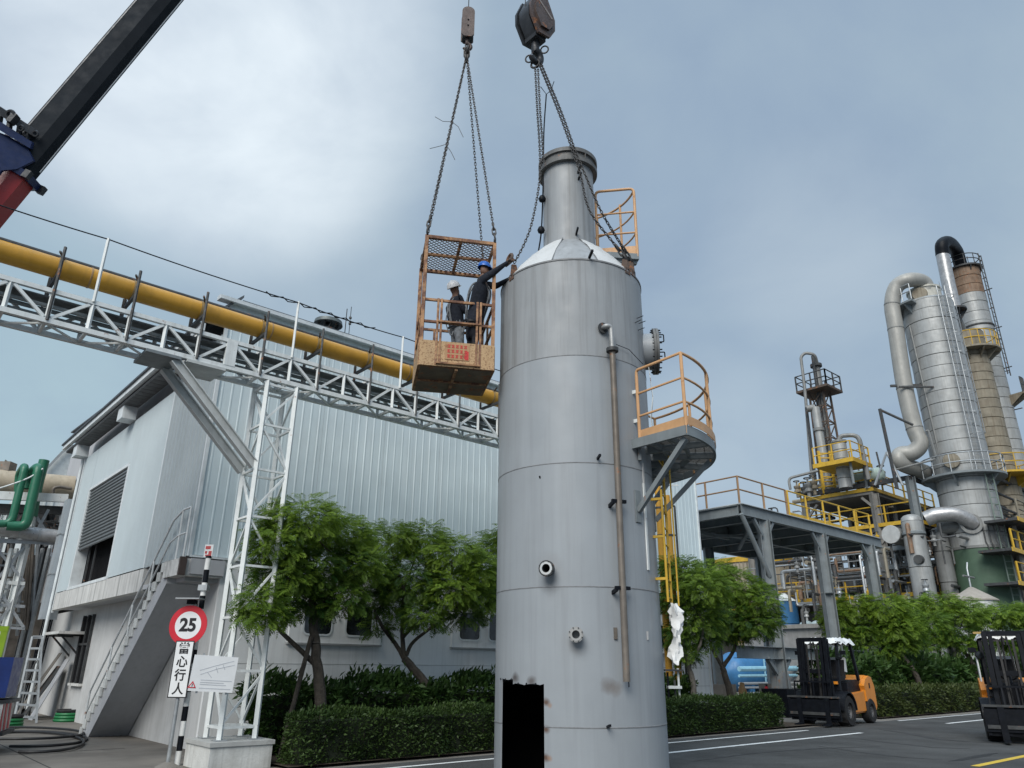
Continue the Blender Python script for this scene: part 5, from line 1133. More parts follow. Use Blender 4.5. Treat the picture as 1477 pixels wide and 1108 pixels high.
right = [('bright round tree just right of the near forklift mast', (1338, 1010), [([(1338, 1020), (1322, 975), (1300, 945), (1285, 925)], .13, .07)], [(1205, 888, 26, 20, .55), (1235, 876, 32, 18, .72), (1275, 876, 34, 18, .7), (1215, 915, 26, 16, .6), (1255, 910, 36, 22, .35), (1292, 905, 30, 22, .55), (1270, 935, 30, 12, .35), (1300, 928, 18, 12, .55)], 14.0),
         ('tree with a leaning trunk in the middle of the right row', (1420, 1000), [([(1420, 1010), (1410, 970), (1392, 942), (1378, 925)], .13, .07)], [(1322, 880, 30, 20, .62), (1358, 872, 34, 18, .62), (1392, 884, 28, 20, .5), (1340, 910, 34, 22, .32), (1378, 915, 34, 22, .28), (1330, 935, 22, 10, .3), (1400, 930, 22, 14, .3)], 14.4),
         ('tree behind the right-hand forklift at the picture edge', (1475, 1000), [([(1475, 1010), (1468, 960), (1462, 930)], .13, .07)], [(1418, 892, 26, 18, .55), (1452, 886, 34, 16, .62), (1490, 890, 36, 20, .55), (1430, 922, 30, 22, .35), (1475, 925, 34, 24, .35)], 14.2),
         ('tree with a thick pale trunk behind the bright round tree', (1284, 1000), [([(1284, 1010), (1280, 970), (1276, 935)], .16, .1)], [(1300, 893, 26, 18, .4), (1268, 905, 28, 18, .3), (1310, 915, 22, 18, .25), (1345, 895, 20, 14, .4)], 15.6)]
for lab, bpx, limbs, cl_, vv in right:
    b = onv(*bpx, vv); dd = math.hypot(b.x, b.y); tree(lab, b, limbs, cl_, dd, 90, .38, farleaf, palebark if 'pale' in lab else bark)
def leafcards(p, nrm, size, tone, tsd=.2):
    n = len(p); az = np.arctan2(nrm[:, 1], nrm[:, 0])+rng.normal(0, .8, n); el = np.arcsin(np.clip(nrm[:, 2], -1, 1))*.6+rng.normal(.15, .5, n); roll = rng.normal(0, .7, n)
    tp4 = np.array([(0, 0, 0), (.45, .2, .05), (1, 0, -.12), (.45, -.2, .05)]); s = size*rng.uniform(.6, 1.3, n)
    return (np.einsum('nij,kj->nki', rots(az, el, roll), tp4)*s[:, None, None]+p[:, None]).reshape(-1, 3), np.repeat(np.clip(tone+rng.normal(0, tsd, n), 0, 1), 4)
def hedge(label, u0, u1, v0, v1, h, per, size, leaf, tone, rough=.03, name='hedge', top=1.0):
    b = W((u0+u1)/2, (v0+v1)/2, 0); t = thing(name, label, 'hedge', b, group='hedges along the road')
    Vs, T = [], []
    faces = [((u0, v0, .06), (u1-u0, 0, 0), (0, 0, h-.06), (0, -1, .25), 1.0), ((u0, v0, h), (u1-u0, 0, 0), (0, v1-v0, 0), (0, 0, 1), top), ((u0, v0, .06), (0, v1-v0, 0), (0, 0, h-.06), (-1, 0, .25), 1.), ((u1, v0, .06), (0, v1-v0, 0), (0, 0, h-.06), (1, 0, .25), 1.), ((u0, v1, h*.5), (u1-u0, 0, 0), (0, 0, h*.5), (0, 1, .25), .4)]
    Mx = np.array([U[:], V[:], Z[:]]).T
    for o, a, c, nn, k in faces:
        a, c, o = map(np.array, (a, c, o)); ar = np.linalg.norm(a)*np.linalg.norm(c); n = int(ar*per*k); q = o+a*rng.random((n, 1))+c*rng.random((n, 1))
        nn = np.array(nn)/np.linalg.norm(nn); wob = .05*np.sin(q[:, 0]*2.3+q[:, 2]*5)+.035*np.sin(q[:, 0]*7.1+q[:, 1]*6)
        q = q+nn*(rng.normal(-.02, rough, n)+wob*(rough/.03))[:, None]
        tn = tone+.12*np.sin(q[:, 0]*3.1+q[:, 2]*4.)
        v, tt = leafcards(q@Mx.T, np.tile(nn@Mx.T, (n, 1)), size, 0, .2); Vs.append(v); T.append(np.clip(tt+np.repeat(tn, 4), 0, 1))
    part('foliage', quads_mesh('foliage', np.concatenate(Vs)-np.array(b[:]), np.concatenate(T)), leaf, t)
    e = .05+rough
    part('branches', MB().gbox(u0+e, u1-e, v0+e, v1-e, .04, h-e-.02), mat('hedge_inside', (.012, .018, .008), .95, var=.5, scale=20) if 'hedge_inside' not in bpy.data.materials else bpy.data.materials['hedge_inside'], t)  # solid dark block stands for the shaded inside of the hedge
    for i in range(int((u1-u0)/.9)):
        uu = u0+.45+i*.9; part('stem', MB().tube([W(uu, v0+.12, 0), W(uu+random.uniform(-.1, .1), v0+.08, h*.6)], .018, 5), bark, t)
    return t
hl = leafmat('hedge_leaves', (.010, .030, .009), (.07, .115, .028), .22); sl = leafmat('shrub_leaves', (.009, .032, .010), (.075, .14, .03), .3); hr_ = leafmat('bright_hedge_leaves', (.012, .034, .009), (.085, .105, .03), .22)
hedge('long clipped dark green hedge left of the steel tank', 6.25, 15.4, 12.5, 13.15, .80, 1500, .07, hl, .42)
hedge('clipped low hedge right of the steel tank ending at the near forklift', 15.45, 21.4, 12.5, 13.3, .82, 1300, .075, hl, .45)
hedge('loose taller shrub row under the left trees', 6.4, 15.4, 14.1, 15.2, 1.18, 620, .15, sl, .4, .08, 'shrub_row')
hedge('loose shrub row under the trees right of the steel tank', 15.5, 19.6, 14.2, 15.2, 1.2, 560, .15, sl, .4, .08, 'shrub_row')
hedge('clipped hedge with reddish tinge behind the near forklift', 28.5, 62, 12.85, 13.75, .92, 420, .13, hr_, .5, .04)
hedge('tall loose shrubs under the right row of trees', 29.2, 64, 14.6, 16, 1.75, 170, .3, sl, .45, .13, 'shrub_row')
# ================================================================ LEFT YARD
sl0, sl1 = onz(20, 1040), onz(52, 1044); mid = (sl0+sl1)/2; dl = math.hypot(mid.x, mid.y); tl_ = aty(47, 918, dl+.9), aty(61, 918, dl+.9)
lad = thing('step_ladder', 'tall grey aluminium ladder standing in the left yard', 'ladder', mid)
part('stile', MB().bar(sl0, tl_[0], .05, .06), galv, lad); part('stile', MB().bar(sl1, tl_[1], .05, .06), galv, lad)
for i in range(8):
    t = .06+i*.132; part('rung', MB().bar(sl0+(tl_[0]-sl0)*t, sl1+(tl_[1]-sl1)*t, .035, .06), galv, lad)
part('top_cap', MB().bar(tl_[0], tl_[1], .09, .05), galv, lad)
for s in (0, 1): part('rear_leg', MB().bar(tl_[s], Vector((tl_[s].x, tl_[s].y, 0))+Vector((-.35, .85, 0)), .035), galv, lad)
hosem = mat('black_hose', (.02, .02, .021), .5)
for n, (cx, cy, rx, ry, d) in enumerate(((30, 1068, 95, 11, 0), (40, 1074, 80, 15, .03), (10, 1062, 110, 9, .06))):
    pts = []
    for i in range(29):
        a = R(-100+250*i/28); p = onz(cx+rx*math.cos(a), cy-ry*math.sin(a)); p.z = .03+d*.6; pts.append(p)
    single('hose', MB().tube(pts, .028, 7), hosem, ('outermost', 'middle', 'innermost')[n]+' black hose of the loops lying on the yard', 'hose', 'hoses on the yard')
def coil(px, py, r, label, lo_=.0):
    c = onz(px, py); t = thing('hose_coil', label, 'hose coil', c, group='green hose coils')
    gm = bpy.data.materials.get('green_hose') or mat('green_hose', (.01, .14, .045), .5)
    for i in range(3): part('turn', MB().ring(c+Z*(.045+.08*i), r*(1-.04*i), .045, Z, 24, 6), gm, t)
    part('dark_turn', MB().ring(c+Z*.29, r*.85, .05, Z, 24, 6), rubber, t); return t
coil(97, 1041, .34, 'green coiled hose with a black coil on top by the stair foot'); coil(10, 1051, .32, 'green coiled hose under the crane tail at the left edge')
c = onz(91, 1032); bx_ = thing('cement_bags', 'pile of pale bags against the lower wall by the green coil', 'bags', c)
for i, (dx, dy, z) in enumerate(((0, 0, .1), (.15, .5, .1), (.05, .22, .28), (-.2, .3, .1), (.1, .3, .44))): part('bag', MB().lathe([(0, -.1), (.25, -.08), (.3, 0), (.25, .08), (0, .1)], c+Vector((dx, dy, z)), 10), whitecloth if i == 4 else concrete, bx_)
w0 = onv(75, 1000, 28.2)
lb = thing('leaning_boards', 'grey boards and wire mesh panel leaning on the wall behind the ladder', 'boards', W(5.3, 27.6, 0))
for i, (v, h, w) in enumerate(((27.3, 1.7, .5), (28.0, 1.5, .8), (28.5, 1.9, .35))): part('board', MB().prism([W(5.1-.12*i, v, 0), W(5.1-.12*i, v+w, 0), W(5.75, v+w, h), W(5.75, v, h)], -U*.03), (greyplaster, darksteel, concrete)[i], lb)
for i in range(6): part('mesh_bar', MB().tube([W(4.6, 28.4+.18*i, 0), W(5.2, 28.4+.18*i, 2.1)], .012, 5), darksteel, lb)
for i in range(6): part('mesh_bar', MB().tube([W(4.62+.11*i, 28.35, .1+.38*i), W(4.62+.11*i, 29.4, .1+.38*i)], .012, 5), darksteel, lb)
# annex behind and the pale shed farther back
an = thing('grey_annex', 'low grey annex wall behind the aluminium ladder', 'building', W(2, 40, 0))
part('wall', MB().gbox(-3.5, 5.88, 39.6, 45, 0, 4.4), mat('annex_grey', (.24, .245, .25), .85, var=.12, streak=.3), an); part('roof', MB().gbox(-3.6, 5.85, 39.4, 45.2, 4.4, 4.55), roofm, an)
part('door', MB().gbox(3.4, 4.6, 39.55, 39.61, 0, 2.3), mat('annex_door', (.16, .165, .17), .7), an); part('window', MB().gbox(.8, 2.4, 39.55, 39.61, 1.2, 2.4), glass_dark, an)
for u in (-2, 0.4, 2.9, 5.3): part('pilaster', MB().gbox(u, u+.2, 39.5, 39.6, 0, 4.4), oldplaster, an)
fr_ = [onv(x, y, 46.0) for x, y in ((56, 690), (70, 674), (88, 655), (102, 646), (116, 646), (116, 720))]
s_ = thing('pale_shed', 'pale shed with sloping roof showing behind the pipe rack at left', 'building', Vector((fr_[0].x, fr_[0].y, 0)))
psw = mat('pale_shed_wall', (.56, .59, .58), .6, streak=.15)
lo0, lo1 = Vector((fr_[0].x, fr_[0].y, 0)), Vector((fr_[-1].x, fr_[-1].y, 0))
part('wall', MB().prism([lo0]+fr_[:-1]+[lo1], V*9), psw, s_, smooth=False)
for p, q in zip(fr_[:4], fr_[1:5]): part('roof_edge', MB().bar(p-V*.2+Z*.06, q-V*.2+Z*.06, .1, .12), mat('shed_edge', (.3, .32, .32), .6) if 'shed_edge' not in bpy.data.materials else bpy.data.materials['shed_edge'], s_)
for i in range(6): p = lo0+(lo1-lo0)*(i/6+.08); part('wall_rib', MB().bar(p-V*.03, p-V*.03+Z*(fr_[0].z-.3+i*.3), .08, .05, V), psw, s_)
# pipe rack
greenp = mat('green_pipe', (.018, .135, .075), .4, var=.12, scale=4, spec=.5); beige = mat('beige_lagging', (.42, .36, .27), .6, var=.15, scale=3, streak=.4, streakcol=(.2, .16, .11), dirt=.4, dirtcol=(.2, .14, .09)); silv = mat('silver_lagging', (.40, .40, .40), .35, .5, var=.2, scale=5)
PD = 31.0
pr_ = thing('pipe_rack', 'cluttered white steel pipe rack at the left edge of the picture', 'pipe rack', Vector((*aty(20, 900, PD).xy, 0)))
def g3(x, y, d=PD): return aty(x, y, d)
def vert(x, y, d, z0, z1): p = aty(x, y, d); return Vector((p.x, p.y, z0)), Vector((p.x, p.y, z1))
for x, y, d in ((34, 800, PD), (-6, 800, PD), (70, 760, PD+2), (-50, 800, PD), (12, 800, PD+2.5)):
    a, b = vert(x, y, d, 0, g3(x, 742, d).z); part('column', MB().ibeam(a, b, .2, .2, .02), whitesteel if d == PD else darksteel, pr_, smooth=False)
for y, d, ma, w in ((717, PD-.3, whitesteel, .28), (782, PD-.2, galv, .14), (840, PD, whitesteel, .12), (873, PD, galv, .1), (735, PD+1.5, darksteel, .3), (760, PD+1.8, darksteel, .2), (745, PD+3, darksteel, .35), (905, PD, galv, .08)):
    part('beam', MB().bar(g3(-70, y-5, d), g3(98 if y < 790 else 36, y+2, d), w*.6, w), ma, pr_)
for x, d in ((2, PD-.1), (10, PD+.6), (22, PD+.3), (48, PD+1.2), (58, PD+.9)):
    a, b = vert(x, 850, d, 0, g3(x, 790, d).z); part('thin_column', MB().bar(a, b, .1), whitesteel if x < 30 else galv, pr_)
for i in range(7): y = 800+i*17; part('rung_bar', MB().bar(g3(-12, y-2, PD+.4), g3(34, y, PD+.4), .06), (whitesteel, galv, pipem)[i % 3], pr_)
for x0, y0, x1, y1 in ((-6, 905, 34, 845), (-6, 790, 34, 838), (34, 790, -6, 838), (-6, 845, 34, 905), (40, 790, 70, 735), (46, 735, 68, 770)): part('brace', MB().bar(g3(x0, y0), g3(x1, y1), .09), galv, pr_)
for i in range(14):
    x = random.uniform(-10, 72); y = random.uniform(728, 768); part('clutter_pipe', MB().tube(fillet([g3(x, y, PD+1.5), g3(x+random.uniform(8, 25), y+random.uniform(-3, 6), PD+1.5), g3(x+random.uniform(10, 26), y+random.uniform(14, 30), PD+1.5)], .1), random.uniform(.04, .09), 7), random.choice((galv, darksteel, silv, darksteel)), pr_)
for i in range(12):
    x = random.uniform(-20, 60); part('clutter_pipe', MB().tube([g3(x, 785, PD+1), g3(x-9, 905+random.uniform(-20, 30), PD+1)], random.uniform(.03, .06), 6), random.choice((galv, darksteel, pipem)), pr_)
part('rear_panel', MB().box(g3(10, 850, PD+2.8)+Z*-1.0, (5.5, .1, 4.6), (U, V, Z)), mat('rack_back', (.13, .115, .10), .8, var=.4, scale=3), pr_)
bd_ = single('lagged_duct', MB().tube([g3(-80, 690, PD+1.2), g3(106, 705, PD+1.2)], .47, 24), beige, 'fat beige lagged duct on top of the left pipe rack', 'pipe')
lo_p = [g3(46, 690, PD+.5), g3(48, 720, PD+.5)]; part('duct_loop', MB().tube(fillet([g3(76, 715, PD+.6), g3(77, 704, PD+.6), g3(86, 702, PD+.6), g3(104, 705, PD+.6)], .2), .06, 7), pipem, pr_)
st2 = thing('silver_pipe', 'silver lagged pipe running below the green loops', 'pipe', g3(40, 770))
for a, b in ((-80, -10), (-10, 28), (28, 56), (56, 84)): part('pipe_length', MB().tube([g3(a+.4, 764+a*.12, PD-.4), g3(b-.4, 764+b*.12, PD-.4)], .23, 18), silv, st2); part('band', MB().lathe([(.225, -.03), (.24, -.03), (.24, .03), (.225, .03)], g3(b, 764+b*.12, PD-.4), 18, ax=(V, Z, U)), galv, st2)
for lab, pts, r in (('slimmer green pipe loop at far left', [(-40, 752), (16, 757), (37, 670), (27, 684), (26, 712)], .125), ('thicker green pipe loop beside the slim one', [(10, 758), (37, 760), (57, 672), (42, 684), (38, 705)], .165), ('green pipe standing behind the two green loops', [(64, 664), (53, 705), (46, 745)], .17)):
    dd = PD-.9 if 'behind' not in lab else PD-.1; single('green_pipe', MB().tube(fillet([g3(x, y, dd+(.9 if i > 2 else 0)) for i, (x, y) in enumerate(pts)], .3), r, 14), greenp, lab, 'pipe', 'green pipes on the left rack')
part('top_bits', MB().box(g3(8, 677, PD+1.2), (.5, .4, .5)), pipem, pr_); part('top_bits', MB().tube([g3(4, 672, PD+1.2), g3(8, 664, PD+1.2), g3(13, 668, PD+1.2), g3(14, 676, PD+1.2)], .03, 6), pipem, pr_)
part('slack_cable', MB().tube(smooth_([g3(-20, 706, PD-1), g3(0, 704, PD-1), g3(40, 690, PD-1), g3(62, 676, PD-1)]), .025, 5), whitesteel, pr_)
# ================================================================ GREY STEEL CANOPY (behind the right trees)
random.seed(31)
VCN, UC0, UC1, ZD = 15.5, 25.22, 37.3, 7.57
cn = thing('steel_canopy', 'grey steel canopy platform on tall columns with railings on top', 'canopy', W(UC0, VCN, 0))
def cbar(name, a, b, w, h=None, ma=greysteel, ib=False, par=cn):
    mb = MB(); (mb.ibeam(W(*a), W(*b), w, h or w, .02) if ib else mb.bar(W(*a), W(*b), w, h)); return part(name, mb, ma, par, smooth=False)
for v in (VCN, 18.6, 21.8): cbar('long_beam', (UC0, v, ZD-.24), (UC1, v, ZD-.24), .22, .44, ib=True)
for u in (UC0, 26.7, 29, 31.2, 33.5, 35.8, UC1): cbar('cross_beam', (u, VCN+.12, ZD-.25), (u, 21.7, ZD-.25), .2, .4, ib=True)
u = UC0+.02; pale_ = mat('pale_deck_sheet', (.48, .51, .52), .6, var=.15)
while u < UC1-.5: part('deck_plank', MB().gbox(u, u+.98, VCN-.02, 21.9, ZD, ZD+.03), pale_, cn); u += 1.0
for u in (27.6, 30.1, 32.3, 34.6): cbar('joist', (u, VCN+.1, ZD-.12), (u, 21.7, ZD-.12), .1, .18, pale_)
for u in (26.7, 31.2, 35.8):
    for v in (VCN+.0, 21.2):
        cbar('column', (u, v, .93), (u, v, ZD-.46), .42, .42, ib=True)
        if v < 16:
            part('column_base', MB().prism([W(u-.2, v-.22, 1.5), W(u+.2, v-.22, 1.5), W(u+.33, v-.22, .95), W(u-.33, v-.22, .95)], V*.44), mat('rust_stained_steel', (.19, .205, .21), .6, rust=.3, streak=.4, rustcol=(.16, .08, .04)) if 'rust_stained_steel' not in bpy.data.materials else bpy.data.materials['rust_stained_steel'], cn)
            part('stiffener', MB().gbox(u-.19, u+.19, v-.19, v+.19, 4.6, 4.64), greysteel, cn)
            for s in (-1, 1): cbar('haunch', (u+s*.7, v, ZD-.46), (u+s*.16, v, ZD-1.1), .12, .12)
        part('footing', MB().gbox(u-.55, u+.55, v-.5, v+.5, 0, .94), black if v < 16 else concrete, cn)
a, b = onv(1069, 741, VCN), onv(1110, 832, VCN); part('corner_strut', MB().tube([a, b], .09, 10), greysteel, cn)
cbar('low_beam', (24.0, VCN, 2.16), (31.1, VCN, 2.16), .3, .42, ib=True); cbar('low_beam', (31.3, VCN, 2.16), (35.7, VCN, 2.16), .3, .42, ib=True)
for s in (-1, 1): cbar('haunch', (26.7+s*.75, VCN, 1.97), (26.7+s*.2, VCN, 1.45), .14, .14)
for a, b in (((26.7, 18.6, 7), (29, 18.6, 7)), ((28, 17, 7.0), (32, 20, 7.0)), ((26, 20, 7), (30, 17, 7))): cbar('wind_brace', a, b, .12)
brownrail = mat('brown_rail', (.28, .17, .09), .6, rust=.2)
rm = lambda u: brownrail if u < 28.9 else yellow
def rails(root, pts, z, h=1.08, ma=yellow, r=.032, step=1.5, toe=True, rows=(1, .52)):
    for a, b in zip(pts, pts[1:]):
        a, b = Vector(a), Vector(b); n = max(1, round((b-a).length/step)); d = (b-a).normalized()
        for f in rows: part('guard_rail', MB().tube([a+Z*(z+h*f-a.z), b+Z*(z+h*f-b.z)], r, 6), ma, root)
        for i in range(n+1):
            if i == 0 and (a-Vector(pts[0])).length > 1e-4: continue
            p = a+(b-a)*(i/n); part('guard_post', MB().bar(Vector((p.x, p.y, z)), Vector((p.x, p.y, z+h)), r*2.1), ma, root)
        if toe: part('toe_board', MB().bar(Vector((a.x, a.y, z+.09)), Vector((b.x, b.y, z+.09)), .02, .16), ma, root)
rails(cn, [W(UC0+.1, 21.6), W(UC0+.1, VCN+.1), W(28.9, VCN+.1)], ZD+.03, 1.08, brownrail, toe=False)
rails(cn, [W(29.05, VCN+.1), W(36.6, VCN+.1)], ZD+.03, 1.08, yellow)
# ================================================================ PROCESS STRUCTURE
lag = mat('grey_lagging', (.34, .35, .345), .5, .25, var=.12, scale=2, streak=.5, streakcol=(.17, .16, .145), dirt=.25, dirtcol=(.2, .19, .17)); lag2 = mat('dull_lagging', (.21, .215, .21), .55, .2, var=.15, scale=2, streak=.5, streakcol=(.1, .095, .09))
brownlag = mat('brown_stained_lagging', (.24, .215, .165), .65, .1, var=.2, scale=2, streak=.7, streakcol=(.12, .085, .05), dirt=.4, dirtcol=(.15, .1, .06)); rustlag = mat('rust_lagging', (.20, .13, .085), .7, var=.3, scale=3, streak=.6, streakcol=(.3, .24, .18), rust=.3)
greenskirt = mat('green_skirt', (.068, .118, .078), .6, var=.1, scale=2, streak=.25, streakcol=(.05, .08, .055)); concf = mat('old_concrete_frame', (.22, .215, .20), .8, var=.15, scale=3, streak=.5, streakcol=(.11, .105, .1)); dkpipe = mat('dark_pipe', (.06, .062, .062), .6, var=.3, scale=3)
lightblue = mat('light_blue_paint', (.25, .47, .58), .5, var=.1, streak=.2); bluetank = mat('blue_tank_paint', (.04, .16, .34), .45, var=.12, streak=.2)
UP = 46.2
before = set(COL.objects)
def pu(px, py): return onu(px, py, UP)
ps = thing('process_structure', 'multi-level steel process structure with yellow railings behind the canopy', 'process plant', W(UP, 19.15, 0))
def pbar(name, a, b, w, h=None, ma=concf, ib=False): return part(name, (MB().ibeam(W(*a), W(*b), w, h or w, .03) if ib else MB().bar(W(*a), W(*b), w, h)), ma, ps, smooth=False)
for u in (UP, 52.5, 59):
    for v in (16.9, 19.15, 23.6, 28): pbar('column', (u, v, 0), (u, v, 12.4 if v < 17 else 11.75), .42 if v < 20 else .36, None, concf if v != 16.9 else greysteel, True)
for z, vs, ma in ((12.1, (19.15, 23.9), yellow), (9.85, (16.9, 23.9), yellow), (5.75, (16.9, 28.2), yellow)):
    part('deck_slab', MB().gbox(UP+.05, 59.2, vs[0]+.05, vs[1], z-.34, z), concf if z != 9.85 else darksteel, ps)
    part('deck_edge', MB().gbox(UP-.04, UP+.0, vs[0]-.02, vs[1], z-.16, z+.06), ma, ps); part('deck_edge', MB().gbox(UP-.04, 59.2, vs[0]-.04, vs[0]+.0, z-.16, z+.06), ma, ps)
    rails(ps, [W(UP+.05, vs[1]), W(UP+.05, vs[0]+.08), W(56, vs[0]+.08)], z+.05, 1.05, yellow, .04, 1.7, False)
for z, ma in ((12.35, darksteel), (8.35, greysteel), (7.3, greysteel), (6.75, galv), (4.0, greysteel), (2.6, greysteel)):
    pbar('edge_beam', (UP, 16.9, z), (UP, 23.6 if z > 5 else 28, z), .2 if z not in (6.75,) else .1, .26 if z != 6.75 else .1, ma); pbar('edge_beam', (UP, 16.9, z), (59, 16.9, z), .2, .22, ma)
for u in (UP, 52.5):
    for v, z in ((18.5, 9.5), (17.5, 9.5), (18.4, 7.0), (17.6, 7.0), (19.9, 11.6), (22.8, 11.6)): pbar('haunch', (u, v, z), (u, 19.15 if v > 18 and v < 21 else (16.9 if v < 18 else 23.6), z-.8), .14)
for a, b in (((UP, 19.15, 5.7), (UP, 23.6, 2.6)), ((UP, 19.15, 1.0), (UP, 17, 5.4)), ((52.5, 17, 6), (52.5, 23, 9.6))): pbar('brace', a, b, .14, .14, greysteel)
for i in range(130):   # pipework threading the structure
    z = random.choice((1.2, 2.1, 3.0, 3.4, 6.4, 6.9, 7.6, 8.1, 8.7, 10.5, 10.9, 11.3)); v = random.uniform(17.3, 27); u = random.uniform(UP+.5, 54); l_ = random.uniform(1.5, 5)
    ma = random.choice((lag2, dkpipe, dkpipe, galv, darksteel, lag2, brownlag)); r = random.choice((.05, .07, .1, .14))
    k = random.random()
    if k < .4: pts = [W(u, v, z), W(u, v+l_, z), W(u, v+l_, z+random.choice((-1.6, 1.2)))]
    elif k < .7: pts = [W(u, v, z), W(u+l_, v, z), W(u+l_, v+.8, z)]
    else: pts = [W(u, v, max(0, z-3.2)), W(u, v, z+1), W(u, v+.7, z+1)]
    part('process_pipe', MB().tube(fillet(pts, .25, 3), r, 7), ma, ps)
for i in range(26):   # long straight pipe runs at the right bay
    z = 10.3+i*.13; v = 16.2-random.uniform(0, 2.8); part('process_pipe', MB().tube([W(47.5+random.uniform(0, 2), v, z), W(57, v, z)], random.uniform(.04, .1), 7), random.choice((dkpipe, darksteel, lag2)), ps)
for i in range(24):
    v = random.uniform(13.0, 17.0); part('process_pipe', MB().tube(fillet([W(48+random.random()*3, v, 0), W(48.5+random.random()*3, v, 9.5), W(50, v+1, 10.5)], .3, 3), random.uniform(.05, .13), 7), random.choice((dkpipe, lag2, galv)), ps)
def deckval(px, py, d, s=1.): # a valve with hand wheel on a flanged stub
    p = aty(px, py, d); t = part('valve', MB().lathe([(.1*s, -.5*s), (.1*s, -.2*s), (.2*s, -.2*s), (.2*s, -.1*s), (.13*s, 0), (.2*s, .1*s), (.2*s, .2*s), (.05*s, .25*s), (.04*s, .5*s)], p, 10), random.choice((galv, lag, brownlag, lag2, dkpipe, yellow)), ps); part('hand_wheel', MB().ring(p+Z*.5*s, .17*s, .03*s, Z, 12, 5), darksteel, t)
for x, y in ((1150, 706), (1166, 704), (1174, 700), (1183, 703), (1187, 697), (1228, 690), (1236, 694), (1240, 688), (1205, 699), (1160, 708), (1262, 690), (1272, 686)): deckval(x, y, 50.5+random.random()*2, random.uniform(.8, 1.3))
def vessel(name, label, px, py, d, z0, z1, r, ma, cat, bands=1.0, dome=.35, group=None, segs=32, cap=None, base=None):
    c = aty(px, py, d); c = Vector((c.x, c.y, 0)); t = thing(name, label, cat, c+Z*(z0 if base is None else base), group=group); z = z0; i = 0
    while z < z1-.05:
        h = min(bands*random.uniform(.93, 1.07), z1-z); o = random.choice((0, .012, .02)); part('lagging_band', MB().lathe([(r-.04, z), (r+o, z+.012), (r+o, z+h-.03), (r-.04, z+h-.014)], c, segs), ma(z) if callable(ma) else ma, t); z += h; i += 1
    if dome: part('domed_head', MB().lathe([(r, z1-.01), (r*.93, z1+dome*.5), (r*.7, z1+dome*.8), (r*.3, z1+dome*.97), (0, z1+dome)], c, segs), cap or (ma(z1) if callable(ma) else ma), t)
    return t, c
zat = lambda x, y, d: aty(x, y, d).z
def ring_platform(t, c, z, r0_, r1_, a0, a1, ma=greysteel, rail=True, rm_=galv, h=1.05, n=22):
    P = lambda a, r, zz: c+Vector((math.cos(R(a))*r, math.sin(R(a))*r, zz))
    p = part('platform', MB().prism([P(a0+(a1-a0)*i/n, r1_, z-.12) for i in range(n+1)]+[P(a1-(a1-a0)*i/n, r0_, z-.12) for i in range(n+1)], Z*.12), ma, t)
    for i in range(0, n+1, 5): part('platform_bracket', MB().prism([P(a0+(a1-a0)*i/n-.5, r0_, z-.13), P(a0+(a1-a0)*i/n-.5, r1_*.97, z-.13), P(a0+(a1-a0)*i/n-.5, r0_, z-.75)], P(a0+(a1-a0)*i/n+90, .07, 0)-c), ma, p)
    if rail:
        for f in (1, .52): part('guard_rail', MB().tube([P(a0+(a1-a0)*i/n, r1_-.04, z+h*f) for i in range(n+1)], .035, 6, cap=True), rm_, p)
        for i in range(0, n+1, 2): part('guard_post', MB().tube([P(a0+(a1-a0)*i/n, r1_-.04, z), P(a0+(a1-a0)*i/n, r1_-.04, z+h)], .03, 6), rm_, p)
    return p
def cage_ladder(t, c, r, ang, z0, z1, ma=galv, cage=True):
    e = Vector((math.cos(R(ang)), math.sin(R(ang)), 0)); f = Vector((-e.y, e.x, 0)); o = c+e*(r+.22); l_ = part('ladder', MB().tube([o+f*.25+Z*z0, o+f*.25+Z*z1], .035, 6), ma, t)
    part('stile', MB().tube([o-f*.25+Z*z0, o-f*.25+Z*z1], .035, 6), ma, l_); rg = MB(); z = z0+.2
    while z < z1: rg.tube([o-f*.25+Z*z, o+f*.25+Z*z], .018, 5); z += .35
    part('rungs', rg, ma, l_, kind='stuff'); z = z0+.4
    while z < z1: part('standoff', MB().bar(o+f*.25+Z*z-e*.25, o+f*.25+Z*z, .05), ma, l_); z += 2.4
    if cage:
        z = z0+2.0
        while z < z1: part('cage_hoop', MB().tube([o+e*(.38-.38*math.cos(R(a)))*1.0+e*.0+f*(.38*math.sin(R(a)))+Z*z for a in range(40, 330, 30)], .022, 5), ma, l_); z += 1.25
        for a in (110, 180, 250): part('cage_strip', MB().tube([o+e*(.38-.38*math.cos(R(a)))+f*(.38*math.sin(R(a)))+Z*(z0+2), o+e*(.38-.38*math.cos(R(a)))+f*(.38*math.sin(R(a)))+Z*z1], .02, 5), ma, l_)
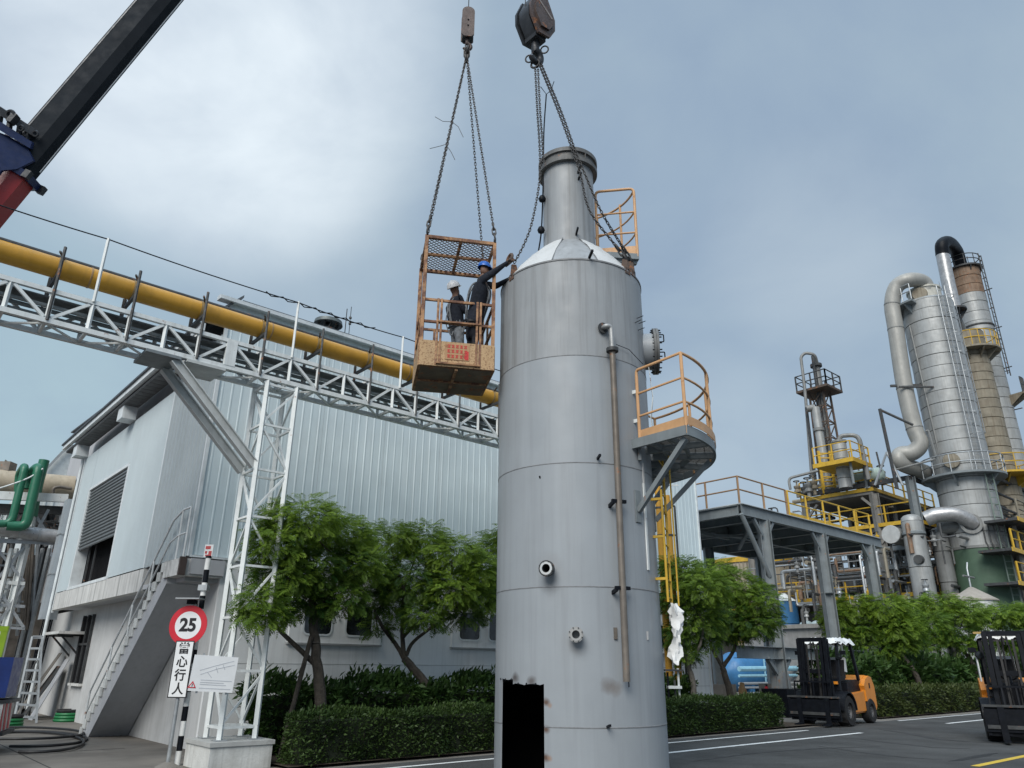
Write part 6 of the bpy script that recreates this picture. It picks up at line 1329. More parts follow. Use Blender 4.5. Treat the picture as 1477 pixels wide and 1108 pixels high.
# smaller lines, hangers and instruments crowding the lower bays
for i in range(150):
    x, y, d = random.uniform(1128, 1395), random.uniform(770, 905), random.uniform(46.3, 53); p = aty(x, y, d); l_ = random.uniform(.6, 3.2); ma = random.choice((dkpipe, lag2, galv, brownlag, darksteel, rustlag, dkpipe)); r = random.choice((.03, .045, .06, .09, .13)); k = random.random()
    if k < .4: pts = [p, p+V*l_, p+V*l_+Z*random.choice((-1, .8))]
    elif k < .75: pts = [p-Z*l_*.7, p+Z*.6, p+Z*.6+U*.7]
    else: pts = [p, p+U*l_, p+U*l_-Z*.9]
    part('process_pipe', MB().tube(fillet(pts, .15, 2), r, 6), ma, ps)
for i in range(16): deckval(random.uniform(1140, 1390), random.uniform(775, 890), random.uniform(46.2, 49), random.uniform(.5, .9))
for i, (z, u0, v0) in enumerate(((4.05, UP, 17), (2.65, UP, 17), (7.35, UP, 17.2))):
    for f in (.5, 1.0): part('guard_rail', MB().tube([W(u0+.1, v0, z+f), W(u0+.1, v0+6, z+f)], .03, 5), yellow if i < 2 else galv, ps)
    for k in range(5): part('guard_post', MB().bar(W(u0+.1, v0+1.4*k, z), W(u0+.1, v0+1.4*k, z+1), .06), yellow if i < 2 else galv, ps)
# ---- main column
D = 50.0; zp = zat(1390, 690, D); zg = zat(1402, 793, D); ztp = zat(1345, 441, D)
T1, c1 = vessel('distillation_column', 'large silver-grey column with a green skirt and a gooseneck pipe at its top', 1390, 690, D, zg, ztp, 1.5, lag, 'process column', .78, .3, 'tall process columns', base=0)
part('skirt', MB().lathe([(1.53, 0), (1.53, zg-.1)], c1, 36), greenskirt, T1); part('skirt_band', MB().lathe([(1.52, zg-.12), (1.57, zg-.1), (1.57, zg+.04), (1.5, zg+.06)], c1, 36), lag2, T1)
az0 = math.degrees(math.atan2(-c1.y, -c1.x))     # towards the camera
ring_platform(T1, c1, zp, 1.5, 2.2, az0-150, az0+150); ring_platform(T1, c1, ztp-.1, 1.5, 2.15, az0-190, az0-20, greysteel)
cage_ladder(T1, c1, 1.5, az0+33, zp+.1, ztp+.6); cage_ladder(T1, c1, 1.53, az0+45, .3, zp, mat('green_grey_ladder', (.17, .22, .19), .6), False)
part('top_spool', MB().lathe([(.95, ztp), (.95, ztp+1.0), (1.02, ztp+1.0), (1.02, ztp+1.12), (.5, ztp+1.3), (0, ztp+1.32)], c1, 28), mat('cream_lagging', (.46, .45, .40), .6, .1, streak=.5, streakcol=(.25, .22, .15)), T1)
e1 = Vector((-c1.x, -c1.y, 0)).normalized(); f1_ = Vector((-e1.y, e1.x, 0))
for dz, s in ((.5, -.2), (zp+.75-ztp, -.35)): q = c1+e1*(1.0 if dz > 0 else 1.52)+f1_*s*2*.6; part('manway', MB().lathe([(.0, .14), (.42, .14), (.45, .1), (.45, 0), (.38, -.1)], q+Z*(ztp+dz), 20, ax=(f1_, Z, e1)), brownlag, T1)
for px, py in ((1372, 752), (1400, 752)): pass
g_ = lambda x, y, d=48.6: aty(x, y, d)
goose = [g_(1338, 432, 49.6), g_(1333, 409, 49.4), g_(1312, 404), g_(1293, 414), g_(1287, 440), g_(1292, 475), g_(1305, 560), g_(1319, 618), g_(1327, 640), g_(1316, 653), g_(1299, 656), g_(1300, 668), g_(1335, 682, 50.5)]
gp = part('gooseneck_pipe', MB().tube(smooth_(goose, 7), .47, 20), mat('warm_grey_lagging', (.33, .325, .30), .5, .15, var=.1, scale=2, streak=.3, streakcol=(.2, .19, .17)), T1)
for i in (4, 5, 6, 7): d_ = (goose[i+1]-goose[i-1]).normalized(); x_, y_ = perp(d_); part('pipe_band', MB().lathe([(.46, -.04), (.49, -.03), (.49, .03), (.46, .04)], goose[i], 20, ax=(x_, y_, d_)), lag2, gp)
pg = g_(1302, 557); part('pipe_guide', MB().bar(pg-Vector((.75, 0, 0)), c1+Vector((-1.4, -.3, pg.z)), .12, .14), darksteel, T1); part('pipe_guide', MB().bar(pg+Z*-.25+Vector((-.5, -.5, 0)), c1+Vector((-1.2, -.9, pg.z-.35)), .1, .1), darksteel, T1)
for dx in (0, .35): part('drain_line', MB().tube([g_(1312+dx*20, 470, 48.9), g_(1358+dx*20, 668, 48.9)], .06, 6), lag2, T1)
sp1 = [g_(1335, 749, 48.0), g_(1352, 743, 48.0), g_(1378, 742, 48.2), g_(1393, 748, 48.4), c1+e1*1.3+Z*g_(1398, 756, 48.5).z]
part('side_pipe', MB().tube(smooth_(sp1, 6), .42, 18), silv, T1); part('side_pipe', MB().tube([g_(1352, 762, 49), g_(1378, 760, 49), c1+Z*g_(1390, 760, 49).z], .36, 16), lag2, T1)
part('nozzle_ring', MB().lathe([(.4, 0), (.56, 0), (.56, .12), (.4, .12)], c1+e1*1.5+f1_*-.1+Z*g_(1398, 756, 48.5).z, 20, ax=(f1_, Z, e1)), lag2, T1)
for k in range(4): q = c1+e1*1.52+f1_*(.4+.25*k); part('sample_line', MB().tube([q+Z*(zg+1.3), q+Z*(zg+.2), q+Z*(zg-.6)+f1_*.2], .035, 5), dkpipe, T1)
# ---- two columns behind it
D2_ = 55; zt2_ = zat(1394, 484, D2_)
T2, c2 = vessel('distillation_column', 'brown stained column squeezed between the two grey columns', 1399, 508, D2_, 0, zt2_, 1.02, brownlag, 'process column', .62, .25, 'tall process columns', 26, darksteel)
ring_platform(T2, c2, zat(1400, 510, D2_), 1.0, 1.75, -130, 30, brownlag, True, yellow); ring_platform(T2, c2, zat(1440, 690, D2_), 1.0, 2.3, -150, 40, yellow, True, yellow)
D3_ = 58; zt3 = zat(1391, 390, D3_); zr_ = zat(1396, 441, D3_)
T3, c3 = vessel('distillation_column', 'tallest column, grey with a rust-brown top and black overhead pipe', 1440, 600, D3_, 0, zt3, .98, lambda z: rustlag if z > zr_ else lag, 'process column', .72, .25, 'tall process columns', 26, darksteel)
ring_platform(T3, c3, zt3+.0, .9, 1.2, -180, 175, darksteel, True, darksteel, .8); ring_platform(T3, c3, zat(1446, 568, D3_-1), .98, 1.9, -62, -20, brownlag, True, darksteel)
part('ring_stiffener', MB().lathe([(.97, zr_-2), (1.06, zr_-1.97), (1.06, zr_-1.87), (.97, zr_-1.84)], c3, 26), darksteel, T3)
cage_ladder(T3, c3, 1.0, -52, zat(1445, 545, D3_), zt3+.8, darksteel, False)
for z in range(3, int(zt3), 3): part('step_bolt', MB().tube([c3+Vector((.6, -.8, z)), c3+Vector((.9, -1.2, z))], .04, 5), darksteel, T3)
for i in range(6): a = R(-110+i*9); part('riser_tube', MB().tube([c3+Vector((1.25*math.cos(a), 1.25*math.sin(a), .5)), c3+Vector((1.25*math.cos(a), 1.25*math.sin(a), zat(1470, 690, D3_)))], .05, 6), galv, T3)
part('lightning_rod', MB().tube([c3+Vector((0, 0, zt3)), c3+Vector((0, 0, zt3+2.2))], .035, 5), darksteel, T3); part('lightning_rod', MB().tube([c3+Vector((.5, 0, zt3)), c3+Vector((.5, 0, zt3+1.2))], .025, 5), darksteel, T3)
o_ = [aty(1377, 447, 54), aty(1368, 410, 54), aty(1359.5, 368, 54)]
ov = thing('overhead_pipe', 'silver riser pipe with black bend leading to the rust-topped column', 'pipe', o_[0])
part('riser', MB().tube(o_, .42, 18), silv, ov); part('black_bend', MB().tube(smooth_([o_[2], aty(1359, 353, 54), aty(1368, 350, 55), aty(1379, 362, 57), aty(1386, 384, D3_-.3)], 6), .44, 16), black, ov)
ring_platform(ov, Vector((o_[0].x, o_[0].y, 0)), o_[0].z, .3, .72, -180, 175, darksteel, False)
part('support_leg', MB().tube([o_[0], c2+Z*(o_[0].z-1.5)], .18, 8), lag2, ov)
# ---- lower right platforms
for i, (x, y, w, dz) in enumerate(((1460, 757, 3.0, 0), (1455, 800, 3.6, 0), (1462, 846, 3.2, 0))):
    p = aty(x, y, 49.5); pf = thing('access_platform', ('topmost', 'middle', 'lowest')[i]+' yellow-edged platform at the right picture edge', 'platform', p, group='platforms at the right edge')
    part('deck', MB().box(p, (w+.8, 1.6, .14), (U, V, Z)), darksteel, pf); part('deck_edge', MB().box(p-V*.83, (w+.8, .05, .22), (U, V, Z)), yellow, pf)
    rails(pf, [p-V*.8-U*(w/2), p-V*.8+U*(w/2)], p.z+.05, 1.05, yellow if i else brownlag, .04, 1.4, False); part('post', MB().bar(Vector((p.x, p.y, 0)), p, .25), concf, pf)
for i, (x, y, r, d) in enumerate(((1458, 820, .5, 51), (1470, 780, .7, 52))): p = aty(x, y, d); single('small_drum', MB().lathe([(0, -1.2), (r*.7, -1.1), (r, -.8), (r, .8), (r*.7, 1.1), (0, 1.2)], p, 20, ax=(V, Z, U)), brownlag, ('lower', 'upper')[i]+' brownish horizontal drum on the right platforms', 'drum', 'drums at the right edge')
# ---- vessels in the structure
V1, cv1 = vessel('vertical_vessel', 'grey vertical vessel with a steel collar in the open bay of the structure', 1329, 830, 47.6, 0, zat(1318, 752, 47.6), .55, lag, 'vessel', 1.7, .4, 'vessels in the structure', 26)
part('collar', MB().lathe([(.55, zat(1325, 772, 47.6)), (.62, zat(1325, 772, 47.6)+.04), (.62, zat(1325, 772, 47.6)+.16), (.55, zat(1325, 772, 47.6)+.2)], cv1, 26), greysteel, V1)
q = aty(1325, 807, 46.98); part('manway', MB().lathe([(0, .1), (.24, .1), (.26, -.15)], q, 14, ax=(V, Z, -U)), dkpipe, V1)
vessel('vertical_vessel', 'dull grey vessel just right of the collared one', 1366, 830, 49.2, 0, zat(1360, 768, 49.2), .42, lag2, 'vessel', 1.6, .3, 'vessels in the structure', 22)
vessel('vertical_vessel', 'dark narrow vessel in the shade beside the green skirt', 1385, 840, 51.5, 0, zat(1380, 765, 51.5), .42, dkpipe, 'vessel', 1.6, .3, 'vessels in the structure', 20)
p = aty(1285, 771, 47.5); hd_ = thing('horizontal_drum', 'horizontal drum with pale round end facing the road', 'drum', p); part('shell', MB().lathe([(.46, 0), (.48, .05), (.48, 2.6), (.3, 2.8)], p, 26, ax=(V, Z, U)), lag2, hd_); part('end_cover', MB().lathe([(0, -.05), (.5, -.05), (.52, .0), (.48, .06)], p, 26, ax=(V, Z, U)), mat('pale_end', (.45, .46, .45), .5, .2), hd_)
p = aty(1249, 688, 51); lb_ = thing('horizontal_drum', 'pale blue-green horizontal drum on the upper deck', 'drum', p); part('shell', MB().lathe([(0, -.9), (.3, -.82), (.46, -.6), (.46, .9), (.3, 1.1), (0, 1.15)], p, 24, ax=(Z, U, V*-1)), mat('pale_green_paint', (.36, .46, .43), .45, streak=.2), lb_)
for s in (-.4, .5): part('saddle', MB().box(p-V*s-Z*.5, (.7, .14, .5), (U, V, Z)), darksteel, lb_)
# ---- slim mast and reactor at the left of the structure
DM = 54.0; cm = aty(1187, 600, DM); cm = Vector((cm.x, cm.y, 0)); zm0, zm1 = 11.8, zat(1181, 566, DM); mk = thing('stack_mast', 'dark lattice mast with a square railed platform and slim vent pipe', 'mast', cm)
rustd = mat('dark_rusty_steel', (.085, .065, .052), .7, rust=.3)
for a in ((-1, -1), (1, -1), (1, 1), (-1, 1)):
    part('leg', MB().bar(cm+U*a[0]*.62+V*a[1]*.62+Z*zm0, cm+U*a[0]*.5+V*a[1]*.5+Z*zm1, .12), rustd, mk)
nlev = 7
for i in range(nlev):
    z0, z1 = zm0+(zm1-zm0)*i/nlev, zm0+(zm1-zm0)*(i+1)/nlev; s = .6-.1*i/nlev
    for k in range(4):
        e, f = ((U, V), (V, -U), (-U, -V), (-V, U))[k]; part('tie', MB().bar(cm-e*s-f*s+Z*z0, cm+e*s-f*s+Z*z0, .07), rustd, mk); part('lacing', MB().bar(cm-e*s-f*s+Z*z0, cm+e*s-f*s+Z*z1, .06), rustd, mk)
part('platform', MB().box(cm+Z*zm1, (2.3, 2.3, .16), (U, V, Z)), rustd, mk); rails(mk, [cm+U*1.1*a+V*1.1*b for a, b in ((-1, -1), (1, -1), (1, 1), (-1, 1), (-1, -1))], zm1+.08, 1.1, darksteel, .04, 1.1, False)
for k, (r, zt_) in enumerate(((.26, zat(1177, 528, DM)), (.12, zat(1172, 515, DM)))): part('vent_pipe', MB().tube([cm+U*(.1-.3*k)+Z*zm0, cm+U*(.1-.3*k)+Z*zt_], r, 10), lag2 if k == 0 else darksteel, mk)
part('pipe_cap', MB().lathe([(.0, .2), (.4, .16), (.4, -.05), (.28, -.1)], cm+U*.1+Z*zat(1177, 528, DM), 14), darksteel, mk)
part('loop_pipe', MB().tube(fillet([aty(1171, 690, 53), aty(1161, 562, 53), aty(1155, 515, 53), aty(1161, 509, 53), aty(1175, 511, 53), aty(1179, 525, 53.5)], .35), .11, 8), lag2, mk)
part('loop_pipe', MB().tube([aty(1177, 700, 52.6), aty(1163, 588, 52.6)], .1, 7), darksteel, mk)
tk = thing('lagged_stack', 'thick lagged pipe with yellow ladder beside the dark mast', 'pipe', aty(1192, 715, 52)); part('riser', MB().tube([aty(1196, 715, 52), aty(1176, 588, 52)], .27, 16), lag, tk); part('tee', MB().tube([aty(1175.5, 588, 52), aty(1164, 590, 52)], .24, 14), lag2, tk); part('flange', MB().lathe([(.2, -.1), (.36, -.1), (.36, .1), (.2, .1)], aty(1181, 620, 52), 16), lag2, tk)
a, b = aty(1189, 712, 51.2), aty(1186, 650, 51.2); yl = part('ladder_panel', MB().bar(Vector((a.x, a.y, a.z)), Vector((a.x, a.y, b.z)), .1, .16), yellow, tk); part('ladder_panel', MB().bar(Vector((a.x+.75, a.y, a.z)), Vector((a.x+.75, a.y, b.z)), .1, .16), yellow, tk)
for i in range(9): z = a.z+(b.z-a.z)*(i+.5)/9; part('step', MB().bar(Vector((a.x, a.y, z)), Vector((a.x+.75, a.y, z)), .07), yellow, tk)
DR = 49.5; RV, cr = vessel('reactor', 'small grey reactor carrying a square yellow platform on the upper deck', 1218, 690, DR, 12.1, zat(1212, 640, DR), .4, lag, 'vessel', .6, .25, None, 20)
zq = zat(1222, 672, DR); part('platform', MB().box(cr+Z*zq, (2.5, 2.5, .14), (U, V, Z)), yellow, RV); part('platform_edge', MB().box(cr+Z*zq-V*1.27, (2.56, .05, .26), (U, V, Z)), yellow, RV); part('platform_edge', MB().box(cr+Z*zq-U*1.27, (.05, 2.56, .26), (U, V, Z)), yellow, RV)
rails(RV, [cr+U*1.2*a+V*1.2*b for a, b in ((-1, 1), (-1, -1), (1, -1), (1, 1))], zq+.08, 1.1, yellow, .035, 1.2, False)
for s in (-1, 1): part('leg', MB().bar(cr+U*s*.9-V*.9+Z*12.1, cr+U*s*.9-V*.9+Z*zq, .12), greysteel, RV)
part('gooseneck', MB().tube(fillet([cr+Z*(zat(1212, 640, DR)), aty(1211.5, 629, DR), aty(1238, 627, DR), aty(1253, 692, DR)], .5), .14, 9), lag2, RV)
part('top_flange', MB().lathe([(.25, 0), (.47, 0), (.47, .12), (.25, .12)], cr+Z*(zat(1212, 641, DR)+.1), 18), lag2, RV)
# frame of bare poles in front of the gooseneck
pf = thing('pipe_gallows', 'bare pole frame standing left of the gooseneck pipe', 'pole frame', aty(1290, 690, 47.5)); part('pole', MB().tube([aty(1294, 705, 47.5), aty(1269, 590, 47.5)], .1, 7), darksteel, pf); part('arm', MB().tube([aty(1269, 591, 47.5), aty(1317, 613, 47.5)], .08, 7), darksteel, pf)
for x in (1262, 1302): part('stay', MB().tube([aty(x, 700, 47.6), aty(1279, 652, 47.5)], .07, 6), galv, pf)
part('pole', MB().tube([aty(1271, 680, 48), aty(1264, 652, 48)], .05, 6), darksteel, pf); part('pole', MB().tube(fillet([aty(1335, 622, 48.3), aty(1339, 621, 48.3), aty(1351, 662, 48.3), aty(1290, 678, 48.3)], .2), .06, 6), lag2, pf)
lp = single('deck_loop_pipe', MB().tube(fillet([aty(1140, 706, 49.8), aty(1137, 690, 49.8), aty(1180, 679, 49.8)], .3), .09, 8), lag2, 'grey pipe loop over the left end of the upper deck', 'pipe')
# cone roof tank and things low down
DC = 43.5; cc = aty(1405, 870, DC); cc = Vector((cc.x, cc.y, 0)); ct = thing('cone_tank', 'white tank with beige cone roof in front of the green skirt', 'tank', cc); zc0, zc1 = zat(1404, 866, DC), zat(1404, 847, DC)
part('shell', MB().lathe([(1.0, 0), (1.0, zc0)], cc, 32), mat('white_tank', (.55, .57, .56), .5, streak=.3), ct); part('cone_roof', MB().lathe([(1.07, zc0-.06), (1.07, zc0), (.1, zc1), (.0, zc1)], cc, 32), mat('beige_roof', (.33, .30, .26), .8, var=.15, streak=.2), ct); part('vent_stub', MB().tube([cc+Z*zc1, cc+Z*(zc1+.9), cc+Z*(zc1+1.2)+U*.2], .04, 8), galv, ct); part('vent_arm', MB().tube([cc+Z*(zc1+.5)-U*.7, cc+Z*(zc1+.5)+U*.7], .05, 6), lag2, ct)
p = aty(1082, 960, 44); bt = thing('blue_drum', 'blue horizontal drum seen under the canopy beam', 'drum', p); part('shell', MB().lathe([(0, -2.4), (.6, -2.2), (.95, -1.7), (.95, 3.2), (.6, 3.6), (0, 3.8)], p-Z*.3, 26, ax=(V, Z, U)), bluetank, bt)
for s in (-1, 1, 2.6): part('saddle', MB().box(p+U*s-Z*1.2, (.25, 1.4, 1.4), (U, V, Z)), bluetank, bt)
for i in range(3): part('ladder_part', MB().bar(p-V*1.2+U*(-.6+.5*i)-Z*1.6, p-V*1.2+U*(-.6+.5*i)+Z*.8, .06), lightblue, bt)
for i in range(6): part('rung', MB().bar(p-V*1.2+U*-.6-Z*(1.4-.4*i), p-V*1.2+U*.4-Z*(1.4-.4*i), .04), lightblue, bt)
for i, (y, r) in enumerate(((965, .12), (975, .07), (986, .06), (992, .05), (1000, .05))): a, b = aty(1066, y, 40), aty(1160, y-1, 44); single('low_pipe', MB().tube([a, b], r, 8), lightblue if i < 2 else galv, ('uppermost and thickest', 'second', 'third', 'fourth', 'lowest')[i]+' of the level pipes under the canopy beam', 'pipe', 'level pipes under the canopy')
B1, cb = vessel('blue_silo', 'slim blue silo with white cone top behind the canopy columns', 1135, 900, 52, 0, zat(1135, 868, 52), .75, bluetank, 'silo', 2.2, .0, None, 20); part('cone_top', MB().lathe([(.8, zat(1135, 868, 52)), (.1, zat(1132, 856, 52)), (0, zat(1132, 856, 52))], cb, 20), whitesteel, B1)
for i, x in enumerate((1164, 1180)): p = aty(x, 907, 50); single('white_sphere', MB().lathe([(.48*math.sin(R(a)), -.48*math.cos(R(a))) for a in range(0, 181, 15)], p, 20), mat('pale_sphere', (.5, .6, .6), .4) if i == 0 else bpy.data.materials['pale_sphere'], ('left', 'right')[i]+' pale round vessel head above the near forklift', 'vessel', 'pale round vessel heads')
# tan ribbed silo block and dark bunker wall behind the canopy
p = aty(1088, 840, 58); tb_ = thing('tan_silo_block', 'tan ribbed tank with yellow top rail seen through the canopy', 'tank', Vector((p.x, p.y, 0))); zt_ = zat(1085, 815, 58)
part('shell', MB().lathe([(2.9, 0), (2.9, zt_)], Vector((p.x, p.y, 0)), 40), mat('tan_sheet', (.36, .32, .25), .6, var=.15, streak=.6, streakcol=(.2, .16, .1)), tb_); part('top_rim', MB().lathe([(2.9, zt_-.1), (3.0, zt_-.1), (3.0, zt_+.25), (2.9, zt_+.25)], Vector((p.x, p.y, 0)), 40), yellow, tb_)
for i in range(28): a = R(-150+i*5); part('rib', MB().bar(Vector((p.x+2.92*math.cos(a), p.y+2.92*math.sin(a), 0)), Vector((p.x+2.92*math.cos(a), p.y+2.92*math.sin(a), zt_-.1)), .07), mat('tan_rib', (.27, .235, .18), .6) if i == 0 else bpy.data.materials['tan_rib'], tb_)
for i in range(3):
    for f in (3.3, 3.9, 4.5): part('guard_rail', MB().tube([Vector((p.x+3.3*math.cos(R(a)), p.y+3.3*math.sin(R(a)), f+i*0.9)) for a in range(-150, -20, 10)], .035, 5), yellow, tb_)
wb = thing('bunker_wall', 'low grey bunker building standing behind the right trees', 'building', W(40, 19, 0)); part('wall', MB().gbox(38, 60, 19.5, 24, 0, 3.6), mat('bunker_grey', (.22, .22, .215), .85, var=.15, streak=.4), wb)
part('roof', MB().gbox(37.8, 60, 19.3, 24, 3.6, 3.8), concf, wb)
for u in (40, 44, 48): part('window', MB().gbox(u, u+2.2, 19.44, 19.51, 1.4, 2.8), glass_dark, wb); part('sill', MB().gbox(u-.1, u+2.3, 19.38, 19.5, 1.3, 1.4), whitesteel, wb)
bk2 = thing('rear_plant', 'dark cluttered plant building behind the process structure', 'building', W(62, 20, 0)); part('wall', MB().gbox(62, 70, 14, 40, 0, 9.5), mat('rear_plant_wall', (.06, .06, .058), .9, var=.5, scale=1.5), bk2); part('wall', MB().gbox(38, 62, 30, 34, 0, 6.0), bpy.data.materials['rear_plant_wall'], bk2)  # dark walls added to stand for the gloom between the pipes
for i in range(26): v = 14.3+i; part('wall_rib', MB().gbox(61.9, 62, v, v+.16, 0, 9.5), greysteel, bk2)
# the plant is scaled up about the camera, to stand behind the right trees
EYE_SCALE, CORNER_BUILT = 1.45, W(UP, 19.15, 0); SPOT = W(UP*EYE_SCALE, 19.15*EYE_SCALE, 1.6-1.6*EYE_SCALE)
for o in [o for o in COL.objects if o not in before and o.parent is None]:
    o.location = SPOT+(o.location-CORNER_BUILT)*EYE_SCALE; o.scale = (EYE_SCALE, EYE_SCALE, EYE_SCALE)
# ================================================================ SMALL THINGS BY THE RIGHT HEDGE
q = aty(1107, 1008, 31); fe = thing('fire_extinguisher', 'red fire extinguisher standing behind the right hedge', 'extinguisher', Vector((q.x, q.y, 0))); qb = Vector((q.x, q.y, 0)); part('cylinder', MB().lathe([(0, .3), (.13, .3), (.13, .85), (.05, .97), (.05, 1.02)], qb, 14), red, fe); part('valve', MB().box(qb+Z*1.05, (.06, .14, .06)), black, fe); part('stand', MB().box(qb+Z*.15, (.3, .3, .3)), darksteel, fe)
q = aty(1070, 995, 29); tn_ = thing('tan_post', 'tan post with a curved hook beside the trunk of the forked tree', 'post', Vector((q.x, q.y, 0))); qb = Vector((q.x, q.y, 0)); tanm = mat('tan_paint', (.34, .20, .09), .7)
part('post', MB().tube([qb, qb+Z*.9, qb+Z*1.15+U*.06], [.1, .12, .07], 10), tanm, tn_); part('hook', MB().ring(qb+Z*.85+U*.12, .13, .03, V, 12, 5), tanm, tn_); part('foot', MB().lathe([(.14, 0), (.14, .12), (0, .12)], qb, 12), whitesteel, tn_)
q = aty(973, 1000, 22.2); fr = thing('step_stool', 'small white step stool between the steel tank and the hedge', 'step stool', Vector((q.x, q.y, 0)))
for dx, zt_, ma in ((-.16, 1.5, black), (.13, 1.6, whitesteel), (.02, 1.3, darksteel)): part('leg', MB().bar(Vector((q.x+dx, q.y, 0)), Vector((q.x+dx, q.y, zt_)), .05), ma, fr)
part('step', MB().box(Vector((q.x, q.y, 1.12)), (.36, .3, .07)), whitesteel, fr); part('step', MB().box(Vector((q.x, q.y, 1.55)), (.5, .3, .05)), darksteel, fr)
# ================================================================ FORKLIFTS
def forklift(label, loc, rz):
    t = thing('forklift', label, 'forklift', loc, rz, 'forklifts on the road'); B = lambda name, mb, ma, par=t, **k: part(name, mb, ma, par, local=True, **k)
    x3 = lambda x, y, z: Vector((x, y, z))
    side = [(-2.62, .42), (-1.9, .42), (-.62, .32), (-.1, .36), (.1, .95), (-.35, 1.0), (-.6, .86), (-1.5, .92), (-2.0, .98), (-2.62, .98)]
    B('frame', MB().prism([x3(x, -.56, z) for x, z in [(-1.85, .34), (-.55, .3), (-.45, .9), (-1.85, .96)]], x3(0, 1.12, 0)), orange, smooth=False)
    for s in (-1, 1): B('side_panel', MB().prism([x3(x, s*.565, z) for x, z in [(-1.78, .38), (-.68, .36), (-.52, .62), (-.66, .88), (-1.78, .95)]], x3(0, s*.03, 0)), orange, smooth=False); B('step', MB().box(x3(-.55, s*.62, .45), (.4, .16, .05)), black)
    cw_ = [(-2.72, .5), (-2.6, .38), (-2.1, .62), (-1.86, .66), (-1.86, 1.0), (-1.8, 1.12), (-1.98, 1.32), (-2.3, 1.42), (-2.52, 1.38), (-2.7, 1.1)]
    B('counterweight', MB().prism([x3(x, -.62, z) for x, z in cw_], x3(0, 1.24, 0)).prism([x3(x*1.0-.03 if x < -2.5 else x, -.5, z+.02) for x, z in cw_], x3(0, 1.0, 0)), orange, smooth=False)
    B('vent_slot', MB().box(x3(-2.25, .626, 1.12), (.08, .01, .16)), black); B('tow_pin', MB().tube([x3(-2.74, 0, .5), x3(-2.74, 0, .75)], .04, 8), black)
    B('engine_hood', MB().prism([x3(x, -.46, z) for x, z in [(-1.9, .95), (-.75, .9), (-.8, 1.22), (-1.2, 1.28), (-1.88, 1.3)]], x3(0, .92, 0)), black, smooth=False)
    st_ = B('seat', MB().prism([x3(x, -.26, z) for x, z in [(-.8, 1.24), (-.82, 1.38), (-1.22, 1.42), (-1.24, 1.28)]], x3(0, .52, 0)), rubber); B('seat_back', MB().prism([x3(x, -.25, z) for x, z in [(-1.2, 1.36), (-1.36, 1.9), (-1.46, 1.9), (-1.34, 1.34)]], x3(0, .5, 0)), rubber, st_); B('seat_cover', MB().prism([x3(x, -.26, z) for x, z in [(-1.3, 1.55), (-1.42, 1.98), (-1.52, 1.94), (-1.5, 1.52)]], x3(0, .52, 0)), whitecloth, st_)
    B('front_cowl', MB().prism([x3(x, -.5, z) for x, z in [(-.32, .5), (.06, .52), (.0, 1.28), (-.2, 1.34)]], x3(0, 1.0, 0)), black, smooth=False); B('floor', MB().box(x3(-.45, 0, .6), (.5, 1.0, .06)), black)
    sw = B('steering_wheel', MB().ring(x3(-.38, 0, 1.5), .18, .018, x3(-.6, 0, .8), 18, 6), black); B('steering_column', MB().tube([x3(-.1, 0, 1.2), x3(-.38, 0, 1.5)], .03, 8), black, sw)
    for s in (-1, 1):
        B('guard_pillar', MB().bar(x3(-.02, s*.5, 1.0), x3(-.28, s*.5, 2.36), .08, .1), black); B('guard_pillar', MB().bar(x3(-1.8, s*.47, 1.28), x3(-1.5, s*.47, 2.36), .08, .1), black)
        B('roof_beam', MB().bar(x3(-.2, s*.5, 2.4), x3(-1.62, s*.47, 2.4), .08, .08), black)
        lamp = B('headlight', MB().lathe([(0, .06), (.09, .05), (.1, 0), (.07, -.08)], x3(-.14, s*.58, 1.98), 14, ax=(Vector((0, 1, 0)), Z, Vector((1, 0, 0)))), black); B('lens', MB().lathe([(0, .065), (.08, .055)], x3(-.14, s*.58, 1.98), 14, ax=(Vector((0, 1, 0)), Z, Vector((1, 0, 0)))), glass_dark, lamp)
        B('indicator', MB().box(x3(.08, s*.46, 1.22), (.06, .12, .08)), orange); B('mirror', MB().box(x3(-.12, s*.72, 2.1), (.03, .18, .12)), black)
    for i in range(7): B('roof_bar', MB().bar(x3(-.3-.2*i, -.48, 2.42), x3(-.3-.2*i, .48, 2.42), .05, .04), black)
    cv = MB(); n_ = 12
    for i in range(n_+1):
        for j in range(n_+1): cv.v.append(x3(-.12-1.58*i/n_, -.56+1.12*j/n_, 2.53+.025*math.sin(i*1.9+j)+.028*math.sin(j*2.3-i)+random.uniform(-.014, .014)-(.15+.03*math.sin(i*1.3+j) if j in (0, n_) or i in (0, n_) else 0)))
    for i in range(n_):
        for j in range(n_): a = i*(n_+1)+j; cv.f.append((a, a+1, a+n_+2, a+n_+1))
    B('canvas_roof', cv, whitecloth)
    for s in (-1, 1):
        B('mast_rail', MB().ibeam(x3(.52, s*.42, .12), x3(.36, s*.42, 2.5), .11, .2, .03, up=Vector((1, 0, 0))), black, smooth=False); B('inner_rail', MB().ibeam(x3(.56, s*.3, .16), x3(.41, s*.3, 2.46), .09, .17, .025, up=Vector((1, 0, 0))), black, smooth=False)
        B('lift_cylinder', MB().tube([x3(.42, s*.36, .2), x3(.3, s*.36, 2.2)], .05, 10), darksteel); B('lift_chain', MB().bar(x3(.56, s*.16, .6), x3(.44, s*.16, 2.35), .05, .02), chainm); B('tilt_cylinder', MB().tube([x3(-.2, s*.42, .62), x3(.46, s*.42, .8)], .05, 8), darksteel)
        B('hydraulic_hose', MB().tube(smooth_([x3(.5, s*.08, .5), x3(.42, s*.1, 1.4), x3(.38, s*.05, 2.36), x3(.5, s*.03, 2.2)]), .022, 6), rubber)
    for z, dx in ((2.48, .36), (1.55, .42), (.3, .5)): B('mast_crossbar', MB().bar(x3(dx, -.46, z), x3(dx, .46, z), .1, .12), black)
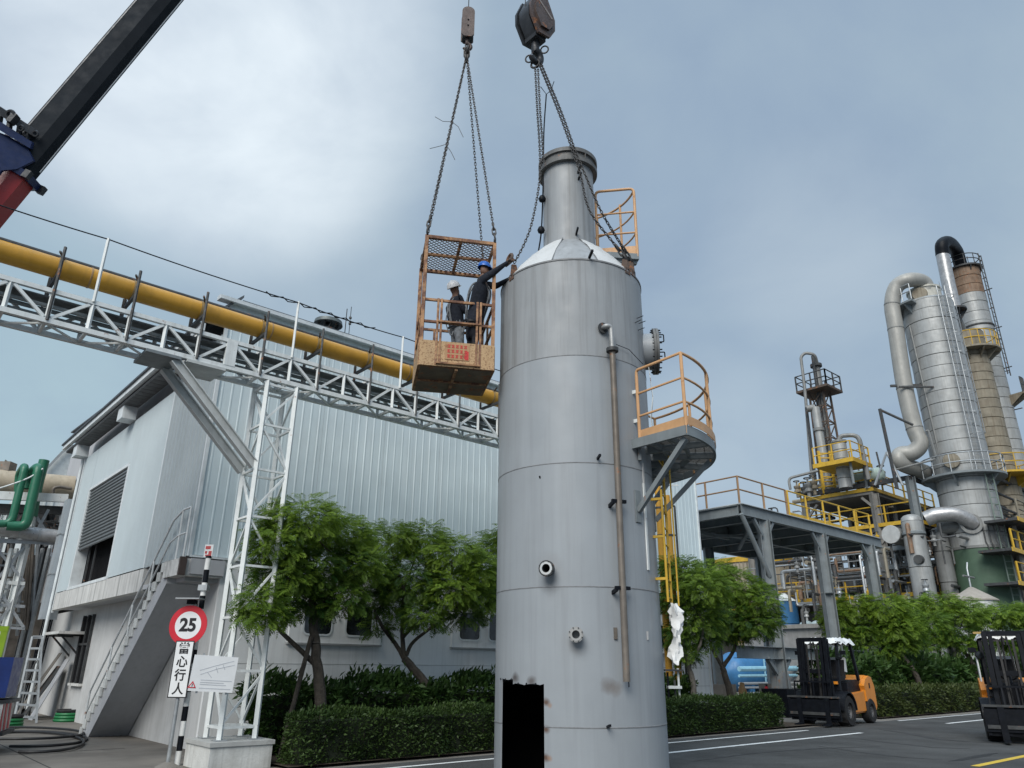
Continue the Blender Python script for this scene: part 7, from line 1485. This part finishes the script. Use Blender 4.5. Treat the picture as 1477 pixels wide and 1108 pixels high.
    for z in (.22, .74): B('carriage_bar', MB().box(x3(.74, 0, z), (.07, 1.5, .12)), black)
    for y in (-.72, -.36, 0, .36, .72): B('carriage_plate', MB().box(x3(.78, y, .48), (.05, .16 if abs(y) < .7 else .06, .62)), black)
    B('carriage_guard', MB().box(x3(.83, 0, .5), (.04, 1.56, .5)), black); B('carriage_top_edge', MB().box(x3(.8, 0, .82), (.14, 1.58, .05)), darksteel); B('carriage_lower_bar', MB().box(x3(.86, 0, .36), (.05, 1.5, .08)), darksteel)
    B('load_backrest', MB().bar(x3(.66, -.6, 1.25), x3(.66, .6, 1.25), .05), black)
    for y in (-.6, -.3, 0, .3, .6): B('backrest_bar', MB().bar(x3(.72, y, .8), x3(.66, y, 1.25), .035), black)
    for s in (-1, 1): B('fork', MB().prism([x3(.84, s*.42-.07, .8), x3(.9, s*.42-.07, .8), x3(.9, s*.42-.07, .1), x3(1.25, s*.42-.07, .07), x3(1.25, s*.42-.07, .05), x3(.84, s*.42-.07, .05)], x3(0, .14, 0)), black, smooth=False)
    for x, r, w, yy in ((0, .43, .34, .6), (-2.15, .37, .26, .52)):
        for s in (-1, 1):
            ax_ = (Vector((1, 0, 0)), Z, Vector((0, s, 0))); wh = B('wheel', MB().lathe([(r*.52, -w/2), (r*.92, -w/2), (r, -w*.36), (r, w*.36), (r*.92, w/2), (r*.55, w/2), (r*.52, w*.3)], x3(x, s*yy, r), 30, ax=ax_), rubber)
            B('rim', MB().lathe([(0, w*.28), (r*.18, w*.3), (r*.22, w*.16), (r*.45, w*.18), (r*.54, w*.36), (r*.54, -w*.3)], x3(x, s*yy, r), 22, ax=ax_), mat('wheel_rim_grey', (.09, .09, .092), .5, .3) if 'wheel_rim_grey' not in bpy.data.materials else bpy.data.materials['wheel_rim_grey'], wh)
            for i in range(8): a = R(45*i); B('wheel_nut', MB().tube([x3(x+r*.33*math.cos(a), s*(yy+w*.16), r+r*.33*math.sin(a)), x3(x+r*.33*math.cos(a), s*(yy+w*.26), r+r*.33*math.sin(a))], .018, 6), galv, wh)
            if x == 0:
                n = 16
                for i in range(n): a = R(360*i/n); B('tread_lug', MB().box(x3(x+r*math.cos(a), s*yy, r+r*math.sin(a)), (.03, w*.82, .05), (Vector((math.cos(a), 0, math.sin(a))), Vector((0, 1, 0)), Vector((-math.sin(a), 0, math.cos(a))))), rubber, wh)
                m_ = MB(); P_ = [(math.cos(R(a)), math.sin(R(a))) for a in range(0, 181, 18)]; m_.prism([x3(.52*c_, s*(yy-.17), .46+.52*s_) for c_, s_ in P_]+[x3(.48*c_, s*(yy-.17), .46+.48*s_) for c_, s_ in reversed(P_)], x3(0, s*.36, 0)); B('mudguard', m_, black)
    B('axle', MB().tube([x3(0, -.5, .43), x3(0, .5, .43)], .12, 10), black); B('axle', MB().tube([x3(-2.15, -.45, .37), x3(-2.15, .45, .37)], .09, 10), black)
    B('exhaust_pipe', MB().tube([x3(-1.9, -.4, 1.3), x3(-1.75, -.4, 2.0)], .035, 8), darksteel)
    return t
fl1 = forklift('near-centre orange and black forklift with wrinkled white canvas roof', Vector((9.82, 24.97, .005)), R(-133.8))
fl2 = dup(fl1, Vector((12.5, 19.75, .005)), R(-118), 'black-fronted forklift cut off by the right picture edge')
pn = part('side_screen', MB().prism([Vector((-.1, -.66, z_))+Vector((x_, 0, 0)) for x_, z_ in ((0, 1.35), (.02, 1.62), (-.06, 1.85), (-.18, 2.0), (-.34, 2.02), (-.34, 1.35))], Vector((0, .03, 0))), whitecloth, fl2, local=True)
part('roof_strip', MB().box(Vector((-.14, 0, 2.52)), (.06, 1.24, .05)), mat('straw_strip', (.4, .28, .1), .7), fl2, local=True)
